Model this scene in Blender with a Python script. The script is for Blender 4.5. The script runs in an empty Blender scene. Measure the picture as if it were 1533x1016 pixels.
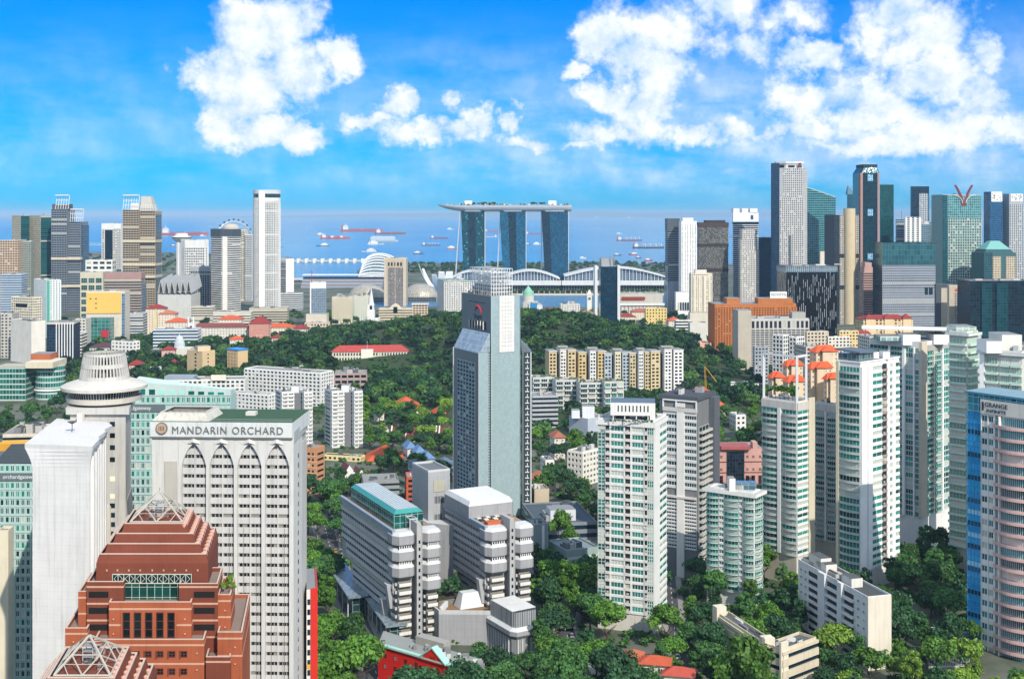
import bpy, math, random
import numpy as np
from mathutils import Vector, Matrix
R = math.radians
SC = bpy.context.scene
COL = SC.collection
# ---------------------------------------------------------------- camera (level, shifted lens)
F, H, CX, HY = 1840.0, 176.0, 766.5, 320.0      # focal length in photo pixels, eye height in metres, centre column, horizon row
cam = bpy.data.objects.new('camera', bpy.data.cameras.new('camera'))
COL.objects.link(cam)
cam.location = (0, 0, H)
cam.rotation_euler = (R(90), 0, 0)
cam.data.sensor_width = 36.0
cam.data.lens = F/1533.0*36.0
cam.data.shift_y = -(508.0-HY)/1533.0
cam.data.clip_start = 1.0
cam.data.clip_end = 400000.0
SC.camera = cam
SC.view_settings.view_transform = 'Standard'
SC.view_settings.look = 'None'
SC.view_settings.exposure = 0.36
SC.view_settings.gamma = 1.0
SC.cycles.max_bounces = 5
SC.cycles.diffuse_bounces = 2
SC.cycles.glossy_bounces = 2
SC.cycles.transmission_bounces = 3
SC.cycles.transparent_max_bounces = 6
SC.cycles.volume_bounces = 0
SC.cycles.sample_clamp_indirect = 4.0
# ---------------------------------------------------------------- sun and sky
SUN_AZ, SUN_EL = R(27), R(38)                     # azimuth measured from straight behind the camera towards the right
SD = Vector((math.sin(SUN_AZ)*math.cos(SUN_EL), -math.cos(SUN_AZ)*math.cos(SUN_EL), math.sin(SUN_EL)))
sl = bpy.data.lights.new('sun', 'SUN')
sl.energy = 3.8
sl.angle = R(0.5)
sl.color = (1.0, 0.93, 0.83)
so = bpy.data.objects.new('sun', sl)
COL.objects.link(so)
so.rotation_euler = SD.to_track_quat('Z', 'Y').to_euler()
so.location = (0, 0, 800)

SKY_TINT = (0.15, 0.50, 1.0, 1)
def build_world():
    w = bpy.data.worlds.new('World')
    SC.world = w
    w.use_nodes = True
    nt = w.node_tree
    nt.nodes.clear()
    N, L = nt.nodes.new, nt.links.new
    def math_(op, a, b=None, c=None, clamp=False):
        n = N('ShaderNodeMath'); n.operation = op; n.use_clamp = clamp
        for i, x in enumerate((a, b, c)):
            if x is None: continue
            if isinstance(x, (int, float)): n.inputs[i].default_value = x
            else: L(x, n.inputs[i])
        return n.outputs[0]
    def vec(op, a, b=None):
        n = N('ShaderNodeVectorMath'); n.operation = op
        for i, x in enumerate((a, b)):
            if x is None: continue
            if isinstance(x, tuple): n.inputs[i].default_value = x
            else: L(x, n.inputs[i])
        return n.outputs['Value'] if op == 'LENGTH' else n.outputs[0]
    def noise(v, scale, detail=8, rough=0.58, lac=2.1):
        n = N('ShaderNodeTexNoise'); n.noise_dimensions = '3D'
        n.inputs['Scale'].default_value = scale; n.inputs['Detail'].default_value = detail
        n.inputs['Roughness'].default_value = rough; n.inputs['Lacunarity'].default_value = lac
        L(v, n.inputs['Vector'])
        return n
    def smooth(x, a, b):
        n = N('ShaderNodeMapRange'); n.interpolation_type = 'SMOOTHSTEP'
        n.inputs[1].default_value = a; n.inputs[2].default_value = b
        L(x, n.inputs[0])
        return n.outputs[0]
    sky = N('ShaderNodeTexSky')
    sky.sky_type = 'NISHITA'
    sky.sun_disc = False
    sky.sun_elevation = SUN_EL
    sky.sun_rotation = R(180)-SUN_AZ
    sky.altitude = 0
    sky.air_density = 1.0
    sky.dust_density = 0.15
    sky.ozone_density = 4.0
    hsv = N('ShaderNodeHueSaturation')
    hsv.inputs['Hue'].default_value = 0.5
    hsv.inputs['Saturation'].default_value = 1.25
    hsv.inputs['Value'].default_value = 1.0
    tint = N('ShaderNodeMix'); tint.data_type = 'RGBA'; tint.blend_type = 'MULTIPLY'
    tint.inputs['Factor'].default_value = 1.0
    [q for q in tint.inputs if q.name == 'B' and q.type == 'RGBA'][0].default_value = SKY_TINT
    L(sky.outputs[0], [q for q in tint.inputs if q.name == 'A' and q.type == 'RGBA'][0])
    L([q for q in tint.outputs if q.type == 'RGBA'][0], hsv.inputs['Color'])
    bg = N('ShaderNodeBackground'); bg.inputs['Strength'].default_value = 0.112
    L(hsv.outputs[0], bg.inputs['Color'])
    # direction on the sky dome as azimuth / elevation
    tc = N('ShaderNodeTexCoord')
    sp = N('ShaderNodeSeparateXYZ'); L(tc.outputs['Generated'], sp.inputs[0])
    az = math_('ARCTAN2', sp.outputs[0], sp.outputs[1])
    el = math_('ARCSINE', sp.outputs[2])
    cb = N('ShaderNodeCombineXYZ'); L(az, cb.inputs[0]); L(el, cb.inputs[1])
    P = cb.outputs[0]
    wn = noise(P, 22, 5, 0.6)
    warp = vec('SCALE', vec('SUBTRACT', wn.outputs['Color'], (0.5, 0.5, 0.5)))
    warp.node.inputs['Scale'].default_value = 0.052
    PW = vec('ADD', P, warp)
    wn2 = noise(P, 75, 5, 0.6)
    warp2 = vec('SCALE', vec('SUBTRACT', wn2.outputs['Color'], (0.5, 0.5, 0.5)))
    warp2.node.inputs['Scale'].default_value = 0.017
    PW = vec('ADD', PW, warp2)
    # cumulus heaps: centre column, row, half width, half height (photo pixels -> angles), weight
    heaps = [(385, 40, 78, 62, 1), (330, 100, 55, 50, 1), (375, 130, 85, 85, 1), (335, 180, 48, 35, 1), (430, 25, 55, 60, 1),
             (440, 105, 60, 60, .9), (505, 85, 48, 30, .9), (455, 190, 52, 22, .85),
             (565, 182, 55, 24, .9), (600, 155, 32, 28, .9), (640, 190, 30, 22, .8), (675, 145, 18, 22, .55), (715, 182, 34, 26, .85), (765, 185, 26, 22, .85),
             (800, 215, 60, 20, .7), (850, 220, 60, 16, .6),
             (905, 50, 46, 55, 1), (945, 85, 60, 40, .9), (1000, 40, 80, 55, .85), (1080, 15, 70, 36, .8), (862, 100, 26, 16, .8),
             (915, 140, 52, 44, 1), (965, 165, 70, 40, .9), (1040, 205, 66, 22, .8),
             (1120, 70, 70, 36, .62), (1180, 30, 60, 30, .62), (1215, 88, 56, 26, .9), (1275, 60, 22, 36, .5), (1330, 35, 60, 55, .85), (1400, 50, 70, 60, .85), (1360, 80, 50, 30, .8),
             (1395, 125, 75, 45, 1), (1310, 135, 40, 42, 1), (1330, 165, 65, 42, 1), (1275, 175, 45, 40, .9), (1470, 85, 36, 36, .8),
             (1470, 150, 75, 48, .75), (1255, 140, 110, 50, .72), (1420, 185, 130, 46, .8), (1140, 195, 110, 26, .62), (985, 115, 70, 60, .8), (400, 198, 125, 28, .78), (650, 203, 140, 22, .66), (940, 200, 130, 28, .7), (1250, 216, 220, 20, .62), (300, 110, 40, 30, .8), (1220, 195, 80, 30, .7), (1350, 205, 190, 30, .6), (1520, 185, 60, 40, .7), (1180, 130, 90, 40, .5),
             (-180, 120, 120, 70, .8), (1750, 80, 120, 90, .9), (2000, 150, 140, 60, .8)]
    mask = None
    for (px, py, rx, ry, wt) in heaps:
        d = Vector(((px-CX)/F, 1, (HY-py)/F)).normalized()
        a, e = math.atan2(d.x, d.y), math.asin(d.z)
        k = vec('LENGTH', vec('MULTIPLY', vec('SUBTRACT', PW, (a, e, 0)), (F/rx, F/ry, 0)))
        m = math_('MULTIPLY_ADD', k, -wt*0.92, wt*1.02)
        mask = m if mask is None else math_('MAXIMUM', mask, m)
    mask = math_('MAXIMUM', mask, -0.6)
    fb = noise(P, 30, 10, 0.60)
    f1 = fb.outputs['Fac']
    dens = math_('ADD', mask, math_('MULTIPLY', math_('SUBTRACT', f1, 0.5), 1.3))
    alpha = smooth(dens, -0.06, 0.56)
    # relief: density falls away towards the sun on the lit side of each billow
    fo = noise(vec('ADD', P, (0.010, 0.012, 0)), 30, 10, 0.60)
    rel = math_('MULTIPLY_ADD', math_('SUBTRACT', f1, fo.outputs['Fac']), 3.4, 0.46)
    thick = smooth(dens, 0.05, 0.75)
    lit = math_('MULTIPLY_ADD', thick, 0.34, math_('MULTIPLY', rel, 0.62), clamp=True)
    cm = N('ShaderNodeMix'); cm.data_type = 'RGBA'
    cA, cB = [q for q in cm.inputs if q.type == 'RGBA'][:2]
    cA.default_value = (0.40, 0.60, 0.88, 1); cB.default_value = (0.99, 0.99, 0.98, 1)
    L(lit, cm.inputs['Factor'])
    bg2 = N('ShaderNodeBackground'); bg2.inputs['Strength'].default_value = 0.92
    L([q for q in cm.outputs if q.type == 'RGBA'][0], bg2.inputs['Color'])
    # thin veil low over the sea
    vn = noise(vec('MULTIPLY', P, (1, 3.2, 1)), 9, 6, 0.55)
    band = math_('MULTIPLY', smooth(el, -0.01, 0.045), math_('SUBTRACT', 1.0, smooth(el, 0.06, 0.175)))
    rightw = smooth(az, -0.30, 0.25)
    veil = math_('MULTIPLY', math_('MULTIPLY', smooth(vn.outputs['Fac'], 0.26, 0.66), band), math_('MULTIPLY_ADD', rightw, 0.48, 0.30))
    # broken cloud added out of view overhead and behind, whitening fill light and reflections
    on = noise(tc.outputs['Generated'], 3.2, 7, 0.6)
    over = math_('MAXIMUM', smooth(el, 0.30, 0.55), smooth(math_('ABSOLUTE', az), 0.62, 0.95))
    veil = math_('MAXIMUM', veil, math_('MULTIPLY', math_('MULTIPLY', smooth(on.outputs['Fac'], 0.28, 0.50), over), 0.95))
    a2 = math_('MAXIMUM', math_('MULTIPLY', alpha, 0.97), veil, clamp=True)
    mx = N('ShaderNodeMixShader')
    L(a2, mx.inputs[0]); L(bg.outputs[0], mx.inputs[1]); L(bg2.outputs[0], mx.inputs[2])
    out = N('ShaderNodeOutputWorld'); L(mx.outputs[0], out.inputs[0])
    w.cycles.sampling_method = 'MANUAL'
    w.cycles.sample_map_resolution = 512
build_world()

# ---------------------------------------------------------------- from photo pixels to metres
def X(px, D): return (px-CX)/F*D
def Zp(py, D): return H-(py-HY)*D/F
def Dg(py, z=0.0): return (H-z)*F/(py-HY)          # distance at which ground shows in a row

# ---------------------------------------------------------------- materials
_M = {}
def srgb(c):
    if isinstance(c, str):
        c = [int(c[i:i+2], 16)/255 for i in (0, 2, 4)]
        c = [x/12.92 if x <= 0.04045 else ((x+0.055)/1.055)**2.4 for x in c]
    return tuple(c[:3])
class NT:
    def __init__(s, name):
        s.m = bpy.data.materials.new(name); s.m.use_nodes = True
        s.t = s.m.node_tree; s.p = s.t.nodes['Principled BSDF']
    def n(s, ty, **kw):
        x = s.t.nodes.new(ty)
        for k, v in kw.items(): setattr(x, k, v)
        return x
    def l(s, a, b): s.t.links.new(a, b)
    def math(s, op, a, b=None, c=None, clamp=False):
        n = s.n('ShaderNodeMath', operation=op, use_clamp=clamp)
        for i, x in enumerate((a, b, c)):
            if x is None: continue
            if isinstance(x, (int, float)): n.inputs[i].default_value = x
            else: s.l(x, n.inputs[i])
        return n.outputs[0]
    def mix(s, f, a, b, blend='MIX'):
        n = s.n('ShaderNodeMix', data_type='RGBA', blend_type=blend)
        for k, x in (('Factor', f), ('A', a), ('B', b)):
            i = n.inputs[k] if k == 'Factor' else n.inputs[k]
            if k != 'Factor': i = [q for q in n.inputs if q.name == k and q.type == 'RGBA'][0]
            if isinstance(x, (int, float)): i.default_value = x
            elif isinstance(x, tuple): i.default_value = (*x[:3], 1)
            else: s.l(x, i)
        return [q for q in n.outputs if q.type == 'RGBA'][0]
    def noise(s, vec, scale, detail=4, rough=0.6):
        n = s.n('ShaderNodeTexNoise')
        n.inputs['Scale'].default_value = scale; n.inputs['Detail'].default_value = detail; n.inputs['Roughness'].default_value = rough
        s.l(vec, n.inputs['Vector'])
        return n.outputs['Fac']
    def ramp(s, f, a, b):
        n = s.n('ShaderNodeMapRange'); n.inputs[1].default_value = a; n.inputs[2].default_value = b
        s.l(f, n.inputs[0]); return n.outputs[0]
    def scaled(s, v, sc):
        n = s.n('ShaderNodeVectorMath', operation='MULTIPLY'); s.l(v, n.inputs[0]); n.inputs[1].default_value = sc
        return n.outputs[0]
    def rnd(s):
        g = s.n('ShaderNodeNewGeometry'); o = s.n('ShaderNodeObjectInfo')
        return s.math('FRACT', s.math('ADD', g.outputs['Random Per Island'], o.outputs['Random']))

def wall(col, rough=0.85, amt=0.16, streak=0.22, joint=None, name='painted_concrete'):
    """plain wall: blotches, rain streaks and, where asked, cast joints every few metres"""
    key = ('wall', col, rough, amt, streak, joint)
    if key in _M: return _M[key]
    q = NT(name); c = srgb(col)
    g = q.n('ShaderNodeNewGeometry'); pos = g.outputs['Position']
    a = q.noise(pos, 0.12, 5, 0.65)
    b = q.noise(q.scaled(pos, (0.9, 0.9, 0.045)), 1.0, 4, 0.7)
    f = q.math('ADD', q.math('MULTIPLY', q.math('SUBTRACT', a, 0.5), amt*2), 1.0)
    st = q.math('MULTIPLY', q.ramp(b, 0.50, 0.80), -streak)
    f = q.math('ADD', f, st)
    if joint:
        uv = q.n('ShaderNodeUVMap'); sx = q.n('ShaderNodeSeparateXYZ'); q.l(uv.outputs[0], sx.inputs[0])
        w, h, t, dk = joint
        jx = q.math('LESS_THAN', q.math('FRACT', q.math('DIVIDE', sx.outputs[0], w)), t/w)
        jy = q.math('LESS_THAN', q.math('FRACT', q.math('DIVIDE', sx.outputs[1], h)), t/h)
        f = q.math('MULTIPLY', f, q.math('SUBTRACT', 1.0, q.math('MULTIPLY', q.math('MAXIMUM', jx, jy), dk)))
    v = q.n('ShaderNodeVectorMath', operation='SCALE'); v.inputs[0].default_value = c; q.l(f, v.inputs['Scale'])
    q.l(v.outputs[0], q.p.inputs['Base Color'])
    q.p.inputs['Roughness'].default_value = rough
    q.p.inputs['Specular IOR Level'].default_value = 0.25
    _M[key] = q.m
    return q.m
def plain(col, rough=0.6, metal=0.0, name='paint', spec=0.4):
    key = ('plain', col, rough, metal, spec)
    if key in _M: return _M[key]
    q = NT(name); c = srgb(col)
    g = q.n('ShaderNodeNewGeometry')
    a = q.noise(g.outputs['Position'], 0.5, 4, 0.6)
    v = q.n('ShaderNodeVectorMath', operation='SCALE'); v.inputs[0].default_value = c
    q.l(q.math('MULTIPLY_ADD', q.math('SUBTRACT', a, 0.5), 0.3, 1.0), v.inputs['Scale'])
    q.l(v.outputs[0], q.p.inputs['Base Color'])
    q.p.inputs['Roughness'].default_value = rough; q.p.inputs['Metallic'].default_value = metal
    q.p.inputs['Specular IOR Level'].default_value = spec
    _M[key] = q.m
    return q.m
def glass(c1, c2, curtain=0.10, rough=0.12, metal=0.25, ccol='b9b5a6', name='window_glass'):
    """window pane: every pane its own tint, some with curtains drawn"""
    key = ('glass', c1, c2, curtain, rough, metal, ccol)
    if key in _M: return _M[key]
    q = NT(name)
    r = q.rnd()
    col = q.mix(r, srgb(c1), srgb(c2))
    r2 = q.math('FRACT', q.math('MULTIPLY', r, 17.31))
    cur = q.math('LESS_THAN', r2, curtain)
    q.l(q.mix(cur, col, srgb(ccol)), q.p.inputs['Base Color'])
    q.p.inputs['Roughness'].default_value = rough
    q.l(q.math('MULTIPLY', q.math('SUBTRACT', 1.0, cur), metal), q.p.inputs['Metallic'])
    q.p.inputs['Specular IOR Level'].default_value = 0.6
    _M[key] = q.m
    return q.m
def panes(pw, ph, tx, ty, c1, c2, cm, metal=0.45, rough=0.1, curtain=0.0, ccol='c8c8c0', spandrel=None, name='curtain_wall_glass'):
    """curtain wall glass: panes of pw x ph metres with glazing bars, each pane with its own tint and tilt"""
    key = ('panes', pw, ph, tx, ty, c1, c2, cm, metal, rough, curtain, ccol, spandrel)
    if key in _M: return _M[key]
    q = NT(name)
    uv = q.n('ShaderNodeUVMap'); sx = q.n('ShaderNodeSeparateXYZ'); q.l(uv.outputs[0], sx.inputs[0])
    u = q.math('DIVIDE', sx.outputs[0], pw); v = q.math('DIVIDE', sx.outputs[1], ph)
    cb = q.n('ShaderNodeCombineXYZ'); q.l(q.math('FLOOR', u), cb.inputs[0]); q.l(q.math('FLOOR', v), cb.inputs[1])
    o = q.n('ShaderNodeObjectInfo'); q.l(o.outputs['Random'], cb.inputs[2])
    wn = q.n('ShaderNodeTexWhiteNoise'); q.l(cb.outputs[0], wn.inputs['Vector'])
    col = q.mix(wn.outputs['Value'], srgb(c1), srgb(c2))
    fv = q.math('FRACT', v)
    bar = q.math('MAXIMUM', q.math('LESS_THAN', q.math('FRACT', u), tx/pw), q.math('LESS_THAN', fv, ty/ph))
    met = q.math('SUBTRACT', 1.0, bar)
    if curtain > 0:
        cu = q.math('LESS_THAN', q.math('FRACT', q.math('MULTIPLY', wn.outputs['Value'], 13.7)), curtain)
        col = q.mix(cu, col, srgb(ccol)); met = q.math('MULTIPLY', met, q.math('SUBTRACT', 1.0, cu))
    if spandrel:
        sf, scol = spandrel
        sb = q.math('LESS_THAN', fv, sf)
        col = q.mix(sb, col, srgb(scol)); met = q.math('MULTIPLY', met, q.math('SUBTRACT', 1.0, sb))
    q.l(q.mix(bar, col, srgb(cm)), q.p.inputs['Base Color'])
    q.l(q.math('MULTIPLY', met, metal), q.p.inputs['Metallic'])
    q.p.inputs['Roughness'].default_value = rough
    g = q.n('ShaderNodeNewGeometry')
    ns = q.noise(g.outputs['Position'], 0.18, 3)
    bp = q.n('ShaderNodeBump'); bp.inputs['Strength'].default_value = 0.35; bp.inputs['Distance'].default_value = 0.5
    q.l(ns, bp.inputs['Height']); q.l(bp.outputs[0], q.p.inputs['Normal'])
    _M[key] = q.m
    return q.m
def tiles(col, name='roof_tiles'):
    key = ('tiles', col)
    if key in _M: return _M[key]
    q = NT(name); c = srgb(col)
    uv = q.n('ShaderNodeUVMap'); sx = q.n('ShaderNodeSeparateXYZ'); q.l(uv.outputs[0], sx.inputs[0])
    ln = q.math('FRACT', q.math('DIVIDE', sx.outputs[1], 0.9))
    g = q.n('ShaderNodeNewGeometry')
    a = q.noise(g.outputs['Position'], 0.35, 5, 0.7)
    f = q.math('MULTIPLY', q.math('MULTIPLY_ADD', q.math('SUBTRACT', a, 0.5), 0.7, 1.0), q.math('MULTIPLY_ADD', ln, 0.25, 0.85))
    v = q.n('ShaderNodeVectorMath', operation='SCALE'); v.inputs[0].default_value = c; q.l(f, v.inputs['Scale'])
    q.l(v.outputs[0], q.p.inputs['Base Color']); q.p.inputs['Roughness'].default_value = 0.8
    _M[key] = q.m
    return q.m
def leaf(c1, c2, c3, name='leaves'):
    key = ('leaf', c1, c2, c3)
    if key in _M: return _M[key]
    q = NT(name)
    g = q.n('ShaderNodeNewGeometry'); o = q.n('ShaderNodeObjectInfo')
    uv = q.n('ShaderNodeUVMap'); sx = q.n('ShaderNodeSeparateXYZ'); q.l(uv.outputs[0], sx.inputs[0])
    col = q.mix(sx.outputs[0], srgb(c1), srgb(c2))
    col = q.mix(q.math('MULTIPLY', g.outputs['Random Per Island'], 0.45), col, srgb(c3))
    sc = q.math('MULTIPLY_ADD', q.math('FRACT', q.math('ADD', o.outputs['Random'], sx.outputs[1])), 0.6, 0.7)
    v = q.n('ShaderNodeVectorMath', operation='SCALE'); q.l(col, v.inputs[0]); q.l(sc, v.inputs['Scale'])
    q.l(v.outputs[0], q.p.inputs['Base Color']); q.p.inputs['Roughness'].default_value = 0.55
    q.p.inputs['Specular IOR Level'].default_value = 0.3
    tr = q.n('ShaderNodeBsdfTranslucent'); q.l(v.outputs[0], tr.inputs[0])
    ms = q.n('ShaderNodeMixShader'); ms.inputs[0].default_value = 0.22
    q.l(q.p.outputs[0], ms.inputs[1]); q.l(tr.outputs[0], ms.inputs[2])
    q.l(ms.outputs[0], q.t.nodes['Material Output'].inputs['Surface'])
    _M[key] = q.m
    return q.m

# ---------------------------------------------------------------- mesh buffer
class MB:
    def __init__(s): s.v, s.f, s.m, s.uv, s.mats = [], [], [], [], []
    def mi(s, mat):
        if mat not in s.mats: s.mats.append(mat)
        return s.mats.index(mat)
    def face(s, pts, mat, uv=None):
        b = len(s.v); s.v.extend([tuple(p) for p in pts]); s.f.append(tuple(range(b, b+len(pts)))); s.m.append(s.mi(mat))
        if uv is None:
            p0 = Vector(pts[0]); e = (Vector(pts[1])-p0); e = e.normalized() if e.length > 1e-9 else Vector((1, 0, 0))
            nrm = e.cross(Vector(pts[2])-p0); nrm = nrm.normalized() if nrm.length > 1e-9 else Vector((0, 0, 1))
            g = nrm.cross(e); uv = [((Vector(p)-p0).dot(e), (Vector(p)-p0).dot(g)) for p in pts]
        s.uv.extend(uv)
    def hexa(s, c, mat, skip=()):
        """c: 8 corners, bottom loop ccw then top loop"""
        b = len(s.v); s.v.extend([tuple(p) for p in c]); k = s.mi(mat)
        fs = {'d': (3, 2, 1, 0), 't': (4, 5, 6, 7), 'f': (0, 1, 5, 4), 'r': (1, 2, 6, 5), 'b': (2, 3, 7, 6), 'l': (3, 0, 4, 7)}
        for key, q in fs.items():
            if key in skip: continue
            s.f.append(tuple(b+i for i in q)); s.m.append(k)
            p = [Vector(c[i]) for i in q]
            w = (p[1]-p[0]).length; h = (p[3]-p[0]).length
            z = p[0].z if key not in 'dt' else 0
            s.uv.extend([(0, z), (w, z), (w, z+h), (0, z+h)])
    def fbox(s, fc, u0, u1, v0, v1, n0, n1, mat, skip=()):
        P = fc.pt
        s.hexa([P(u0, v0, n1), P(u1, v0, n1), P(u1, v0, n0), P(u0, v0, n0), P(u0, v1, n1), P(u1, v1, n1), P(u1, v1, n0), P(u0, v1, n0)], mat, skip)
    def box(s, x0, x1, y0, y1, z0, z1, mat, skip=()):
        s.hexa([(x0, y0, z0), (x1, y0, z0), (x1, y1, z0), (x0, y1, z0), (x0, y0, z1), (x1, y0, z1), (x1, y1, z1), (x0, y1, z1)], mat, skip)
    def prism(s, pts, z0, z1, mat, cap=None, bottom=False, z1s=None):
        n = len(pts); b = len(s.v); k = s.mi(mat)
        zt = z1s or [z1]*n
        s.v.extend([(p[0], p[1], z0) for p in pts]+[(p[0], p[1], zt[i]) for i, p in enumerate(pts)])
        for i in range(n):
            j = (i+1) % n; w = math.dist(pts[i][:2], pts[j][:2])
            s.f.append((b+i, b+j, b+n+j, b+n+i)); s.m.append(k)
            s.uv.extend([(0, z0), (w, z0), (w, zt[j]), (0, zt[i])])
        kc = s.mi(cap) if cap else k
        s.f.append(tuple(b+n+i for i in range(n))); s.m.append(kc); s.uv.extend([(p[0], p[1]) for p in pts])
        if bottom:
            s.f.append(tuple(b+i for i in reversed(range(n)))); s.m.append(k); s.uv.extend([(p[0], p[1]) for p in reversed(pts)])
    def loft(s, p0, z0, p1, z1, mat, cap=None, bottom=False):
        n = len(p0); b = len(s.v); k = s.mi(mat)
        s.v.extend([(p[0], p[1], z0) for p in p0]+[(p[0], p[1], z1) for p in p1])
        for i in range(n):
            j = (i+1) % n; w = math.dist(p0[i][:2], p0[j][:2])
            s.f.append((b+i, b+j, b+n+j, b+n+i)); s.m.append(k); s.uv.extend([(0, z0), (w, z0), (w, z1), (0, z1)])
        if cap:
            s.f.append(tuple(b+n+i for i in range(n))); s.m.append(s.mi(cap)); s.uv.extend([(p[0], p[1]) for p in p1])
        if bottom:
            s.f.append(tuple(b+i for i in reversed(range(n)))); s.m.append(k); s.uv.extend([(p[0], p[1]) for p in reversed(p0)])
    def tube(s, a, c, r, mat, seg=6, r2=None):
        a, c = Vector(a), Vector(c); d = (c-a)
        if d.length < 1e-6: return
        d.normalize(); x = d.orthogonal().normalized(); y = d.cross(x); r2 = r if r2 is None else r2
        b = len(s.v); k = s.mi(mat)
        for q, rr in ((a, r), (c, r2)):
            for i in range(seg):
                t = 2*math.pi*i/seg; s.v.append(tuple(q+x*(rr*math.cos(t))+y*(rr*math.sin(t))))
        for i in range(seg):
            j = (i+1) % seg
            s.f.append((b+i, b+j, b+seg+j, b+seg+i)); s.m.append(k); s.uv.extend([(0, 0), (1, 0), (1, 1), (0, 1)])
        s.f.append(tuple(b+i for i in reversed(range(seg)))); s.m.append(k); s.uv.extend([(0, 0)]*seg)
        s.f.append(tuple(b+seg+i for i in range(seg))); s.m.append(k); s.uv.extend([(0, 0)]*seg)
    def lathe(s, cx, cy, prof, seg, mat, a0=0, a1=2*math.pi, cap=True):
        b = len(s.v); k = s.mi(mat); n = len(prof)
        full = abs(a1-a0-2*math.pi) < 1e-6; m = seg if full else seg+1
        for (r, z) in prof:
            for i in range(m):
                t = a0+(a1-a0)*i/seg; s.v.append((cx+r*math.cos(t), cy+r*math.sin(t), z))
        for q in range(n-1):
            for i in range(seg):
                j = (i+1) % m
                s.f.append((b+q*m+i, b+q*m+j, b+(q+1)*m+j, b+(q+1)*m+i)); s.m.append(k)
                w = prof[q][0]*(a1-a0)/seg
                s.uv.extend([(i*w, prof[q][1]), (i*w+w, prof[q][1]), (i*w+w, prof[q+1][1]), (i*w, prof[q+1][1])])
        if cap and full and prof[-1][0] > 0.01:
            s.f.append(tuple(b+(n-1)*m+i for i in range(m))); s.m.append(k); s.uv.extend([(0, 0)]*m)
    def mesh(s, name, off=(0, 0, 0)):
        me = bpy.data.meshes.new(name)
        v = np.array(s.v, dtype=np.float64).reshape(-1, 3)-np.array(off)
        me.from_pydata(v.tolist(), [], s.f)
        for m in s.mats: me.materials.append(m)
        if len(s.mats) > 1: me.polygons.foreach_set('material_index', s.m)
        ul = me.uv_layers.new(name='UVMap')
        ul.data.foreach_set('uv', np.array(s.uv, dtype=np.float32).ravel())
        me.update()
        return me

class Fc:
    """one side of a building: u runs along it, v up, n outwards"""
    def __init__(s, a, b, z0=0.0):
        s.a = Vector((a[0], a[1])); s.b = Vector((b[0], b[1])); d = s.b-s.a
        s.L = d.length; s.u = d/s.L; s.n = Vector((s.u.y, -s.u.x)); s.z0 = z0
    def pt(s, u, v, n): return (s.a.x+s.u.x*u+s.n.x*n, s.a.y+s.u.y*u+s.n.y*n, s.z0+v)
    def vis(s, m=0.0):
        c = (s.a+s.b)/2; d = -c; d.normalize()
        return s.n.dot(d) > m

_REP = {}
def rep_mesh(key):
    """shared meshes for windows, balconies and the like"""
    if key in _REP: return _REP[key]
    kind, w, h, d = key[:4]; mats = key[4:]
    mb = MB(); fc = Fc((0, 0), (w, 0))
    if kind == 'pane':
        mb.fbox(fc, 0, w, 0, h, 0, d, mats[0], skip='bd')
    elif kind == 'win':            # glass with a frame; mats: glass, frame, bars across, bars up
        gl, fr, nx, nz = mats
        mb.fbox(fc, 0, w, 0, h, 0, d*0.4, gl, skip='bd')
        t = min(0.16, 0.08*w+0.04)
        for i in range(nx+1):
            c = t/2+(w-t)*i/nx; mb.fbox(fc, c-t/2, c+t/2, 0, h, 0, d, fr, skip='bd')
        for i in range(nz+1):
            c = t/2+(h-t)*i/nz; mb.fbox(fc, t*0.5, w-t*0.5, c-t/2, c+t/2, 0, d*0.9, fr, skip='bd')
    elif kind == 'balc':           # slab and parapet; mats: slab, rail, rail height
        sm, rm, rh = mats
        mb.fbox(fc, 0, w, 0, h, 0, d, sm, skip='b')
        t = 0.12
        mb.fbox(fc, 0, w, h, h+rh, d-t, d, rm); mb.fbox(fc, 0, t, h, h+rh, 0, d-t, rm); mb.fbox(fc, w-t, w, h, h+rh, 0, d-t, rm)
    elif kind == 'bow':            # curved balcony
        sm, rm, rh = mats
        n = 8; pts = []
        for i in range(n+1):
            t = i/n; pts.append((w*t, -(d*0.35+d*0.65*math.sin(math.pi*t)), 0))
        pts = [(0, 0, 0)]+pts+[(w, 0, 0)]
        mb.prism([(p[0], p[1]) for p in pts], 0, h, sm, bottom=True)
        for i in range(1, len(pts)-2):
            a, c = pts[i], pts[i+1]
            mb.face([(a[0], a[1], h), (c[0], c[1], h), (c[0], c[1], h+rh), (a[0], a[1], h+rh)], rm)
    me = mb.mesh('shared_'+kind)
    _REP[key] = (me, mb)
    return _REP[key]

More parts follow.
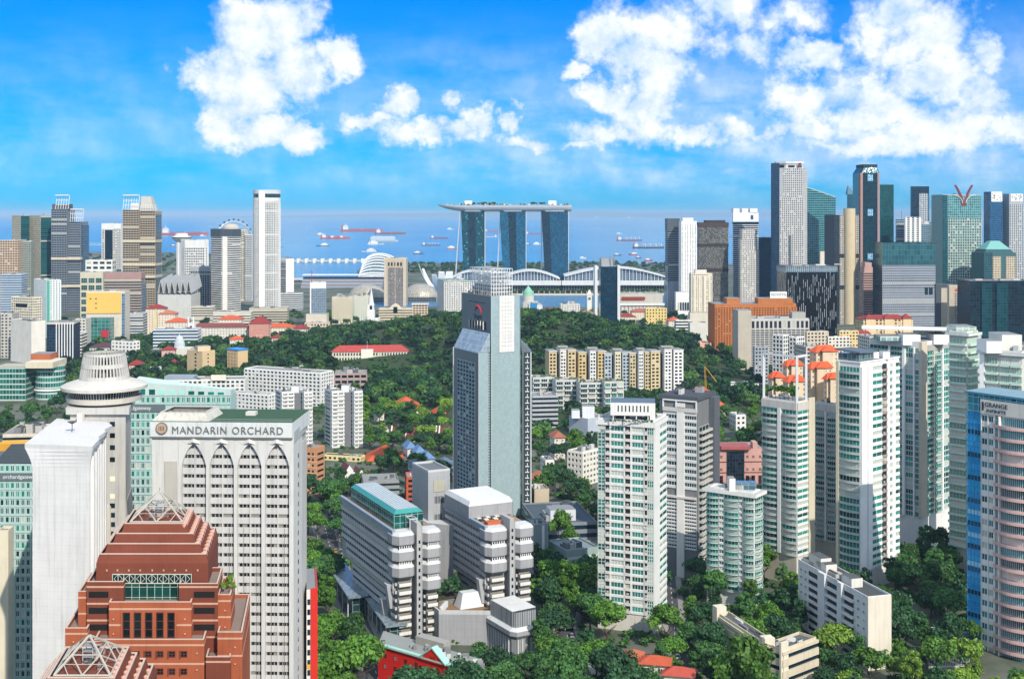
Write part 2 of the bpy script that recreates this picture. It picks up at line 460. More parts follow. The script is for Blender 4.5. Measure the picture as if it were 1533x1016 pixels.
def setp(o, label=None, cat=None, group=None, kind=None):
    if label: o['label'] = label
    if cat: o['category'] = cat
    if group: o['group'] = group
    if kind: o['kind'] = kind
FOOT = []                                          # footprints taken, for planting trees between them
class T:
    """a thing: an Empty at its base, with its parts below it"""
    def __init__(s, name, label, cat, x, y, z=0.0, group=None):
        s.o = bpy.data.objects.new(name, None); COL.objects.link(s.o)
        s.o.empty_display_size = 2; s.loc = (x, y, z); s.o.location = s.loc
        setp(s.o, label, cat, group); s.parts = {}; s.pool = {}; s.F = []
    def mb(s, part):
        if part not in s.parts: s.parts[part] = MB()
        return s.parts[part]
    def obj(s, name, mb, parent=None, label=None, kind=None):
        me = mb.mesh(name, s.loc); o = bpy.data.objects.new(name, me); COL.objects.link(o)
        o.parent = parent or s.o
        if label: o['label'] = label
        if kind: o['kind'] = kind
        return o
    def rep(s, name, fc, u, v, n, key):
        s.pool.setdefault(name, []).append((fc, u, v, n, key))
    def done(s, cap=100):
        for k, mb in s.parts.items():
            if mb.f: s.obj(k, mb)
        for k, rs in s.pool.items():
            def score(r):
                fc, u, v, n, key = r
                p = fc.pt(u, v, n); d = Vector((p[0], p[1], p[2]-H)); c = max(0.02, -fc.n.dot(Vector((p[0], p[1])).normalized()))
                inview = 1.0 if abs(p[0]) < 0.4165*p[1] and Zp(1016, p[1]) < p[2] else 0.05
                return key[1]*key[2]*c/d.length_squared*(1+0.004*p[2])*inview
            if len(rs) > cap: rs.sort(key=score, reverse=True)
            for (fc, u, v, n, key) in rs[:cap]:
                me, _ = rep_mesh(key)
                o = bpy.data.objects.new(k, me); COL.objects.link(o); o.parent = s.o
                p = fc.pt(u, v, n); o.location = (p[0]-s.loc[0], p[1]-s.loc[1], p[2]-s.loc[2])
                o.rotation_euler = (0, 0, math.atan2(fc.u.y, fc.u.x))
            if len(rs) > cap:
                mm = MB()
                for (fc, u, v, n, key) in rs[cap:]:
                    _, b = rep_mesh(key); base = len(mm.v)
                    mp = [mm.mi(x) for x in b.mats]
                    for (x, y, z) in b.v: mm.v.append(fc.pt(u+x, v+z, n-y))
                    mm.f.extend([tuple(base+i for i in f) for f in b.f]); mm.m.extend([mp[i] for i in b.m]); mm.uv.extend(b.uv)
                s.obj(k, mm, kind='stuff')
        return s
def solo(name, mb, label, cat, loc, group=None, kind=None):
    o = bpy.data.objects.new(name, mb.mesh(name, loc)); COL.objects.link(o); o.location = loc
    setp(o, label, cat, group, kind)
    return o

def rect(pl, pm, pr, D, th=0.0, depth=None, width=None):
    """footprint with its near corner at column pm, distance D; the right side runs off at th degrees, the left at th+90"""
    t = R(th); c, s_ = math.cos(t), math.sin(t)
    N = Vector((X(pm, D), D))
    if width is None:
        k = (pr-CX)/F; width = (k*N.y-N.x)/(c-k*s_)
        if not 1.5 < width < 140: width = 26.0
    if depth is None:
        k = (pl-CX)/F; depth = (N.x-k*N.y)/(s_+k*c)
        if not 3.0 < depth < 140: depth = 26.0
    er, el_ = Vector((c, s_)), Vector((-s_, c))
    return [N, N+er*width, N+er*width+el_*depth, N+el_*depth]
def inset(pts, d):
    n = len(pts); out = []
    for i in range(n):
        p, a, b = Vector(pts[i][:2]), Vector(pts[i-1][:2]), Vector(pts[(i+1) % n][:2])
        e1, e2 = (p-a).normalized(), (b-p).normalized()
        n1, n2 = Vector((-e1.y, e1.x)), Vector((-e2.y, e2.x))
        m = (n1+n2); m = m/max(0.25, m.length_squared)*2
        out.append(p+m*d)
    return out
def tower(name, label, cat, pts, z1, z0=0.0, group=None):
    c = sum((Vector(p[:2]) for p in pts), Vector((0, 0)))/len(pts)
    t = T(name, label, cat, c.x, c.y, z0, group)
    t.pts = [Vector(p[:2]) for p in pts]; t.z0, t.z1 = z0, z1
    t.F = [Fc(pts[i], pts[(i+1) % len(pts)], 0) for i in range(len(pts))]
    FOOT.append([(p[0], p[1]) for p in pts])
    return t
def roof(t, pts, z, cm, seed=0, n=5, par=1.0, pm=None, tall=3.0, unit='roof_unit'):
    """parapet round a flat roof, and plant rooms, ducts and tanks on it"""
    rg = random.Random(seed*7+len(t.o.name)); mb = t.mb('parapet'); th = 0.35
    if par > 0:
        ins = inset(pts, th)
        for i in range(len(pts)):
            j = (i+1) % len(pts)
            a, b, c, d = pts[i], pts[j], ins[j], ins[i]
            mb.hexa([(a[0], a[1], z), (b[0], b[1], z), (c[0], c[1], z), (d[0], d[1], z), (a[0], a[1], z+par), (b[0], b[1], z+par), (c[0], c[1], z+par), (d[0], d[1], z+par)], pm or cm, skip='d')
    if n:
        e1, e2 = Vector(pts[1])-Vector(pts[0]), Vector(pts[-1])-Vector(pts[0])
        u, v = e1.normalized(), e2.normalized(); greys = ['9a9a98', '75787a', 'c4c4c0', '5b6064', 'b0aca4']
        for _ in range(n):
            a, b = rg.uniform(0.1, 0.72), rg.uniform(0.1, 0.72)
            w, d, h = rg.uniform(0.06, 0.22)*e1.length, rg.uniform(0.06, 0.22)*e2.length, rg.uniform(0.35, 1)*tall
            p = Vector(pts[0])+e1*a+e2*b
            m = MB(); q = [p, p+u*w, p+u*w+v*d, p+v*d]
            gm = wall(rg.choice(greys))
            m.prism(q, z, z+h, gm)
            if rg.random() < 0.5: m.prism(inset(q, 0.2*min(w, d)), z+h, z+h+0.4, wall('4a4d50'))
            t.obj(unit, m)

# ---------------------------------------------------------------- facades
def grid(t, fc, z0, z1, nf, nc, wm, gm, ww=0.6, wh=0.5, sill=0.28, rec=0.35, u0=0.0, u1=None, name='window', part='wall', key='pane', fr=None, nx=1, nz=1, end=True, top=True):
    """punched windows: piers and spandrels stand proud of the panes"""
    u1 = fc.L if u1 is None else u1
    cw, ch = (u1-u0)/nc, (z1-z0)/nf; mb = t.mb(part)
    g = cw*(1-ww)
    for i in range(nc+1):
        a = u0 if i == 0 else u0+i*cw-g/2
        b = (u1+(rec if end and abs(u1-fc.L) < 1e-6 else 0)) if i == nc else u0+i*cw+g/2
        if b-a > 0.02: mb.fbox(fc, a, b, z0, z1, 0, rec, wm, skip='bd')
    for k in range(nf+1):
        a = z0 if k == 0 else z0+(k-1)*ch+(sill+wh)*ch
        b = z1 if k == nf else z0+k*ch+sill*ch
        if b-a > 0.02: mb.fbox(fc, u0+0.01, u1-0.01, a+0.005, b-0.005, 0, rec-0.03, wm, skip='b')
    W_, H_ = round(cw*ww, 2), round(ch*wh, 2)
    kk = ('pane', W_, H_, 0.08, gm) if key == 'pane' else ('win', W_, H_, 0.14, gm, fr, nx, nz)
    for k in range(nf):
        for i in range(nc):
            t.rep(name, fc, u0+i*cw+g/2, z0+k*ch+sill*ch, 0.0, kk)
def ribbon(t, fc, z0, z1, nf, wm, gm, wh=0.5, sill=0.3, rec=0.3, u0=0.0, u1=None, fins=0, fw=0.4, fd=0.25, fm=None, end=True, name='window_band', part='wall'):
    """continuous window bands between proud spandrels, with vertical fins where asked"""
    u1 = fc.L if u1 is None else u1
    ch = (z1-z0)/nf; mb = t.mb(part); e = rec if end and abs(u1-fc.L) < 1e-6 else 0
    for k in range(nf+1):
        a = z0 if k == 0 else z0+(k-1)*ch+(sill+wh)*ch
        b = z1 if k == nf else z0+k*ch+sill*ch
        if b-a > 0.02: mb.fbox(fc, u0, u1+e, a, b, 0, rec, wm, skip='b')
    for k in range(nf):
        t.rep(name, fc, u0, z0+k*ch+sill*ch-0.02, 0.0, ('pane', round(u1-u0+e*0.5, 2), round(ch*wh+0.04, 2), 0.06, gm))
    if fins:
        mf = t.mb('fin')
        for i in range(fins+1):
            c = u0+(u1-u0)*i/fins
            mf.fbox(fc, c-fw/2, c+fw/2, z0, z1, 0.05, rec+fd, fm or wm, skip='bd')
def balcs(t, fc, z0, nf, ch, cols, dep, sm, rm, rh=1.0, th=0.28, kind='balc', name='balcony', n0=0.0):
    for k in range(nf):
        for (a, b) in cols:
            t.rep(name, fc, a, z0+k*ch, n0, (kind, round(b-a, 2), th, dep, sm, rm, rh))
def text(t, s, fc, u, v, size, mat, n=0.1, ext=0.08, name='lettering', align='LEFT', sx=1.0, width=None):
    cu = bpy.data.curves.new(name, 'FONT'); cu.body = s; cu.size = size; cu.extrude = ext; cu.align_x = align
    cu.space_character = sx
    o = bpy.data.objects.new(name, cu); COL.objects.link(o)
    dg = bpy.context.evaluated_depsgraph_get(); me = bpy.data.meshes.new_from_object(o.evaluated_get(dg))
    bpy.data.objects.remove(o); me.materials.clear(); me.materials.append(mat)
    o = bpy.data.objects.new(name, me); COL.objects.link(o); o.parent = t.o
    if width: k = width/max(1e-3, max(q.co.x for q in me.vertices)-min(q.co.x for q in me.vertices)); me.transform(Matrix.Diagonal((k, 1, 1, 1)))
    p = fc.pt(u, v, n); o.location = (p[0]-t.loc[0], p[1]-t.loc[1], p[2]-t.loc[2])
    o.rotation_euler = (R(90), 0, math.atan2(fc.u.y, fc.u.x))
    return o
# ---------------------------------------------------------------- setting: land, sea, hills, air
def hill_z(x, y):
    g = lambda cx, cy, a, sx, sy: a*math.exp(-((x-cx)/sx)**2-((y-cy)/sy)**2)
    return g(25, 1500, 47, 170, 210)+g(-175, 1490, 20, 120, 190)+g(150, 1330, 10, 90, 120)
def mat_ground():
    q = NT('land'); g = q.n('ShaderNodeNewGeometry'); pos = g.outputs['Position']
    a = q.noise(pos, 0.012, 6, 0.65); b = q.noise(pos, 0.2, 5, 0.7)
    col = q.mix(q.ramp(a, 0.44, 0.56), srgb('3d4a31'), srgb('6f6f68'))
    col = q.mix(q.math('MULTIPLY', b, 0.6), col, srgb('3a4526'))
    q.l(col, q.p.inputs['Base Color']); q.p.inputs['Roughness'].default_value = 0.95
    return q.m
def mat_water(c1, c2, scale, name, rough=0.22):
    q = NT(name); g = q.n('ShaderNodeNewGeometry'); pos = g.outputs['Position']
    a = q.noise(q.scaled(pos, (1, 0.35, 1)), 0.0011, 6, 0.6)
    q.l(q.mix(q.ramp(a, 0.35, 0.65), srgb(c1), srgb(c2)), q.p.inputs['Base Color'])
    q.p.inputs['Roughness'].default_value = rough; q.p.inputs['IOR'].default_value = 1.33
    q.p.inputs['Specular IOR Level'].default_value = 0.35
    n = q.noise(pos, scale, 4, 0.6); bp = q.n('ShaderNodeBump'); bp.inputs['Strength'].default_value = 1.0; bp.inputs['Distance'].default_value = 3.5
    q.l(n, bp.inputs['Height']); q.l(bp.outputs[0], q.p.inputs['Normal'])
    return q.m
def sheet(name, pts, z, m, kind='structure', label=None):
    mb = MB(); mb.face([(p[0], p[1], z) for p in pts], m, uv=[(p[0], p[1]) for p in pts])
    o = bpy.data.objects.new(name, mb.mesh(name)); COL.objects.link(o); setp(o, label, None, None, kind)
    return o
W_ = lambda px, D: (X(px, D), D)
coast = [(-9000, -400), (9000, -400), (9000, 4300), W_(1500, 4330), W_(1000, 4300), W_(800, 4420), W_(700, 4350), W_(600, 4420), W_(548, 4330), W_(534, 3800), W_(538, 3330),
         W_(520, 3240), W_(446, 3240), W_(438, 3500), W_(437, 4950), W_(330, 5400), W_(235, 5650), W_(120, 5750), W_(-300, 5500), (-9000, 5400)]
sheet('ground', coast, 0.0, mat_ground())
sea = []
for i in range(48):
    t = 2*math.pi*i/48; sea.append((math.cos(t)*150000, 2000+math.sin(t)*150000))
sheet('sea', sea, -0.7, mat_water('1c7099', '2b8bb4', 0.02, 'sea_water'))
sheet('bay_water', [W_(560, 2330), W_(1010, 2330), W_(1000, 2690), W_(560, 2690)], 0.05, mat_water('2d6f9e', '3b83ad', 0.05, 'bay_water'))
# hill with the woods on it
def terrain(name, f, x0, x1, y0, y1, n, m):
    mb = MB(); V = {}
    xs, ys = np.linspace(x0, x1, n), np.linspace(y0, y1, n)
    me = bpy.data.meshes.new(name)
    v = [(x, y, f(x, y)-0.4) for y in ys for x in xs]
    fs = [(j*n+i, j*n+i+1, (j+1)*n+i+1, (j+1)*n+i) for j in range(n-1) for i in range(n-1)]
    me.from_pydata(v, [], fs); me.materials.append(m); me.polygons.foreach_set('use_smooth', [True]*len(fs))
    o = bpy.data.objects.new(name, me); COL.objects.link(o); o['kind'] = 'structure'
    return o
hm = NT('hill_soil'); gg = hm.n('ShaderNodeNewGeometry')
hm.l(hm.mix(hm.noise(gg.outputs['Position'], 0.05, 5), srgb('1e3016'), srgb('34461f')), hm.p.inputs['Base Color']); hm.p.inputs['Roughness'].default_value = 1
terrain('hill_terrain', hill_z, -520, 560, 950, 2050, 70, hm.m)
def far_hills(x, y):
    s = math.sin(x*0.00011+1)+0.7*math.sin(x*0.00029+2.2)+0.5*math.sin(x*0.0007)+0.3*math.sin(x*0.0017)
    edge = max(0.0, 1-((y-62000)/2600)**2)
    w = 1.0 if x > 0 else max(0.12, 1+x/18000)
    return max(0.0, 262+s*38)*edge*w-0.5
hm2 = NT('island_woods'); hm2.p.inputs['Base Color'].default_value = (0.07, 0.11, 0.08, 1); hm2.p.inputs['Roughness'].default_value = 1
terrain('distant_hills', far_hills, -33000, 42000, 59000, 65000, 140, hm2.m)
# roads seen between the trees
def mat_road():
    q = NT('asphalt'); g = q.n('ShaderNodeNewGeometry'); a = q.noise(g.outputs['Position'], 0.6, 5, 0.7)
    q.l(q.mix(a, (0.045, 0.045, 0.047), (0.085, 0.083, 0.08)), q.p.inputs['Base Color']); q.p.inputs['Roughness'].default_value = 0.9
    return q.m
ROAD = mat_road(); MARK = plain('d8d8d0', 0.7, name='road_paint'); PAVE = wall('8d8a84', name='paving')
ROADS = []
def road(pts, w, name='road', lanes=True):
    mb = MB(); mk = MB(); sw = MB()
    for i in range(len(pts)-1):
        a, b = Vector(pts[i]), Vector(pts[i+1]); d = (b-a).normalized(); n = Vector((-d.y, d.x))*w/2
        mb.face([(*(a-n-d*1.5), 0.06), (*(b-n+d*1.5), 0.06), (*(b+n+d*1.5), 0.06), (*(a+n-d*1.5), 0.06)][::1], ROAD)
        for sgn in (-1, 1):
            e = n*sgn; e2 = n*(sgn*(1+5.0/w))
            p = [a+e, b+e, b+e2, a+e2] if sgn < 0 else [a+e2, b+e2, b+e, a+e]
            p = p if sgn > 0 else [a+e2, b+e2, b+e, a+e]
            sw.prism([p[3], p[2], p[1], p[0]] if (p[1]-p[0]).cross(p[2]-p[1]) < 0 else p, 0, 0.18, PAVE)
        L = (b-a).length; k = 0
        while k < L-3:
            c = a+d*k; e = d*3; q = Vector((-d.y, d.x))*0.12
            mk.face([(*(c-q), 0.07), (*(c-q+e), 0.07), (*(c+q+e), 0.07), (*(c+q), 0.07)], MARK); k += 7
        ROADS.append((a, b, w/2+2.5))
    for nm, m in (('road', mb), ('road_markings', mk), ('pavement', sw)):
        o = bpy.data.objects.new(nm, m.mesh(nm)); COL.objects.link(o); o['kind'] = 'structure'
# air
def haze():
    m = bpy.data.materials.new('haze_air'); m.use_nodes = True; nt = m.node_tree; nt.nodes.clear()
    v = nt.nodes.new('ShaderNodeVolumePrincipled'); o = nt.nodes.new('ShaderNodeOutputMaterial')
    v.inputs['Color'].default_value = (0.46, 0.70, 0.96, 1); v.inputs['Density'].default_value = 3.2e-5; v.inputs['Anisotropy'].default_value = -0.12
    nt.links.new(v.outputs[0], o.inputs['Volume'])
    mb = MB(); mb.box(-160000, 160000, -158000, 162000, -2.0, 300.0, m)
    ob = bpy.data.objects.new('haze', mb.mesh('haze')); COL.objects.link(ob); ob['kind'] = 'stuff'; ob['label'] = 'thin blue haze over the city and the sea'
haze()
# ---------------------------------------------------------------- leaves and crowns
LEAF = [leaf('24501a', '4d7f2c', '86ab3e'), leaf('1f461f', '3d6c38', '6a9448'), leaf('3f661e', '6f9630', 'a6bb4c'), leaf('183a20', '305a36', '527a4a')]
BARK = plain('4b3f33', 0.95, name='bark')
def crown_arrays(seed, Rr, Hc, ncl, nl, size, flat=0.5, base=0.35, low=-0.25):
    rg = np.random.default_rng(seed)
    cl = []
    while len(cl) < ncl:
        p = rg.uniform(-1, 1, 3); r = np.linalg.norm(p)
        if r > 1 or r < 0.42 or p[2] < low: continue
        cl.append(p)
    cl = np.array(cl)*np.array([Rr*0.78, Rr*0.78, Hc*0.72])
    rc = Rr*rg.uniform(0.16, 0.42, ncl)
    idx = rg.integers(0, ncl, nl)
    d = rg.normal(size=(nl, 3)); d[:, 2] = d[:, 2]*0.8+0.35; d /= np.linalg.norm(d, axis=1)[:, None]
    rad = rc[idx]*rg.uniform(0.5, 1.18, nl)
    pos = cl[idx]+d*rad[:, None]*np.array([1, 1, 0.8])
    nrm = d+0.5*rg.normal(size=(nl, 3)); nrm /= np.linalg.norm(nrm, axis=1)[:, None]
    a = np.cross(nrm, rg.normal(size=(nl, 3))); a /= np.linalg.norm(a, axis=1)[:, None]
    b = np.cross(nrm, a)
    s = size*rg.uniform(0.6, 1.35, nl)[:, None]
    q = np.stack([pos-a*s-b*s*0.6, pos+a*s*0.7-b*s*0.7, pos+a*s+b*s*0.6, pos-a*s*0.6+b*s*0.8], axis=1)
    cu = rg.uniform(0, 1, ncl)[idx]
    uv = np.repeat(np.stack([cu, rg.uniform(0, 0.15, nl)+0*cu], axis=1)[:, None, :], 4, axis=1)
    return q.reshape(-1, 3), uv.reshape(-1, 2)
def quads_mesh(name, v, uv, mat):
    n = len(v)//4; me = bpy.data.meshes.new(name)
    me.vertices.add(4*n); me.vertices.foreach_set('co', v.astype(np.float32).ravel())
    me.loops.add(4*n); me.loops.foreach_set('vertex_index', np.arange(4*n, dtype=np.int32))
    me.polygons.add(n); me.polygons.foreach_set('loop_start', np.arange(0, 4*n, 4, dtype=np.int32)); me.polygons.foreach_set('loop_total', np.full(n, 4, dtype=np.int32))
    ul = me.uv_layers.new(name='UVMap'); ul.data.foreach_set('uv', uv.astype(np.float32).ravel())
    me.materials.append(mat); me.update(); me.validate()
    return me
# ---------------------------------------------------------------- far skyline
G_DARK = glass('0b1c26', '1a3542', 0.06)
G_BLUE = glass('0d2c44', '1f5270', 0.05, metal=0.4)
G_TEAL = glass('0a3a3c', '1c6a66', 0.06, metal=0.35)
G_GREY = glass('23292d', '3d464b', 0.10)
WHITE, CREAM, BEIGE, LGREY, MGREY, DGREY = (wall('dcdcd8'), wall('cfc6b0'), wall('b3a68f'), wall('b4b6b6'), wall('8c9092'), wall('54595e'))
ROOFG = wall('86888a', streak=0.0)
def core(t, wm=None, cap=None, z0=None, z1=None, pts=None, part='wall'):
    t.mb(part).prism(pts or t.pts, t.z0 if z0 is None else z0, t.z1 if z1 is None else z1, wm or WHITE, cap or ROOFG)
def skin(t, st, wm, gm, fh=3.8, cw=4.0, z0=None, z1=None, faces=None, **kw):
    z0 = t.z0 if z0 is None else z0; z1 = t.z1 if z1 is None else z1
    nf = max(1, round((z1-z0)/fh))
    for i, fc in enumerate(t.F):
        if faces is None:
            if not fc.vis(0.02): continue
        elif i not in faces: continue
        nc = max(1, round(fc.L/cw))
        if st == 'g': grid(t, fc, z0, z1, nf, nc, wm, gm, **kw)
        elif st == 'r': ribbon(t, fc, z0, z1, nf, wm, gm, **kw)
        elif st == 'f':
            k = dict(kw); k['fins'] = nc; ribbon(t, fc, z0, z1, nf, wm, gm, **k)
def TW(name, label, pl, pm, pr, yt, D, th=0.0, depth=None, cat='building', group=None, z0=0.0):
    pts = rect(pl, pm, pr, D, th, depth)
    return tower(name, label, cat, pts, Zp(yt, D), z0, group)
def slab(t, pts, z0, z1, m, part='wall'): t.mb(part).prism(pts, z0, z1, m, ROOFG)
def lattice(t, fc, u0, u1, z0, z1, nx, nz, r, m, part='roof_frame', n=0.0, lean=0.0):
    """open steel frame standing on a roof"""
    mb = t.mb(part); P = lambda u, z: fc.pt(u, z, n+lean*(z-z0)/(z1-z0))
    for i in range(nx+1):
        u = u0+(u1-u0)*i/nx; mb.tube(P(u, z0), P(u, z1), r, m, 4)
    for k in range(1, nz+1):
        z = z0+(z1-z0)*k/nz; mb.tube(P(u0, z), P(u1, z), r, m, 4)

OFF = 'office_tower'; FARG = 'towers of the far skyline'
# --- left cluster
t = TW(OFF, 'beige office tower with dark punched windows at the far left edge of the skyline', 0, 0, 26, 360, 2120, 0, 40, group=FARG); core(t, wall('c2a98f'))
skin(t, 'g', wall('c2a98f'), G_DARK, 4.2, 4.5, ww=0.7, wh=0.5); roof(t, t.pts, t.z1, LGREY, 1, 4); t.done()
t = TW(OFF, 'pale green grid tower standing in front of the twin slab towers', 22, 26, 46, 362, 2140, 10, group=FARG); core(t, wall('8f968c'))
skin(t, 'g', wall('8f968c'), G_DARK, 3.6, 3.2, ww=0.6, wh=0.5); roof(t, t.pts, t.z1, LGREY, 2, 3); t.done()
for (a, m, b, lab) in ((18, 31, 44, 'left half of the thin twin towers with a pale side and a dark teal side'), (44, 61, 77, 'right half of the thin twin towers, its teal side against the dark stepped tower')):
    t = TW(OFF, lab, a, m, b, 323, 2230, 45, group=FARG); core(t, wall('b9b39d'))
    skin(t, 'g', wall('b9b39d'), G_GREY, 3.7, 3.0, faces=(3,), ww=0.55, wh=0.5, rec=0.25)
    skin(t, 'r', wall('24505c'), G_TEAL, 3.7, faces=(0,), wh=0.66, sill=0.2, rec=0.15); roof(t, t.pts, t.z1, LGREY, 3, 2); t.done()
def suntec(lab, pl, pr, ytl, ytr, D, mid, wm, gm, crown, sideR):
    zL, zR = Zp(ytl, D), Zp(ytr, D)
    t = T(OFF, lab, 'building', X((pl+pr)/2, D), D+20, 0, FARG); FOOT.append([W_(pl, D), W_(pr, D), W_(pr, D+50), W_(pl, D+50)])
    for (a, b, z, pushed) in ((pl, mid-1, zL, 0), (mid+1, pr-sideR, zR, 3)):
        pts = rect(a, a, b, D+pushed, 0, 42); t.mb('wall').prism(pts, 0, z, wm, ROOFG)
        fc = Fc(pts[0], pts[1]); nf = round(z/4.1)
        ribbon(t, fc, 0, z, nf, wm, gm, wh=0.55, sill=0.25, fins=6, fw=0.5, fd=0.1)
    pts = rect(mid-1.2, mid-1.2, mid+1.2, D+6, 0, 30); t.mb('core').prism(pts, 0, min(zL, zR)-4, wall('2b3238'), ROOFG)
    pts = rect(pr-sideR, pr-sideR, pr, D+9, 0, 32); t.mb('side_wall').prism(pts, 0, zR-6, panes(3, 4, .3, .8, '1e3a4c', '2e5468', '6a7c86'), ROOFG)
    for (py) in crown:
        z = Zp(py, D); k = MB(); k.prism(rect(pl-0.6, pl-0.6, pr-sideR+0.4, D-1.5, 0, 44), z-2.2, z+2.2, wall('c8bda4')); t.obj('service_floor', k)
    return t, zL, zR
t, zL, zR = suntec('dark banded tower with two tall open white frames on its stepped roofs', 77, 124, 313, 332, 2180, 101, wall('7b828a'), G_DARK, [387, 428], 4)
f1 = Fc(W_(83, 2180), W_(102, 2180)); lattice(t, f1, 0, f1.L, zL, Zp(293, 2180), 5, 3, 0.5, WHITE, lean=-8)
t.mb('roof_frame').fbox(f1, 0, f1.L, Zp(293, 2180), Zp(291.5, 2180), -9, 0, WHITE)
t.mb('penthouse').prism(rect(78, 78, 103, 2186, 0, 20), zL, zL+9, DGREY)
f1 = Fc(W_(105, 2180), W_(124, 2180)); lattice(t, f1, 0, f1.L, zR, Zp(314, 2180), 6, 3, 0.45, WHITE, lean=-4)
t.mb('roof_frame').fbox(f1, 0, f1.L, Zp(314, 2180), Zp(312.5, 2180), -9, 0, WHITE); t.done()
t, zL, zR = suntec('tall beige banded tower in two halves with open white frames and a sloped roof', 184, 234, 314, 316, 2160, 209, wall('a9987f'), G_DARK, [361, 396, 414], 2)
f1 = Fc(W_(184, 2160), W_(207, 2160)); lattice(t, f1, 0, f1.L, zL, Zp(293, 2160), 6, 3, 0.5, WHITE, lean=-8)
t.mb('roof_frame').fbox(f1, 0, f1.L, Zp(293, 2160), Zp(291.5, 2160), -9, 0, WHITE)
t.mb('penthouse').prism(rect(196, 196, 207, 2166, 0, 20), zL, Zp(304, 2160), WHITE)
a, b = W_(210, 2166), W_(230, 2166); za, zb = zR, Zp(294, 2166)
t.mb('sloped_roof').hexa([(a[0], a[1], za), (b[0], b[1], za), (b[0], b[1]+30, za), (a[0], a[1]+30, za), (a[0], a[1]+6, zb), (b[0]-7, b[1]+6, zb), (b[0]-7, b[1]+20, zb), (a[0], a[1]+20, zb)], wall('b9b5aa'))
f1 = Fc(W_(210, 2160), W_(233, 2160)); lattice(t, f1, 0, f1.L, zR, Zp(307, 2160), 6, 2, 0.4, WHITE); t.done()
t = TW(OFF, 'white framed tower with a dark glass slot down its face, between the two banded towers', 152, 152, 181, 336, 2330, 0, 40, group=FARG); core(t, WHITE)
fc = t.F[0]; t.mb('glass_slot').fbox(fc, fc.L*.18, fc.L*.58, 30, t.z1-10, 0, .5, panes(3, 3.7, .2, .5, '0e2230', '1b3a4c', '2c4450'))
grid(t, fc, 0, t.z1-8, 46, 4, wall('c9c9c4'), G_GREY, u0=fc.L*.6, ww=.6, wh=.55, rec=.4); grid(t, fc, 0, t.z1-8, 46, 1, wall('c9c9c4'), G_GREY, u1=fc.L*.17, ww=.5, wh=.5, rec=.4)
roof(t, t.pts, t.z1, WHITE, 3, 3, par=2); t.done()
t = TW('viewing_tower', 'slender white tower with a wide flat disc at its top beside the white grid block', 264, 264, 284, 358, 2600, 0, 26, group=FARG); core(t, LGREY)
for k in range(3): t.mb('fin').fbox(t.F[0], 3+k*10, 6+k*10, 0, t.z1, 0, 1, WHITE)
c = (X(270, 2600), 2610); m = t.mb('disc'); m.lathe(*c, [(12, Zp(362, 2600)), (20, Zp(357, 2600)), (20, Zp(354.5, 2600)), (13, Zp(353, 2600)), (13, Zp(349.5, 2600)), (0.1, Zp(349, 2600))], 32, WHITE)
t.mb('window_band').lathe(*c, [(20.2, Zp(356.6, 2600)), (20.2, Zp(355, 2600))], 32, G_DARK, cap=False); t.done()
D = 2400; pts = [W_(277, D), W_(306, D), (X(312, D+12), D+12), (X(312, D+60), D+60), (X(271, D+60), D+60), (X(271, D+12), D+12)]
t = tower(OFF, 'white office block with chamfered corners and a fine square window grid', 'building', pts, Zp(360, D), 0, FARG); core(t, WHITE)
t.mb('wall').prism(inset(pts, -.5), t.z1-14, t.z1, WHITE, ROOFG)
grid(t, t.F[0], 0, t.z1-14, 22, 11, WHITE, G_DARK, ww=.66, wh=.6, rec=.5); grid(t, t.F[1], 0, t.z1-14, 22, 1, WHITE, G_DARK, ww=.2, wh=.6, rec=.5); grid(t, t.F[5], 0, t.z1-14, 22, 1, WHITE, G_DARK, ww=.2, wh=.6, rec=.5)
roof(t, t.pts, t.z1, WHITE, 4, 3); t.done()
t = TW(OFF, 'low dark grey tower with pale vertical fins in front of the white grid block', 285, 285, 317, 402, 2160, 0, 36, group=FARG); core(t, DGREY)
skin(t, 'f', wall('6f757a'), G_DARK, 3.9, 4.2, fw=.8, fd=.5, fm=wall('a6a8a8')); t.mb('parapet').prism(inset(t.pts, -.7), t.z1-5, t.z1+2, wall('9ea2a4'), ROOFG); roof(t, t.pts, t.z1+2, LGREY, 5, 3); t.done()
D = 2060; pts = [W_(331, D), W_(347, D), (X(360, D+22), D+22), (X(358, D+60), D+60), (X(320, D+60), D+60), (X(316, D+22), D+22)]
t = tower(OFF, 'octagonal tower with bold white and black bands and a dark plain crown', 'building', pts, Zp(343, D), 0, FARG); core(t, wall('c6c6c0'))
zc = Zp(354, D)
for i in (0, 1, 5): ribbon(t, t.F[i], 0, zc, 37, wall('d5d3cb'), G_DARK, wh=.52, sill=.2, rec=.5)
t.mb('crown').prism(inset(pts, -.9), zc, t.z1, panes(2.5, 30, .5, .1, '3c444a', '4c545a', '5d656b', metal=.2), ROOFG)
t.mb('stair_shaft').prism(rect(333, 333, 340, D-2, 0, 8), 0, zc, wall('dedbd2'))
t.mb('dome_house').lathe(X(340, D), D+30, [(14, t.z1), (13, t.z1+4), (7, t.z1+8), (0.1, t.z1+9)], 20, wall('b9b1a4')); t.done()
for (a, b, y, lab, c) in ((357, 366, 345, 'narrow cream tower seen behind the octagonal banded tower', 'c9c2ae'), (366, 377, 352, 'pale tower between the octagonal tower and the round hotel', 'bfc2c2')):
    t = TW(OFF, lab, a, a, b, y, 2480, 0, 30, group=FARG); core(t, wall(c)); skin(t, 'f', wall(c), G_GREY, 3.8, 4, fw=.7); roof(t, t.pts, t.z1, WHITE, 3, 2); t.done()
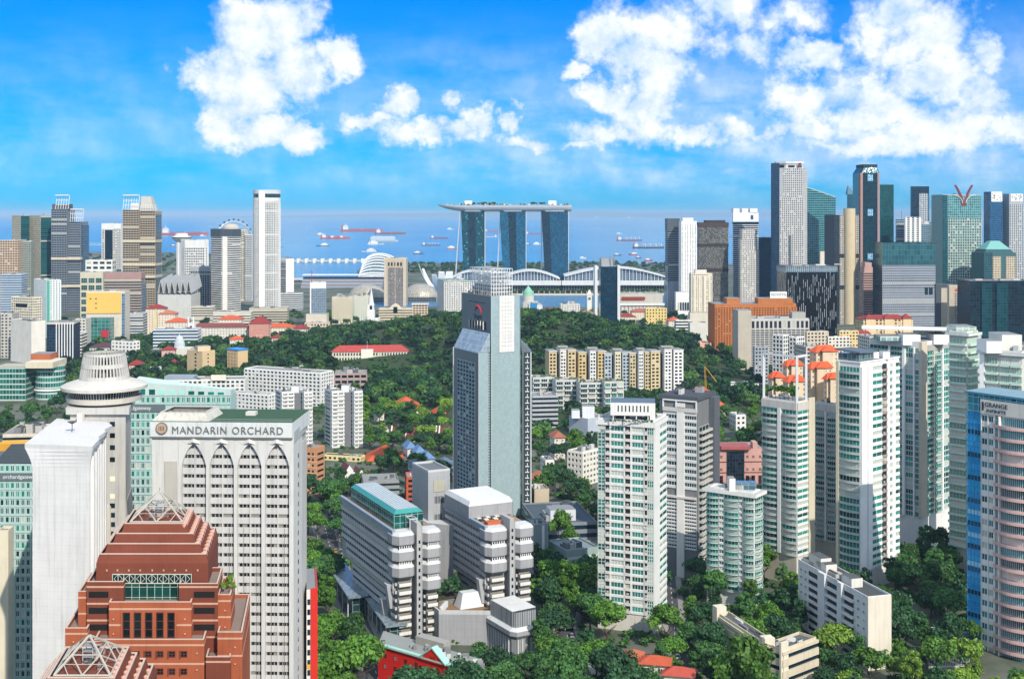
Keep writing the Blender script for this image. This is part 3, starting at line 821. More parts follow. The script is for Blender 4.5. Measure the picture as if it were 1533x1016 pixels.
# observation wheel on the shore
D = 3350; c = Vector((X(350, D), D, Zp(369, D))); rr = 38/F*D; yaw = R(52)
t = T('observation_wheel', 'giant observation wheel rising behind the octagonal banded tower', 'ferris wheel', c.x, c.y, 0, None)
e = Vector((math.cos(yaw), math.sin(yaw), 0)); m = t.mb('rim'); ms = t.mb('spoke')
def wp(a, r, o=0): return c+e*(r*math.cos(a))+Vector((0, 0, r*math.sin(a)))+Vector((-e.y, e.x, 0))*o
for i in range(56):
    a, b = 2*math.pi*i/56, 2*math.pi*(i+1)/56
    for o in (-2, 2): m.tube(wp(a, rr, o), wp(b, rr, o), 0.9, WHITE, 4)
    if i % 2 == 0: m.tube(wp(a, rr, -2), wp(b, rr, 2), .4, WHITE, 3); ms.tube(wp(a, 2), wp(a, rr), .18, WHITE, 3)
for i in range(28):
    p = wp(2*math.pi*i/28, rr+4.5, 0); k = MB()
    k.hexa([tuple(p+e*x*3.2+Vector((0, y*2.2, z*2.2))) for (x, y, z) in ((-1, -1, -1), (1, -1, -1), (1, 1, -1), (-1, 1, -1), (-.7, -1, 1), (.7, -1, 1), (.7, 1, 1), (-.7, 1, 1))], plain('2f3a44', .3)); t.obj('capsule', k)
k = t.mb('support')
for s in (-1, 1): k.tube(wp(0, 0, s*4), (c.x+s*30, c.y-22, 0), 2, WHITE, 6); k.tube(wp(0, 0, s*4), (c.x+s*30, c.y+22, 0), 2, WHITE, 6)
t.mb('hub').tube(wp(0, 0, -6), wp(0, 0, 6), 3, WHITE, 10); t.done()
# round hotel tower
D = 2150; cx, rad = X(395.5, D), 20.5/F*D; zt = Zp(284, D)
t = T('hotel_tower', 'tallest round white hotel tower left of the bay, with a dark glazed top', 'building', cx, D+rad, 0, FARG); FOOT.append([W_(375, D), W_(416, D), W_(416, D+50), W_(375, D+50)])
cy = D+rad; zb = Zp(301, D)
t.mb('wall').lathe(cx, cy, [(rad-1.2, 0), (rad-1.2, zt-1)], 40, wall('b9bcbc')); nf = 62
for k in range(nf+1):
    z = zb*k/nf
    t.mb('floor_slab').lathe(cx, cy, [(rad-1.2, z), (rad-.25, z), (rad-.25, z+1.0), (rad-1.2, z+1.0)], 40, wall('d9dad6'), cap=False)
for k in range(nf): 
    kb = MB(); kb.lathe(cx, cy, [(rad-1.05, zb*k/nf+1.0), (rad-1.05, zb*(k+1)/nf)], 40, G_DARK, cap=False); t.obj('window_band', kb)
for i in range(44):
    a = 2*math.pi*i/44
    if math.sin(a) > .3: continue
    p = Vector((cx+rad*math.cos(a), cy+rad*math.sin(a))); u = Vector((-math.sin(a), math.cos(a)))*.55; nn = Vector((math.cos(a), math.sin(a)))
    q = [p-u-nn*1.3, p-u, p+u, p+u-nn*1.3]; t.mb('fin').prism(q, 0, zb, wall('e0e0dc'))
a = -math.pi/2-.15; p = Vector((cx+rad*math.cos(a), cy+rad*math.sin(a)))
t.mb('stair_shaft').prism([(p.x-6, p.y-1.0), (p.x+5, p.y-1.0), (p.x+5, p.y+5), (p.x-6, p.y+5)], 0, zt-2, wall('e6e6e2'))
t.mb('top_glazing').lathe(cx, cy, [(rad-.4, zb+6), (rad-.4, zt-7)], 40, panes(2.2, 9, .3, .4, '12303a', '1f5660', '3c4a50'), cap=False)
t.mb('crown').lathe(cx, cy, [(rad, zb), (rad, zb+6), (rad-.6, zb+6)], 40, WHITE, cap=False); t.mb('crown').lathe(cx, cy, [(rad-.6, zt-7), (rad+.3, zt-7), (rad+.3, zt), (rad-3, zt), (rad-3, zt-2), (0.1, zt-2)], 40, wall('c6c9c9')); t.done()
t = TW(OFF, 'white slab with a striped louvred side, right of the round hotel tower', 415, 428, 440, 388, 2480, 40, group=FARG); core(t, wall('e2e2de'))
ribbon(t, t.F[3], 0, t.z1-4, 22, wall('d5d5d0'), G_GREY, wh=.6, rec=.5); roof(t, t.pts, t.z1, WHITE, 3, 3); t.done()
t = TW(OFF, 'blue grey glass block with a blank white side wall, in front of the bay', 457, 464, 488, 424, 1900, 8, group=FARG); core(t, wall('e0dfda'))
t.mb('curtain_wall').fbox(t.F[0], 2, t.F[0].L, 12, t.z1-8, 0, .4, panes(3, 3.8, .25, .5, '6e8294', '8497a6', '9aa6ae', metal=.3)); t.mb('podium').prism(rect(458, 458, 489, 1890, 0, 22), 0, 22, wall('c9bfae'), ROOFG); roof(t, t.pts, t.z1, WHITE, 3, 2)
z = t.z1; t.mb('mast').tube((X(466, 1905), 1910, z), (X(466, 1905), 1910, Zp(405, 1905)), .5, plain('a04030'), 5); t.done()
t = TW('apartment_block', 'cream apartment slab with stepped roof boxes beside the church spire', 494, 497, 527, 446, 1960, 6, group=FARG); core(t, wall('d8ceb4'))
skin(t, 'g', wall('d8ceb4'), G_GREY, 3.2, 4, ww=.55, wh=.5); roof(t, t.pts, t.z1, wall('d8ceb4'), 3, 7, tall=6); t.done()
t = TW('apartment_block', 'pale green and white apartment slab left of the church spire', 527, 529, 553, 444, 2020, 6, group=FARG); core(t, wall('c9ccb8'))
skin(t, 'g', wall('dcdccc'), G_TEAL, 3.2, 4, ww=.55, wh=.5); roof(t, t.pts, t.z1, CREAM, 4, 6, tall=5); t.done()
D = 1900; t = T('church', 'white church spire tapering to a point among the trees', 'church', X(555.5, D), D+5, 0); zs = Zp(431, D)
b = rect(550, 550, 560.5, D, 0, 11); t.mb('tower').prism(b, 0, 26, WHITE); b2 = inset(b, 2.2); t.mb('belfry').prism(inset(b, .8), 26, 36, WHITE)
for i in range(4):
    f = Fc(inset(b, .8)[i], inset(b, .8)[(i+1) % 4]); t.mb('louvre').fbox(f, f.L*.3, f.L*.7, 28, 34, 0, .15, G_DARK)
m = t.mb('spire'); ctr = sum(b, Vector((0, 0)))/4; m.lathe(ctr.x, ctr.y, [(4.2, 36), (2, 36+(zs-36)*.55), (0.1, zs)], 8, WHITE)
t.mb('nave').prism(rect(546, 546, 566, D+12, 0, 30), 0, 12, WHITE); t.done()
t = TW('hotel_tower', 'beige framed tower with a dark grid centre standing before the ribbed glass dome', 575, 575, 608, 388, 2350, 0, 38, group=FARG); core(t, wall('bcae98'))
fc = t.F[0]; grid(t, fc, 0, t.z1-16, 30, 12, wall('8c8783'), G_DARK, u0=fc.L*.14, u1=fc.L*.86, ww=.6, wh=.5, rec=.3)
for u in (.0, .15, .49, .86): t.mb('pier').fbox(fc, fc.L*u, fc.L*(u+.13 if u in (0, .86) else u+.025), 0, t.z1, 0, .9, wall('c4b7a2'))
for k in range(5): t.mb('attic_window').fbox(fc, fc.L*(.17+.14*k), fc.L*(.25+.14*k), t.z1-13, t.z1-6, 0, .2, G_DARK)
roof(t, t.pts, t.z1, wall('c4b7a2'), 3, 4, par=2); t.done()
t = TW('hotel', 'low beige hotel with an arched pediment below the beige framed tower', 565, 567, 617, 463, 1960, 3, group=FARG); core(t, wall('cdbd9f')); skin(t, 'r', wall('d2c4a8'), G_DARK, 4, wh=.42)
f = t.F[0]; m = t.mb('pediment'); n = 10; P = [(f.L*(.3+.4*i/n), t.z1+9*math.sin(math.pi*i/n)) for i in range(n+1)]
for i in range(n):
    a, b = P[i], P[i+1]; m.hexa([f.pt(a[0], t.z1, 1), f.pt(b[0], t.z1, 1), f.pt(b[0], t.z1, -6), f.pt(a[0], t.z1, -6), f.pt(a[0], a[1], 1), f.pt(b[0], b[1], 1), f.pt(b[0], b[1], -6), f.pt(a[0], a[1], -6)], wall('d8cbb0'))
t.mb('arch_window').fbox(f, f.L*.44, f.L*.56, t.z1-6, t.z1+4, 0, 1.2, G_DARK); roof(t, t.pts, t.z1, CREAM, 2, 6, tall=4); t.done()
t = TW('office_block', 'square cream block with a flat overhanging roof beside the pediment hotel', 617, 618, 640, 456, 2000, 3); core(t, wall('c9b49a')); skin(t, 'f', wall('cdb9a0'), G_DARK, 4.2, 5, fw=1.2); t.mb('roof_slab').prism(inset(t.pts, -2), t.z1, t.z1+2, WHITE, ROOFG); t.done()
t = TW('hotel', 'white hotel with a tight grid of dark square windows left of the slender grey tower', 655, 665, 706, 421, 2130, 12, group=FARG); core(t, wall('d5d3cc')); skin(t, 'g', wall('dad8d2'), G_DARK, 3.8, 4, ww=.62, wh=.56, rec=.5); roof(t, t.pts, t.z1, wall('7fa89e'), 3, 4); t.done()
# --- theatre shells
def shell(lab, pl, pr, ytop, D, c):
    t = T('theatre_shell', lab, 'theatre', X((pl+pr)/2, D), D+30, 0, 'twin theatre shells by the bay'); m = t.mb('shell'); w = (pr-pl)/2/F*D; h = Zp(ytop, D); n, k = 20, 9
    mm = panes(3, 2.2, .5, .5, 'a39c8c', 'c4bdac', '6c6a64', metal=.1, rough=.4)
    pt = lambda i, j: (X((pl+pr)/2, D)+w*math.cos(math.pi*2*i/n)*math.cos(math.pi/2*j/k)**.8, D+30+32*math.sin(math.pi*2*i/n)*math.cos(math.pi/2*j/k)**.8, h*math.sin(math.pi/2*j/k))
    for i in range(n):
        for j in range(k):
            q = [pt(i, j), pt(i+1, j), pt(i+1, j+1), pt(i, j+1)]
            m.face(q if j < k-1 else q[:3], mm, uv=[(i*8, j*4), (i*8+8, j*4), (i*8+8, j*4+4), (i*8, j*4+4)][:len(q if j < k-1 else q[:3])])
    b = rect(pl+3, pl+3, pr-3, D-8, 0, 20); t.mb('foyer').prism(b, 0, 9, panes(3, 4.5, .3, .4, '1c3038', '2c4a54', 'a8a8a0')); t.done(); return t
shell('left spiky grey theatre shell, low and domed beside the bay', 517, 578, 427, 2450, 'a'); shell('right theatre shell with a glazed end behind the white grid hotel', 600, 656, 426, 2460, 'a')
# --- ribbed glasshouse
D = 3560; t = T('glasshouse', 'glass dome with sweeping white ribs on the bay shore', 'glasshouse', X(578, D), D, 0); n = 16; rows = 9; gm = panes(5, 4, .4, .4, '1e3e48', '4a6a70', 'b0b8b8', metal=.4)
def gh(k, i):
    s = k/(rows-1); x0 = X(541+6*s, D); x1 = X(604-6*s, D); hz = Zp(380+30*s**1.3, D); a = math.pi*i/n
    return Vector(((x0+x1)/2-(x1-x0)/2*math.cos(a)*(1 if i else 1), D-20*k+10*math.sin(a), max(0, hz*math.sin(a)**.75*(1-.12*math.cos(a)*-1))))
for k in range(rows):
    for i in range(n):
        t.mb('rib').tube(gh(k, i), gh(k, i+1), 2.0, wall('e8e8e6'), 5)
        if k < rows-1: t.mb('glazing').face([gh(k, i), gh(k+1, i), gh(k+1, i+1), gh(k, i+1)], gm)
t.done()
# --- lotus shaped museum
D = 2680; t = T('lotus_museum', 'white lotus shaped museum with upturned petals by the water', 'museum', X(665, D), D, 0); PW = plain('e4e4e2', .45)
for (dx, dy, top, wd) in ((-28, -10, 396, 13), (-14, -34, 411, 12), (-3, -30, 407, 13), (10, -26, 407, 13), (22, -20, 414, 11), (-24, 16, 404, 12), (6, 24, 409, 12), (24, 14, 412, 11)):
    k = MB(); h = Zp(top, D); sx = dx*1.35/F*D if dx < -20 else dx/F*D; prev = None
    for i in range(9):
        s = i/8; r = s**.62; c = Vector((X(665, D)+sx*r, D+dy*r, 4+(h-4)*s**1.7)); w = wd*(.35+.75*math.sin(math.pi*min(1, s*.62+.2))); side = Vector((-dy, sx, 0)).normalized()*w*.62; th = Vector((0, 0, 5*(1-s*.5)))
        cur = (c-side, c+side, c+side+th, c-side+th)
        if prev:
            for a in range(4): k.face([prev[a], cur[a], cur[(a+1) % 4], prev[(a+1) % 4]], PW)
        prev = cur
    k.face(prev, PW); t.obj('petal', k)
t.mb('base').lathe(X(665, D), D, [(16, 0), (20, 6), (9, 12)], 20, PW); t.done()
# --- three tower resort with the ship shaped deck
D = 2790; t = T('resort_hotel', 'three tall glass hotel towers carrying one long ship shaped roof deck', 'hotel', X(765, D), D+30, 0); zt = Zp(316.5, D)
SILV = plain('c9ced2', .35, .3, name='silver_cladding')
gmat = [panes(2.6, 3.4, .15, .45, '0b2d38', '1f6570', '0e2a33', metal=.5, curtain=.07, ccol='3f8a8c'), panes(2.6, 3.4, .15, .45, '0f3f55', '1f7090', '0d3040', metal=.35), panes(2.6, 3.4, .15, .4, '0c3850', '1a6282', '0c2c3e', metal=.35)]
for i, (tl, tr, bl, br, lt, lb) in enumerate(((690, 725.5, 694, 725.5, 688, 681), (748, 787, 752.5, 787, 748.5, 744), (810.5, 850.5, 815, 850.5, 810, 812))):
    p1 = [W_(tl, D), W_(tr, D), (X(tr, D), D+24), (X(tl, D), D+24)]; sh = 1.25
    p0 = [(X(bl+(bl-tl)*.4, D), D-14), (X(br, D), D-14), (X(br, D), D+14), (X(bl+(bl-tl)*.4, D), D+14)]
    k = MB(); k.loft(p0, 0, p1, zt, gmat[i], ROOFG)
    sl_ = t.obj('tower_slab', k)
    k = MB(); f0 = Fc(p1[0], p1[1]); c0, c1 = (.28, .60) if i == 0 else ((.33, .62) if i == 1 else (.0, .30))
    A = lambda s, zz, n: tuple(Vector((*p0[0], 0)).lerp(Vector((*p0[1], 0)), s).lerp(Vector((*p1[0], zt)).lerp(Vector((*p1[1], zt)), s), zz)+Vector((0, -n, 0)))
    k.face([A(c0, .02, .5), A(c1, .02, .5), A(c1, .995, .5), A(c0, .995, .5)], panes(2.6, 3.4, .1, .6, '081f2c', '123c4e', '081a24', metal=.4)); t.obj('dark_bay', k)
    k = MB()
    q = lambda px, y, d: (X(px, D), d, y)
    k.hexa([q(lb-1.6, 0, D+6), q(lb, 0, D+6), q(lb, 0, D+46), q(lb-1.6, 0, D+46), q(lt, zt-2, D+2), q(lt+1.4, zt-2, D+2), q(lt+1.4, zt-2, D+26), q(lt, zt-2, D+26)], SILV); t.obj('leg', k)
    k = MB(); k.prism([(X(tr, D), D-1.0), (X(tr+1.1, D), D-1.0), (X(tr+1.1, D), D+24), (X(tr, D), D+24)], 0, zt, SILV); t.obj('edge_fin', k)
    k = MB(); k.prism([(X(tl+6, D), D-3), (X(tr-6, D), D-3), (X(tr-6, D), D+22), (X(tl+6, D), D+22)], zt, zt+3, wall('e2e6e6')); t.obj('roof_neck', k)
k = MB(); st = [(655, .12, .25), (660, .35, .5), (668, .62, .75), (680, .85, .92), (695, 1, 1), (760, 1, 1), (830, 1, 1), (851, 1, .96), (855.5, .93, .8)]; zd = Zp(307, D); prev = None; nn = 10
for (px, hh, ww) in st:
    rise = 0 if px > 690 else (690-px)/35*1.5
    ring = [(X(px, D), D+12-24*ww*math.cos(math.pi*j/nn), zd+rise-15*hh*math.sin(math.pi*j/nn)**.8) for j in range(nn+1)]
    if prev:
        for j in range(nn): k.face([prev[j], ring[j], ring[j+1], prev[j+1]][::-1], SILV)
        k.face([prev[0], prev[nn], ring[nn], ring[0]], wall('b7b2a6'))
    else: k.face(ring, SILV)
    prev = ring
k.face(prev[::-1], SILV); t.obj('roof_deck', k)
for (a, b) in ((695.5, 707), (821, 833)): k = MB(); k.prism([W_(a, D+2), W_(b, D+2), W_(b, D+18), W_(a, D+18)], zd, Zp(300.3, D), WHITE); t.obj('roof_house', k)
rg = random.Random(5); k = MB()
for i in range(70):
    px = rg.uniform(668, 853); k.prism([W_(px, D-5), W_(px+rg.uniform(.6, 3), D-5), W_(px+2, D+4), W_(px, D+4)], zd, zd+rg.uniform(1.2, 4.0), wall(rg.choice(['8c8c88', '55585a', 'd8d8d0', '3f5a3a', 'a08a70'])))
t.obj('deck_fittings', k)
for (a, b) in ((708, 742), (796, 820)):
    V, U = [], []
    for i in range(int((b-a)/2.2)):
        v, u = crown_arrays(i, 4.5, 4, 6, 120, .8); V.append(v+np.array([X(rg.uniform(a, b), D), D+rg.uniform(-4, 14), zd+3.5])); U.append(u)
    me = quads_mesh('roof_garden', np.concatenate(V)-np.array(t.loc), np.concatenate(U), LEAF[3]); o = bpy.data.objects.new('roof_garden', me); COL.objects.link(o); o.parent = t.o
t.done(); FOOT.append([W_(680, D), W_(856, D), W_(856, D+60), W_(680, D+60)])
# --- white roofed exhibition halls along the bay
def hall(lab, prof, D, base, dep=70):
    t = T('exhibition_hall', lab, 'hall', X(prof[len(prof)//2][0], D), D+20, 0, 'wave roofed halls along the bay'); m = t.mb('roof'); g = t.mb('glazing'); r = t.mb('rib')
    for i in range(len(prof)-1):
        (a, ya), (b, yb) = prof[i], prof[i+1]; za, zb = Zp(ya, D), Zp(yb, D); zz = Zp(base, D)
        m.hexa([(X(a, D), D-6, za-3), (X(b, D), D-6, zb-3), (X(b, D), D+dep, zb-3), (X(a, D), D+dep, za-3), (X(a, D), D-6, za), (X(b, D), D-6, zb), (X(b, D), D+dep, zb), (X(a, D), D+dep, za)], wall('c6caca'))
        g.face([(X(a, D), D, zz), (X(b, D), D, zz), (X(b, D), D, zb-3), (X(a, D), D, za-3)], panes(4, 5, .4, .5, '3a5878', '5a7c9a', 'a8b2b8', metal=.4))
        for q in range(2): px = a+(b-a)*q/2; r.tube((X(px, D), D-3, zz), (X(px, D), D-3, za+(zb-za)*q/2-3), .7, WHITE, 4)
    a, b = prof[0][0], prof[-1][0]
    t.mb('terrace').prism([W_(a-4, D-24), W_(b+2, D-24), W_(b+2, D+10), W_(a-4, D+10)], Zp(base+6, D), Zp(base, D), wall('cfcfc9'))
    t.mb('lower_wall').prism([W_(a-2, D-14), W_(b+1, D-14), W_(b+1, D+10), W_(a-2, D+10)], 0, Zp(base+6, D), panes(6, 6, .8, .5, '28343a', '4a5658', 'b9b7ac', metal=.1)); t.done()
def arc(x0, y0, x1, y1, pk, n=9): return [(x0+(x1-x0)*i/n, y0+(y1-y0)*i/n-pk*math.sin(math.pi*i/n)) for i in range(n+1)]
hall('long white roofed hall with a wave line behind the dark glass block', arc(845, 412, 996, 413, 13, 14), 2702, 420)
hall('shorter white roofed hall between the slender grey tower and the long hall', arc(752, 414, 838, 416, 11, 9), 2704, 420)
hall('wave roofed hall left of the slender grey tower, beside the lotus museum', arc(674, 416, 734, 414, 10, 7), 2706, 420)
# ---------------------------------------------------------------- right hand business district
CBD = 'towers of the business district'
def CB(lab, pl, pm, pr, yt, D, th=0, depth=None, name=OFF): return TW(name, lab, pl, pm, pr, yt, D, th, depth, group=CBD)
t = CB('slim dark banded tower with a plain grey crown, leftmost of the business district', 996, 1000, 1017, 327, 2200, 8); core(t, wall('5a6068')); zc = Zp(346, 2200)
skin(t, 'r', wall('8a9098'), G_DARK, 3.9, z1=zc, wh=.55, rec=.5); t.mb('crown').prism(inset(t.pts, -.6), zc, t.z1, panes(2, 25, .4, .1, '464c52', '5a6066', '7c8288', metal=.3), ROOFG)
t.mb('podium').prism(inset(t.pts, -2), 0, 55, panes(3, 20, .6, .5, '8d9aa8', '9eaab6', '6f7c88', metal=.2), ROOFG); t.done()
t = CB('bright white slim tower with a stepped top beside the dark banded tower', 1016, 1020, 1043, 331, 2160, 4); core(t, wall('e8e8e4'))
f = t.F[0]; grid(t, f, 40, t.z1-6, 52, 6, wall('ecece8'), G_GREY, ww=.45, wh=.45, rec=.4); slab(t, rect(1022, 1022, 1038, 2163, 0, 20), t.z1, Zp(326, 2160), wall('e8e8e4'))
t.mb('podium').prism(rect(1010, 1012, 1038, 2140, 4), 0, Zp(437, 2140), wall('e4e4e0'), ROOFG)
for k in range(6): t.mb('podium_window').fbox(Fc(W_(1012, 2140), W_(1038, 2140)), 3+k*4.2, 5.6+k*4.2, 8, 22, 0, .2, G_DARK)
t.done()
t = CB('broad dark brown tower with a busy grid of panes and a flat dark cap', 1043, 1046, 1090, 333, 2260, 5); core(t, wall('4e4742'))
skin(t, 'c', None, None) if 0 else t.mb('curtain_wall').prism(inset(t.pts, -.25), 0, t.z1-8, panes(2.6, 3.4, .7, 1.5, '232a2c', '8d9a94', '564c47', metal=.15, rough=.3), ROOFG)
for y in (404, 367): k = MB(); k.prism(inset(t.pts, -.7), Zp(y, 2260)-3, Zp(y, 2260)+3, wall('3c3531')); t.obj('band', k)
t.mb('cap').prism(inset(t.pts, -1), t.z1-8, t.z1, wall('4a3f3a'), ROOFG); slab(t, rect(1056, 1056, 1086, 2265, 0, 20), t.z1, t.z1+4, wall('3c3531')); t.done()
t = CB('white capped tower with blue bands and an open cut in its crown', 1097, 1098, 1135, 318, 2330, 4); core(t, wall('d8dada'))
zc = Zp(334, 2330); skin(t, 'r', wall('ccd0d2'), G_BLUE, 3.8, z1=zc, wh=.58, rec=.5); t.mb('crown').prism(inset(t.pts, -.7), zc, t.z1, wall('e4e5e4'), ROOFG)
for (a, b) in ((1098, 1107), (1111, 1120), (1123, 1134)): slab(t, rect(a, a, b, 2331, 0, 26), t.z1, Zp(312, 2330), wall('e8e8e6'), 'crown')
t.mb('dark_band').prism(inset(t.pts, -.9), zc-2, zc+2.5, G_DARK); t.mb('emblem').fbox(t.F[0], 33, 38, zc+7, zc+15, .75, .95, plain('23486e')); t.done()
D = 2210; t = CB('pale stepped tower rising in three setbacks in front of the white capped tower', 1106, 1109, 1136, 375, D, 6); core(t, wall('c3c0b8')); skin(t, 'g', wall('cfccc5'), G_GREY, 3.7, 3, ww=.62, wh=.55)
for (a, b, y0, y1) in ((1109, 1134, 375, 358), (1111, 1131, 358, 343)):
    p = rect(a, a, b, D+6, 0, 26); z0, z1 = Zp(y0, D), Zp(y1, D); t.mb('wall').prism(p, z0, z1, wall('c3c0b8'), ROOFG); grid(t, Fc(p[0], p[1]), z0, z1, round((z1-z0)/3.7), 8, wall('cfccc5'), G_GREY, ww=.62, wh=.55)
t.done()
t = CB('dark blue slab between the stepped tower and the twin slab bank tower', 1134, 1136, 1157, 356, 2420, 5); core(t, panes(3, 3.8, .3, .6, '0e2a44', '1e4a68', '2c4a5c', metal=.4)); roof(t, t.pts, t.z1, DGREY, 2, 2); t.done()
t = CB('cream apartment tower with deep balcony rows in front of the brown tower', 1032, 1035, 1066, 410, 1960, 5, name='apartment_tower'); core(t, wall('d6cdb8'))
f = t.F[0]; skin(t, 'g', wall('ddd4c0'), G_GREY, 3.5, 3.4, ww=.55, wh=.5, rec=.5)
for k in range(4): t.mb('bay_window').fbox(f, f.L*(.1+.24*k), f.L*(.2+.24*k), 6, t.z1-4, .4, 1.6, wall('d9d0bb'))
slab(t, rect(1041, 1041, 1058, 1965, 0, 14), t.z1, Zp(404, 1960), wall('ddd6c6')); t.mb('podium').prism(rect(1030, 1033, 1070, 1940, 5), 0, Zp(468, 1940), wall('cfc7b6'), ROOFG); roof(t, t.pts, t.z1, CREAM, 3, 3); t.done()
# twin slab bank tower
D = 2160; pts = [W_(1167, D), W_(1203, D), (X(1208, D+14), D+14), (X(1208, D+46), D+46), (X(1166, D+46), D+46), (X(1154.5, D+16), D+16)]
t = tower(OFF, 'tallest pale grey stepped tower of the district with a notched round crown', 'building', pts, Zp(252, D), 0, CBD); core(t, wall('a9abac'))
nf = round(t.z1/3.8)
grid(t, t.F[0], 0, Zp(296, D), round(Zp(296, D)/3.8), 12, wall('c4c3c0'), G_GREY, ww=.6, wh=.55, rec=.9); grid(t, t.F[0], Zp(296, D), t.z1, 13, 10, wall('c4c3c0'), G_GREY, u0=t.F[0].L*.14, u1=t.F[0].L*.94, ww=.6, wh=.55, rec=.7)
grid(t, t.F[1], 0, t.z1, nf, 5, wall('c4c3c0'), G_GREY, ww=.6, wh=.55, rec=.4); t.mb('dark_side').fbox(t.F[5], 0, t.F[5].L, 0, Zp(244, D), 0, .6, panes(3, 3.8, .3, .6, '163450', '24506e', '3a5a70', metal=.4))
t.mb('shaft').fbox(t.F[0], t.F[0].L*.38, t.F[0].L*.48, 0, Zp(352, D), .9, 2.2, panes(2, 3.8, .4, .8, '3a4a58', '5a6a76', '8a9298'))
p8 = [(X(1185.5, D)+25*math.cos(a), D+22+20*math.sin(a)) for a in [2*math.pi*(i+.5)/8 for i in range(8)]]
t.mb('crown').prism(p8, t.z1, Zp(245, D), wall('c9c9c7'), ROOFG); t.mb('crown').prism(inset(p8, -1.5), Zp(245, D), Zp(241.5, D), wall('d5d5d2'), ROOFG)
for i in (4, 5, 6): f = Fc(p8[i], p8[(i+1) % 8]); t.mb('crown_slot').fbox(f, f.L*.2, f.L*.8, t.z1+1.5, t.z1+5.5, 0, .2, G_DARK)
t.mb('emblem').fbox(Fc(W_(1167, D), W_(1203, D)), 33, 38, Zp(250, D), Zp(244, D), -.5, 1.2, plain('7d3038')); t.done()
# sloped glass tower
D = 2290; pts = rect(1202, 1204, 1251, D, 4, 40); t = tower(OFF, 'broad teal glass tower with a roof sloping down to the right', 'building', pts, Zp(296, D), 0, CBD)
g = panes(4, 4.2, .3, 1.2, '0e3a44', '1f6c72', '6b9ea0', metal=.5); zl, zr = Zp(279, D), Zp(295, D); t.mb('curtain_wall').prism(pts, 0, 1, g, g, z1s=[zl, zr, zr, zl])
f = Fc(pts[0], pts[1]); t.mb('roof_edge').hexa([f.pt(0, zl-1, .5), f.pt(f.L, zr-1, .5), f.pt(f.L, zr-1, -2), f.pt(0, zl-1, -2), f.pt(0, zl+1, .5), f.pt(f.L, zr+1, .5), f.pt(f.L, zr+1, -2), f.pt(0, zl+1, -2)], wall('9fb4b8')); t.done()
D = 2265; pts = rect(1203, 1205, 1226, D, 4, 18); t = tower(OFF, 'lower dark glass wing leaning on the sloped teal tower', 'building', pts, Zp(330, D), 0, CBD); g = panes(4, 4.2, .3, .8, '0b2733', '17404e', '3f6068', metal=.5); t.mb('curtain_wall').prism(pts, 0, 1, g, g, z1s=[Zp(314, D), Zp(330, D), Zp(330, D), Zp(314, D)]); t.done()
t = CB('low cream block with a blank wall below the sloped teal tower', 1226, 1228, 1247, 377, 2230, 4); core(t, wall('d3ccbd')); roof(t, t.pts, t.z1, CREAM, 2, 2); t.done()
# rounded bank tower
D = 1960; t = CB('dark tower with a smooth beige rounded stair column down its front', 1246, 1249, 1286, 322, D, 6, 44); core(t, wall('4b5056'))
f = t.F[0]; u = lambda px: (px-1249)/(1286-1249)*f.L
grid(t, f, 0, t.z1, 52, 2, wall('b9b2a4'), G_DARK, u0=u(1257), u1=u(1263), ww=.6, wh=.5, rec=.9); grid(t, f, 0, t.z1, 52, 1, wall('b9b2a4'), G_DARK, u0=u(1281), u1=u(1285), ww=.6, wh=.5, rec=.9); ribbon(t, f, 0, t.z1, 52, wall('3c4248'), G_DARK, u1=u(1257), wh=.6)
for (z0, z1) in ((Zp(383, D)-3, Zp(383, D)+3), (Zp(430, D)-3, Zp(430, D)+3)): t.mb('service_floor').fbox(f, 0, f.L, z0, z1, 0, 1.1, wall('2c3238'))
cx, r = X(1272.5, D), 8.8/F*D; t.mb('stair_column').lathe(cx, D+4, [(r, 0), (r, Zp(312, D)), (.1, Zp(312, D))], 28, wall('c9b896', joint=(30, 3.8, .25, .12))); t.done()
t = CB('dark blue tower with a sharp leaning spire, behind the chamfered pink edged tower', 1268, 1269, 1290, 291, 2420, 5); core(t, panes(3, 4, .3, .8, '123a4e', '235a6e', '3a6878', metal=.5))
m = t.mb('spire'); p = W_(1269, 2420); m.loft([p, (p[0]+14, p[1]), (p[0]+14, p[1]+16), (p[0], p[1]+16)], t.z1, [p, (p[0]+1.5, p[1]), (p[0]+1.5, p[1]+3), (p[0], p[1]+3)], Zp(278, 2420), wall('6a8a98'), ROOFG); t.done()
D = 2260; c8 = lambda a, b, cut, dep, d0=0: [W_(a+cut, D+d0), W_(b-cut, D+d0), (X(b, D+d0), D+d0+8), (X(b, D+d0), D+dep), (X(a, D+d0), D+dep), (X(a, D+d0), D+d0+8)]
pts = c8(1287, 1318, 3.5, 46); t = tower(OFF, 'tall dark teal tower with pink granite edges and a chamfered cap', 'building', pts, Zp(259, D), 0, CBD); g = panes(3, 3.9, .25, .6, '07242c', '124048', '163a42', metal=.5); core(t, g)
for i in (1, 5):
    grid(t, t.F[i], 0, t.z1, 70, 2, wall('a8867c'), G_DARK, ww=.5, wh=.5, rec=.5)
t.mb('edge_pier').fbox(t.F[0], -3, 1.2, 0, t.z1, 0, .8, wall('a8867c')); t.mb('edge_pier').fbox(t.F[0], t.F[0].L-1.2, t.F[0].L+2, 0, t.z1, 0, .8, wall('a8867c'))
m = t.mb('cap'); m.loft(pts, t.z1, c8(1290.5, 1315, 3, 40, 4), Zp(250, D), g); m.prism(c8(1290, 1315.5, 3, 41, 3), Zp(250, D), Zp(246, D), wall('2a3a40'), ROOFG)
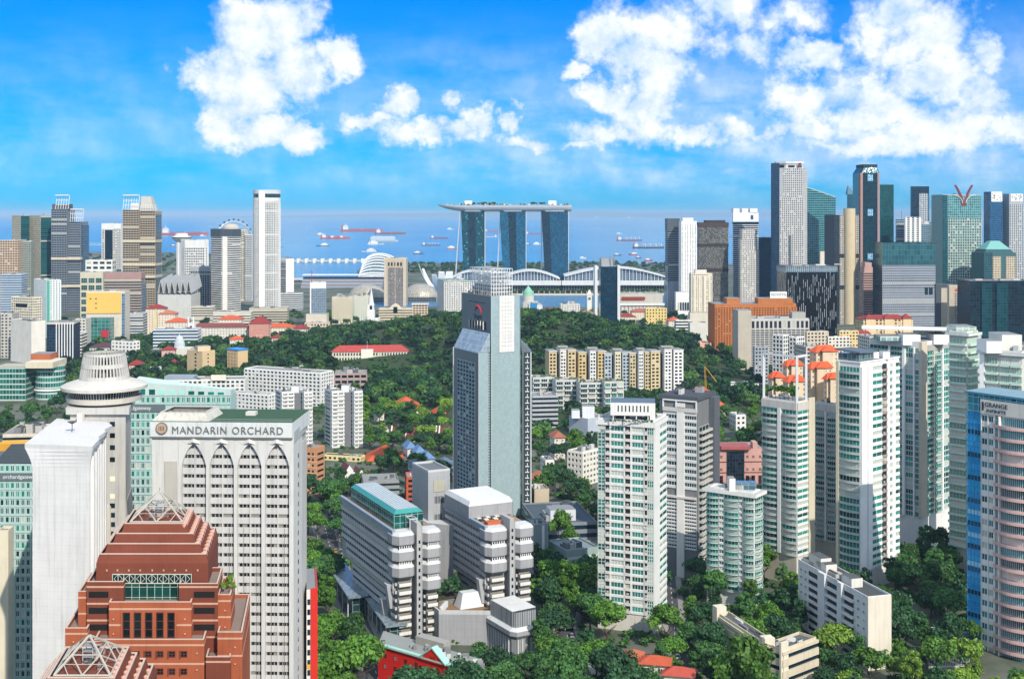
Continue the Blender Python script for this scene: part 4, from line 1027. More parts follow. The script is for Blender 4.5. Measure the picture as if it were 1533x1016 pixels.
for y in (266, 318, 384): 
    k = MB(); k.fbox(t.F[0], t.F[0].L*.36, t.F[0].L*.68, Zp(y+5, D), Zp(y-5, D), .1, .5, panes(4, 5, .5, .5, '4a90b8', '8ac4e0', 'c8d8e0', metal=.3)); t.obj('lit_bay', k)  # square bays of paler blue panes
t.done()
t = CB('plain green glass tower behind the pink edged tower', 1317, 1318, 1338, 277, 2420, 4); core(t, panes(3, 4, .25, .7, '0a3c40', '14605c', '1c4a4a', metal=.5)); roof(t, t.pts, t.z1, DGREY, 2, 2); t.done()
D = 2470; t = CB('dark framed tower with a pale ribbed centre, alone above the low roofs', 1363, 1365, 1391, 279, D, 5); core(t, panes(3, 4, .2, .7, '0c2230', '17384a', '20394a', metal=.4))
f = t.F[0]; p = Fc(f.pt(f.L*.42, 0, 0), f.pt(f.L*.95, 0, 0)); grid(t, f, 0, t.z1-14, 58, 5, wall('b8bfc4'), G_DARK, u0=f.L*.42, u1=f.L*.93, ww=.6, wh=.6, rec=1.0); t.done()
t = CB('blue grey block with an antenna left of the white finned block', 1341, 1342, 1356, 328, 2380, 4); core(t, wall('8496a6')); skin(t, 'r', wall('93a3b0'), G_BLUE, 4, wh=.5); t.mb('mast').tube((X(1351, 2385), 2390, t.z1), (X(1351, 2385), 2390, Zp(315, 2385)), .8, MGREY, 5); t.done()
t = CB('white block with tall vertical fins, left of the lone dark framed tower', 1355, 1356, 1377, 325, 2360, 4); core(t, wall('8a8f94')); skin(t, 'f', wall('c9cccc'), G_GREY, 4, 9, fw=4.2, fd=.9, fm=wall('e9e9e6')); t.done()
t = CB('low glassy block between the lone tower and the red horned tower', 1377, 1379, 1412, 336, 2450, 5); core(t, panes(4, 4, .6, .9, '33505e', '54727e', '8a9ca4', metal=.3)); roof(t, t.pts, t.z1, LGREY, 4, 5, tall=8); t.done()
t = CB('white and black banded office slab left of the red horned tower', 1391, 1393, 1420, 356, 2160, 5); core(t, wall('c9c9c6')); zc = Zp(366, 2160); skin(t, 'r', wall('dadad6'), G_DARK, 4.6, z1=zc, wh=.5, rec=.6); t.mb('sign_band').prism(inset(t.pts, -.7), zc, t.z1, wall('dcd6d2'), ROOFG)
text(t, 'ocbc', t.F[0], 8, zc+2, 7, plain('b0302c'), n=.9) if 0 else t.mb('sign').fbox(t.F[0], 8, 22, zc+3, zc+8, .75, .95, plain('b8403c')); t.done()
# red horned tower
D = 2080; t = CB('green glass grid tower with two red horns curving up from its roof', 1409, 1411, 1469, 292, D, 4, 46); core(t, wall('7c9a98'))
f = t.F[0]; t.mb('dark_wing').fbox(f, 0, f.L*.12, 0, t.z1, 0, 2, panes(3, 4, .3, .8, '0c3a44', '1b5a62', '3a6a70', metal=.5)); zc = Zp(326, D)
grid(t, f, 0, zc, 38, 14, wall('a9b8b0'), glass('123c3a', '4a8a80', .12, metal=.35), u0=f.L*.14, ww=.72, wh=.66, sill=.18, rec=.6); t.mb('top_glazing').fbox(f, f.L*.13, f.L, zc, t.z1, 0, .7, panes(3.4, 4.2, .5, .6, '1c5e62', '56a09c', '9ab8b4', metal=.5))
hr = plain('7c3038', .5)
for s in (-1, 1):
    k = MB(); prev = None; c = f.L*.55
    for i in range(9):
        a = i/8; pu = c+s*(2+13*a**1.8); z = Zp(308, D)+a*(Zp(277, D)-Zp(308, D)); cur = (f.pt(pu-2.4+a, z, 1.4), f.pt(pu+2.4-a, z, 1.4), f.pt(pu+2.4-a, z, -2), f.pt(pu-2.4+a, z, -2))
        if prev:
            for q in range(4): k.face([prev[q], prev[(q+1) % 4], cur[(q+1) % 4], cur[q]], hr)
        prev = cur
    k.face(prev, hr); t.obj('horn', k)
    k = MB(); a0 = None
    for i in range(10):
        x = i/9; q = f.pt(c+s*(3+17*(1-math.cos(x*math.pi/2))), Zp(304, D)+(t.z1-Zp(304, D))*math.sin(x*math.pi/2), 1.6)
        if a0: k.tube(a0, q, .8, wall('c8d0cc'), 4)
        a0 = q
    t.obj('roof_arch', k)
roof(t, t.pts, t.z1, LGREY, 2, 2); t.done()
for (a, b, y, lab, top) in ((1481, 1501, 287, 'blue tower with a white speckled top panel, left of a pair', True), (1510, 1532, 290, 'tower with a white speckled top at the right edge of the skyline', True)):
    D = 2320; t = CB(lab, a, a+1, b, y, D, 4); core(t, panes(3, 4, .3, .7, '173e62', '2a6088', '3a6a88', metal=.4) if a < 1500 else wall('a9b0b4')); f = t.F[0]
    if a > 1500: grid(t, f, 0, Zp(306, D), 60, 7, wall('b9bcbc'), G_DARK, ww=.6, wh=.55)
    m = t.mb('top_panel'); m.fbox(f, f.L*.1, f.L*.95, Zp(302, D), t.z1, 0, .8, wall('e6e6e4')); rg = random.Random(a); m2 = t.mb('panel_spots')
    for i in range(16): uu, zz = f.L*rg.uniform(.15, .85), rg.uniform(Zp(301, D), t.z1-3); m2.fbox(f, uu, uu+rg.uniform(1, 2.6), zz, zz+rg.uniform(1, 2.4), .8, 1, DGREY)
    t.done()
t = CB('grey speckled block filling the gap between the two white topped towers', 1500, 1500, 1512, 301, 2340, 0, 20); core(t, wall('8b98a2')); skin(t, 'g', wall('9aa4ac'), G_DARK, 5, 4, ww=.6, wh=.5); t.done()
D = 2000; t = CB('beige tower with a pyramid shaped pale green roof', 1471, 1473, 1521, 378, D, 4, 46); core(t, wall('3f6466')); f = t.F[0]
for (a, b) in ((.27, .52), (.68, .97)): grid(t, f, 0, Zp(384, D), 28, 5, wall('cfc0a6'), G_DARK, u0=f.L*a, u1=f.L*b, ww=.6, wh=.55, rec=1.2, end=False)
t.mb('glass_body').fbox(f, 0, f.L*.26, 0, t.z1, 0, .6, panes(3, 3.8, .3, .6, '153c44', '245a60', '4a6a6c', metal=.4)); m = t.mb('pyramid_roof'); tm = plain('6fa8a0', .5)
b = inset(t.pts, 6); m.loft(inset(t.pts, 3), t.z1, b, t.z1+5, wall('31555a'), ROOFG); ce = sum(b, Vector((0, 0)))/4; m.loft(b, t.z1+5, [ce+(q-ce)*.35 for q in b], Zp(361, D), tm, tm); t.done()
D = 1900; t = CB('wide grey finely banded block with a teal glass top storey', 1319, 1321, 1400, 363, D, 4, 40); core(t, wall('7f8690')); f = t.F[0]; zc = Zp(397, D)
ribbon(t, f, 0, zc, 26, wall('a2a8b0'), glass('3a4450', '7c8894', .2, metal=.2), wh=.5, rec=.4, fins=26, fw=.5, fd=.1, fm=wall('8f969e')); t.mb('top_glazing').prism(inset(t.pts, -.5), zc, t.z1, panes(5, 8, .25, .3, '2a565e', '3e7276', '4c7478', metal=.45), ROOFG)
t.mb('dark_side').fbox(t.F[3], 0, t.F[3].L, 0, zc, 0, .4, panes(3, 4, .3, .6, '1c2a34', '2c3e4a', '3a4a54')); t.mb('dark_window').fbox(f, f.L*.8, f.L*.86, Zp(441, D), Zp(430, D), .4, .8, G_DARK); t.mb('dark_window').fbox(f, f.L*.88, f.L*.95, Zp(441, D), Zp(430, D), .4, .8, G_DARK); t.done()
D = 2040; t = CB('pink granite block with stepped shoulders below the teal tower', 1291, 1293, 1313, 408, D, 4, 34); core(t, wall('b08a80')); skin(t, 'r', wall('bf9a90'), G_DARK, 4, wh=.48, rec=.5)
for (a, b, y0, y1) in ((1294, 1309, 408, 400), (1295, 1305, 400, 393)): slab(t, rect(a, a, b, D+4, 0, 22), Zp(y0, D), Zp(y1, D), wall('bf9a90'), 'setback')
t.done()
D = 1760; t = CB('black glass block scattered with bright vertical slashes', 1173, 1177, 1253, 400, D, 5, 44); g = panes(3, 30, .2, .2, '07090c', '0d1116', '1a1f24', metal=.2); core(t, g); rg = random.Random(3); m = t.mb('light_strip')
for i in range(190):
    f = t.F[rg.choice((0, 0, 0, 3))]; u = round(rg.uniform(1, f.L-1)/2.8)*2.8; z = rg.uniform(4, t.z1-16); m.fbox(f, u, u+.45, z, z+rg.uniform(6, 15), 0, .3, wall('b9c0c4'))
t.mb('crown').prism(inset(t.pts, -.4), t.z1-7, t.z1+1, panes(3, 8, .5, .4, '5a6c78', '7c8e98', 'a8b4ba', metal=.3), ROOFG); roof(t, t.pts, t.z1+1, DGREY, 2, 4); t.done()
# orange hotel with a roof sign
D = 1500; OR = wall('b56f3c', amt=.25); t = CB('orange hotel slab with rows of dark windows and a white name sign on its roof', 1067, 1070, 1192, 455, D, 4, 36, 'hotel'); core(t, OR); f = t.F[0]
grid(t, f, 0, t.z1-4, 28, 30, OR, G_DARK, ww=.55, wh=.5, rec=.9)
for (a, b, y) in ((1088, 1108, 447), (1135, 1187, 447)): k = MB(); k.prism(rect(a, a, b, D+6, 0, 22), t.z1, Zp(y, D), OR, ROOFG); t.obj('upper_storey', k)
s = rect(1153, 1153, 1178, D+6, 0, 1); z0, z1 = Zp(447, D), Zp(437, D); t.mb('sign_board').prism(s, z0, z1, wall('e4e2dc')); f2 = Fc(s[0], s[1]); text(t, 'NOVOTEL', f2, 1.2, z0+3.2, 4.0, plain('3c4048'), n=.02, ext=.1, sx=1.05); t.done()
D = 1340; t = CB('grey beige block with tall ribs and a plain stair tower at its left end', 1121, 1124, 1211, 478, D, 4, 30); core(t, wall('a9a59b')); f = t.F[0]; ribbon(t, f, 0, t.z1-11, 20, wall('b4b2ab'), G_DARK, wh=.5, fins=13, fw=.9, fd=.5, fm=wall('b9b7b0')); grid(t, f, t.z1-11, t.z1, 1, 13, wall('bdbbb4'), G_GREY, ww=.6, wh=.7, sill=.12)
slab(t, rect(1102, 1105, 1125, D-6, 4, 24), 0, Zp(464, D), wall('b5ac9c'), 'stair_tower'); slab(t, rect(1186, 1186, 1206, D+6, 0, 14), t.z1, Zp(468, D), wall('aaa69c'), 'plant_room'); roof(t, t.pts, t.z1, LGREY, 3, 5); t.done()
t = CB('dark slab and cream slab pair with a red topped sign, behind the red roofed hotel', 1399, 1401, 1427, 425, 1820, 5); core(t, wall('4c5258')); t.mb('cream_side').fbox(t.F[0], t.F[0].L*.3, t.F[0].L*.7, 0, t.z1-6, 0, .8, wall('b8ae9c')); t.done()
t = CB('cream office slab with square windows and a small red sign', 1418, 1421, 1450, 428, 1780, 5); core(t, wall('b9ad98')); grid(t, t.F[0], 0, t.z1-10, 18, 9, wall('a9a59c'), G_DARK, u0=t.F[0].L*.28, ww=.55, wh=.5); t.mb('sign').fbox(t.F[0], t.F[0].L*.3, t.F[0].L*.8, t.z1-8, t.z1-4, 0, .4, plain('b4553c')); roof(t, t.pts, t.z1, CREAM, 3, 3); t.done()
D = 1690; t = CB('long dark glass block with teal panels at the right edge', 1448, 1452, 1545, 421, D, 4, 40); core(t, panes(4.5, 4.2, .3, .5, '0b1a24', '1a3644', '20323c', metal=.45)); f = t.F[0]
for (a, b) in ((.18, .34), (.42, .6)): t.mb('teal_bay').fbox(f, f.L*a, f.L*b, 0, t.z1-3, 0, 2.5, panes(4.5, 4.2, .2, .4, '0d3a44', '1a5660', '2a5058', metal=.5))
roof(t, t.pts, t.z1, DGREY, 3, 5); t.done()
# red roofed hotel
def hip(t, pts, z, h, m, over=1.2, part='roof', ridge=.5):
    o = inset(pts, -over); e1, e2 = o[1]-o[0], o[3]-o[0]; mb = t.mb(part)
    L1, L2 = e1.length, e2.length
    if L1 >= L2: d = min(ridge*L2, .49*L1); a = (o[0]+o[3])/2+e1.normalized()*d; b = (o[1]+o[2])/2-e1.normalized()*d; A, B = (*a, z+h), (*b, z+h); q = [(*p, z) for p in o]; fs = [(q[0], q[1], B, A), (q[1], q[2], B), (q[2], q[3], A, B), (q[3], q[0], A)]
    else: d = min(ridge*L1, .49*L2); a = (o[0]+o[1])/2+e2.normalized()*d; b = (o[3]+o[2])/2-e2.normalized()*d; A, B = (*a, z+h), (*b, z+h); q = [(*p, z) for p in o]; fs = [(q[1], q[2], B, A), (q[2], q[3], B), (q[3], q[0], A, B), (q[0], q[1], A)]
    for f in fs: mb.face(f, m)
    mb.face([q[3], q[2], q[1], q[0]], m)
RED = tiles('8c2c24'); ORANGE = tiles('c4552a'); MAROON = tiles('6d2730')
t = CB('cream hotel with a dark red roof and rows of brown windows', 1290, 1293, 1366, 478, 1640, 5, 30, 'hotel'); core(t, wall('d5b98c')); skin(t, 'g', wall('d9c096'), glass('4a2c22', '6d4634', .1), 4, 5, ww=.55, wh=.55, rec=.5); hip(t, t.pts, t.z1, 5, RED); f = t.F[0]
for a in (.04, .42, .8): p = [Vector(f.pt(f.L*a, 0, 1.5)[:2]), Vector(f.pt(f.L*(a+.17), 0, 1.5)[:2]), Vector(f.pt(f.L*(a+.17), 0, -9)[:2]), Vector(f.pt(f.L*a, 0, -9)[:2])]; t.mb('gable_bay').prism(p, 0, t.z1+1, wall('dcc49a')); hip(t, p, t.z1+1, 6, RED)
t.done()
t = CB('small cream block with a dark red hipped roof in front of the red roofed hotel', 1281, 1283, 1303, 500, 1560, 5, name='house'); core(t, wall('d9c49c')); skin(t, 'g', wall('d9c49c'), G_DARK, 4, 5); hip(t, t.pts, t.z1, 4, RED); t.done()
# dark block with white end walls in front of the bay
D = 1850; t = CB('dark glass block between two white end walls, a pale machine room on its roof', 894, 899, 924, 399, D, 2, 26); core(t, panes(3, 3.8, .2, .3, '0f2b3c', '1d465c', '163444', metal=.4)); f = t.F[0]
for (a, b) in ((890.5, 894.5), (924.5, 928.5)): t.mb('end_wall').prism(rect(a, a, b, D-2, 0, 30), 0, t.z1+2, wall('d2d4d2'), ROOFG)
slab(t, rect(899, 899, 919, D+3, 0, 18), t.z1, Zp(387, D), wall('9fa3a6'), 'machine_room'); m = t.mb('roof_frame')
for px in (897, 901, 915, 920): m.tube((X(px, D), D+1, t.z1), (X(px-1, D), D+1, Zp(384, D)), .5, MGREY, 4)
m.tube((X(896, D), D+1, Zp(384, D)), (X(921, D), D+1, Zp(384, D)), .5, MGREY, 4); t.done()
# ---------------------------------------------------------------- near towers
def para(pl, pr, D, dep, dx=-0.15, D2=None):
    """footprint with a front from pl to pr at distance D, its sides running back along (dx, 1)"""
    a, b = Vector(W_(pl, D)), Vector(W_(pr, D2 or D)); d = Vector((dx, 1))*dep
    return [a, b, b+d, a+d]
def strip(mb, fc, zs, m, t=.05, h=.5, u0=0, u1=None):
    for z in zs: mb.fbox(fc, u0, fc.L if u1 is None else u1, z, z+h, 0, t, m, skip='b')
# --- white tower with flared roof
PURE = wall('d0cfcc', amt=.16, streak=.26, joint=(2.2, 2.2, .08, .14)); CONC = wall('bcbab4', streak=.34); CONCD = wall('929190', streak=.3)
zt = 110.0
fp = [Vector(W_(48.6, 352)), Vector(W_(134.4, 350)), Vector(W_(157, 388))]; fp.append(fp[0]+fp[2]-fp[1])
t = tower('hotel_tower', 'tall blank white hotel tower with a flared flat roof, left of the round topped tower', 'building', fp, zt)
zf = 102.5; t.mb('wall').prism(fp, 0, zf, PURE)
ev = [Vector(W_(37, 353)), Vector(W_(138.5, 349))]; pl_ = [(149, 361), (147, 364), (158, 373), (156, 376), (168, 384), (160, 390)]
prev = fp; zp = zf
for i in range(1, 7):
    s = i/6; k = (1-math.cos(s*math.pi/2)); cur = [p+(q-p)*k for p, q in zip(fp, [ev[0], ev[1], Vector(W_(164, 388)), ev[0]+Vector((-7, 40))])]; z = zf+(zt-1.2-zf)*s
    t.mb('flare').loft(prev, zp, cur, z, PURE); prev, zp = cur, z
rp = [ev[0], ev[1]]+[Vector(W_(*q)) for q in pl_]+[ev[0]+Vector((-7, 44))]
t.mb('roof').prism(rp, zt-1.2, zt, wall('c9c8c4', amt=.1), wall('d3d0ce', amt=.12), bottom=True)
f = t.F[1]
for i in range(6): u = 1.5+i*f.L/6.3; t.mb('fin').fbox(f, u, u+1.6, 0, zf+4, 0, 1.1, wall('d4d4d2')); t.mb('side_glazing').fbox(f, u+1.9, u+5, 0, zf, 0, .2, panes(1.6, 3.1, .1, .9, '16242e', '2c4252', '3a4a54', metal=.3))
k = t.mb('antenna'); a = (X(108, 372), 372); k.tube((*a, zt), (*a, zt+3), .12, DGREY, 5); k.lathe(a[0], a[1], [(.1, zt+2.4), (1.5, zt+3.2)], 12, DGREY, cap=False)
t.done()
# --- lift core with the round restaurant crown
D = 393; fp = [Vector(W_(105, D)), Vector(W_(188, D)), Vector(W_(196, D+20)), Vector(W_(116, D+20))]
t = tower('round_topped_tower', 'grey concrete tower topped by a ringed disc and a lattice crown', 'building', fp, 112); core(t, CONC, CONC)
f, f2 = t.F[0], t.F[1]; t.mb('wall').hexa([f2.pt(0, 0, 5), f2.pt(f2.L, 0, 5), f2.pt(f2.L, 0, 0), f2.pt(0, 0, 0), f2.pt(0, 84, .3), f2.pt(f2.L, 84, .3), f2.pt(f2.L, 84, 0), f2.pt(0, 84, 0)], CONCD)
for i, y in enumerate((638, 655, 673, 691, 720, 746, 760, 774, 788, 802)):
    u = (167-105)/83*f.L; t.rep('window', f, u-.5, Zp(y, D), 0, ('pane', 1.6, 1.5, .1, G_DARK if i not in (4, 5) else wall('f2ecd0')))
t.mb('buttress').fbox(f, f.L*.55, f.L*.74, 0, Zp(757, D), 0, .8, wall('c9c4b8'))
zc = Zp(617, D); t.mb('collar').prism(inset(fp, -1.2), zc-.5, zc+1.6, CONC, CONC, bottom=True); t.mb('roof_unit').prism(rect(115, 115, 123, D-3, 0, 2.5), zt, zt+2.6, wall('d8d4c8'))
c = (X(155, 402), 403); cr = lambda px: px/F*402; zz = lambda y: Zp(y, 402)
t.mb('drum').lathe(*c, [(cr(37), zz(617)), (cr(37), zz(567))], 48, DGREY, cap=False); t.mb('ring').lathe(*c, [(cr(40), zz(615)), (cr(41), zz(611)), (cr(37), zz(611))], 48, CONC, cap=False)
t.mb('ring').lathe(*c, [(cr(44), zz(602)), (cr(54), zz(599)), (cr(55), zz(592)), (cr(50), zz(591.5))], 56, wall('c4bfb3'), cap=False)
t.mb('disc_roof').lathe(*c, [(cr(50), zz(583)), (cr(62), zz(581)), (cr(62.5), zz(576.5)), (cr(56), zz(573)), (cr(37), zz(567)), (.1, zz(567))], 64, wall('c9c4ba'))
gl = panes(.85, 30, .12, .05, '16222a', '33444e', 'c2c0b8', metal=.3)
t.mb('lower_window_band').lathe(*c, [(cr(40.5), zz(611)), (cr(42), zz(602))], 56, gl, cap=False); t.mb('upper_window_band').lathe(*c, [(cr(51), zz(592)), (cr(53), zz(582))], 56, gl, cap=False)
m = t.mb('lattice_crown'); r0, r1, z0, z1 = cr(36.5), cr(30), zz(567), zz(528)
rr = lambda z: r0+(r1-r0)*(z-z0)/(z1-z0)
for (a, b) in ((0, .14), (.45, .60), (.90, 1)):
    za, zb = z0+(z1-z0)*a, z0+(z1-z0)*b; m.lathe(*c, [(rr(za)-.7, za), (rr(za), za), (rr(zb), zb), (rr(zb)-.7, zb), (rr(za)-.7, za)], 56, CONC, cap=False)
for i in range(44):
    a = 2*math.pi*i/44; ca, sa = math.cos(a), math.sin(a); w = Vector((-sa, ca, 0))*.22
    P = lambda r, z: Vector((c[0]+r*ca, c[1]+r*sa, z))
    m.hexa([P(rr(z0), z0)-w, P(rr(z0), z0)+w, P(rr(z0)-.8, z0)+w, P(rr(z0)-.8, z0)-w, P(rr(z1), z1)-w, P(rr(z1), z1)+w, P(rr(z1)-.8, z1)+w, P(rr(z1)-.8, z1)-w], CONC)
t.mb('machine_house').lathe(*c, [(r1*.72, z0), (r1*.66, z1-2.2), (.1, z1-2.2)], 24, wall('4c4a48')); m = t.mb('roof_unit')
for i in range(5): a = -2.4+i*.55; x, y = c[0]+r1*.8*math.cos(a), c[1]+r1*.8*math.sin(a); m.box(x-.5, x+.5, y-.4, y+.4, z0+1+i % 2*3.2, z0+2.6+i % 2*3.4, wall('d6cfbd'))
t.done()
# --- hotel with pointed arches
D = 385; fp = rect(230, 437, 456, D, 90, None, 25); fp = [Vector(W_(230, D+2)), Vector(W_(437, D)), Vector((X(437, D), D+26)), Vector((X(230, D+2), D+28))]
t = tower('arched_hotel', 'grey hotel tower with four pointed arches under a long name sign', 'hotel', fp, 106.5); core(t, wall('a9a69e')); f = t.F[0]; U = lambda px: (px-230)/207*f.L; Z = lambda y: Zp(y, D)
FACE = wall('cbcac5', streak=.34); SPAN = wall('c3c2be', streak=.3); zsp, zap, zcn = Z(700), Z(664), 106.3
t.mb('wall').fbox(f, 0, U(269), 0, zcn, 0, 1.6, FACE, skip='b'); nf = 33; fh = 14.7*D/F; ztop = Z(687)
wg = glass('15181c', '2c3136', .12, ccol='8f8a7e', metal=.1); pier = [272, 313.5, 355, 396, 437.3]
for b in range(4):
    a0, a1 = U(pier[b]), U(pier[b+1]); mid = (a0+a1)/2; hw = (a1-a0)/2-.38
    for k in range(nf):
        z = ztop-k*fh
        if z < 1: break
        t.mb('spandrel').fbox(f, a0+.3, a1-.3, z+1.25, z+fh, 0, .35, SPAN, skip='b')
        for h_ in (0, 1):
            for q in range(3):
                u = (a0+.75 if h_ == 0 else mid+.25)+q*(hw-.35)/3
                t.rep('window', f, u+.05, z, 0, ('win', round((hw-.35)/3-.1, 2), 1.25, .12, wg, plain('8f8d88'), 1, 1))
        t.mb('spandrel').fbox(f, a0+.3, a1-.3, z-.02, z+.12, 0, .3, SPAN, skip='b')
    t.mb('mullion').fbox(f, mid-.16, mid+.16, 0, zap-.8, .2, .55, FACE); 
    for q in (-1, 1): t.mb('drain_pipe').fbox(f, mid+q*hw*.52-.05, mid+q*hw*.52+.05, 0, Z(790), .3, .5, wall('8a8780'))
    m = t.mb('arch'); n = 14
    for i in range(n):
        x0, x1 = -1+2*i/n, -1+2*(i+1)/n; g = lambda x: zsp+(zap-zsp)*(1-abs(x)**1.5)**.74
        A, B = (mid+x0*hw, g(x0)), (mid+x1*hw, g(x1))
        m.hexa([f.pt(A[0], A[1], 1.6), f.pt(B[0], B[1], 1.6), f.pt(B[0], B[1], 0), f.pt(A[0], A[1], 0), f.pt(A[0], zcn, 1.6), f.pt(B[0], zcn, 1.6), f.pt(B[0], zcn, 0), f.pt(A[0], zcn, 0)], FACE, skip='b')
    m = t.mb('cornice'); zc = Z(655)
    for (s0, s1) in ((a0, mid), (a1, mid)):
        m.face([f.pt(s0, zc+1.6, 1.65), f.pt(s1, zc+1.6, 1.65), f.pt(s1, zc-1.2, 2.6), f.pt((s0+s1)/2, zc-2.0, 1.65), f.pt(s0, zc-.4, 1.65)][::1 if s0 < s1 else -1], wall('cbc8c0'))
for b, px in enumerate(pier): t.mb('pier').fbox(f, U(px)-(.55 if b else .75), min(U(px)+.55, f.L+.4), 0, zsp, .0, 1.62 if b else 1.61, FACE, skip='b'); 
for b in (0, 1, 2, 3, 4):
    px = pier[b]; t.mb('arch').fbox(f, U(px)-.56, min(U(px)+.56, f.L+.4), zsp, zcn, 0, 1.58, FACE, skip='b')
t.mb('blind_arch').fbox(f, U(249), U(268), 0, Z(690), 1.6, 1.9, wall('b5b1a7'))
f1 = t.F[1]; t.mb('wall').fbox(f1, -1.6, f1.L*.55, 0, zcn, 0, .8, FACE); t.mb('wall').fbox(f1, f1.L*.55, f1.L, 0, zcn-5, 0, .3, CONC)
for k in range(34):
    z = Z(682)-k*fh
    if z > 0: t.rep('slot_window', f1, f1.L*.24, z-2, .8, ('pane', 1.5, 1.5, .06, wg))
SB = wall('cccfcc', streak=.3, joint=(1.6, 6, .06, .2)); zs0, zs1 = zcn, Z(631); sg = [Vector(f.pt(-.4, 0, 2.0)[:2]), Vector(f.pt(f.L+.6, 0, 2.0)[:2]), Vector(f.pt(f.L+.6, 0, -24)[:2]), Vector(f.pt(-.4, 0, -24)[:2])]
t.mb('sign_band').prism(sg, zs0, zs1, SB, plain('35543a', .95, name='roof_turf')); f3 = Fc(sg[0], sg[1]); t.mb('sign_band').fbox(f3, 0, f3.L, zs0-.5, zs0, -.6, .25, wall('6b6c6a'))
t.mb('roof_corner').fbox(f1, -1.4, f1.L*.9, Z(662), Z(645), 0, 1.0, wall('a9aeac', streak=.3)); t.mb('roof_corner').fbox(f1, f1.L*.15, f1.L*.7, Z(645), Z(640), -.6, .4, wall('9ba4a8'))
LT = plain('7d7d7b', .4, .3, name='sign_letters'); text(t, 'MANDARIN', f3, U(262), zs0+1.0, 3.3, LT, n=.06, ext=.22, sx=1.15, width=17.2); text(t, 'ORCHARD', f3, U(352), zs0+1.0, 3.3, LT, n=.06, ext=.22, sx=1.15, width=16)
m = t.mb('emblem'); cc = Vector(f3.pt(U(247.5), Z(640.5), .05)); nn = Vector((f3.n.x, f3.n.y, 0)); m.tube(cc, cc+nn*.4, 1.85, plain('6a655e', .5), 24); k = MB(); k.tube(cc+nn*.41, cc+nn*.5, 1.55, plain('b39a84', .5), 24)
e = t.obj('emblem_disc', k); k = MB()
for i in range(4): q = cc+nn*.52+Vector((f3.u.x, f3.u.y, 0))*(-.75+i*.5); k.tube(q-Vector((0, 0, .7)), q+Vector((0, 0, .7)), .1, plain('5b3a30'), 5)
t.obj('emblem_mark', k)
b0 = [Vector(f3.pt(U(230), 0, .4-2)[:2]), Vector(f3.pt(U(316), 0, .4-2)[:2]), Vector(f3.pt(U(316), 0, -17)[:2]), Vector(f3.pt(U(230), 0, -17)[:2])]; b1 = [b0[0]+Vector((2.2, 1.2)), b0[1]+Vector((-1.6, 1.2)), b0[2]+Vector((-1.6, -1.2)), b0[3]+Vector((2.2, -1.2))]
zp = zs1+2.3; t.mb('penthouse').loft(b0, zs1, b1, zp, wall('c4c0b5', streak=.4)); t.mb('penthouse').prism(inset(b1, .8), zs1, zs1+1.0, wall('77736c')); m = t.mb('roof_unit')
ring = inset(b1, .5)
for i in range(4):
    j = (i+1) % 4; t.mb('penthouse').hexa([(*b1[i], zp), (*b1[j], zp), (*ring[j], zp), (*ring[i], zp), (*b1[i], zp+.3), (*b1[j], zp+.3), (*ring[j], zp+.3), (*ring[i], zp+.3)], wall('c4c0b5'))
for i in range(6): p = b1[0].lerp(b1[1], .1+.14*i)+Vector((0, 4)); m.box(p.x, p.x+1.4, p.y, p.y+1.8, zs1+1, zs1+2.2, wall('8d8a84'))
m = t.mb('roof_rail')
for i in range(2): a, b = Vector((*sg[1], zs1+.5+.5*i)), Vector((*f3.pt(U(318), 0, 0)[:2], zs1+.5+.5*i)); m.tube(a, b, .04, LGREY, 4)
t.mb('roof_house').prism([Vector(f3.pt(U(356), 0, -13)[:2]), Vector(f3.pt(U(371), 0, -13)[:2]), Vector(f3.pt(U(371), 0, -16)[:2]), Vector(f3.pt(U(356), 0, -16)[:2])], zs1, zs1+1.1, wall('c9c6be'))
t.done()
# red slab beside it
D = 402; t = TW('red_block', 'thin bright red wall block tucked behind the right edge of the arched hotel', 452, 459, 473, 882, D, 10, 24); core(t, wall('d9d4cc')); RD = plain('c8281c', .5, name='red_paint'); f = t.F[0]
t.mb('red_wall').fbox(f, f.L*.45, f.L+.5, 0, t.z1+.4, 0, .6, RD); t.mb('red_wall').fbox(t.F[1], 0, t.F[1].L, 0, t.z1+.4, 0, .5, RD)
for k in range(8): t.rep('window', f, f.L*.08, t.z1-5-k*3.3, 0, ('pane', .9, 1.8, .1, G_DARK))
t.mb('sign').fbox(f, f.L*.05, f.L*.4, Zp(1000, D), Zp(994, D), 0, .3, plain('e0a21c')); t.done()
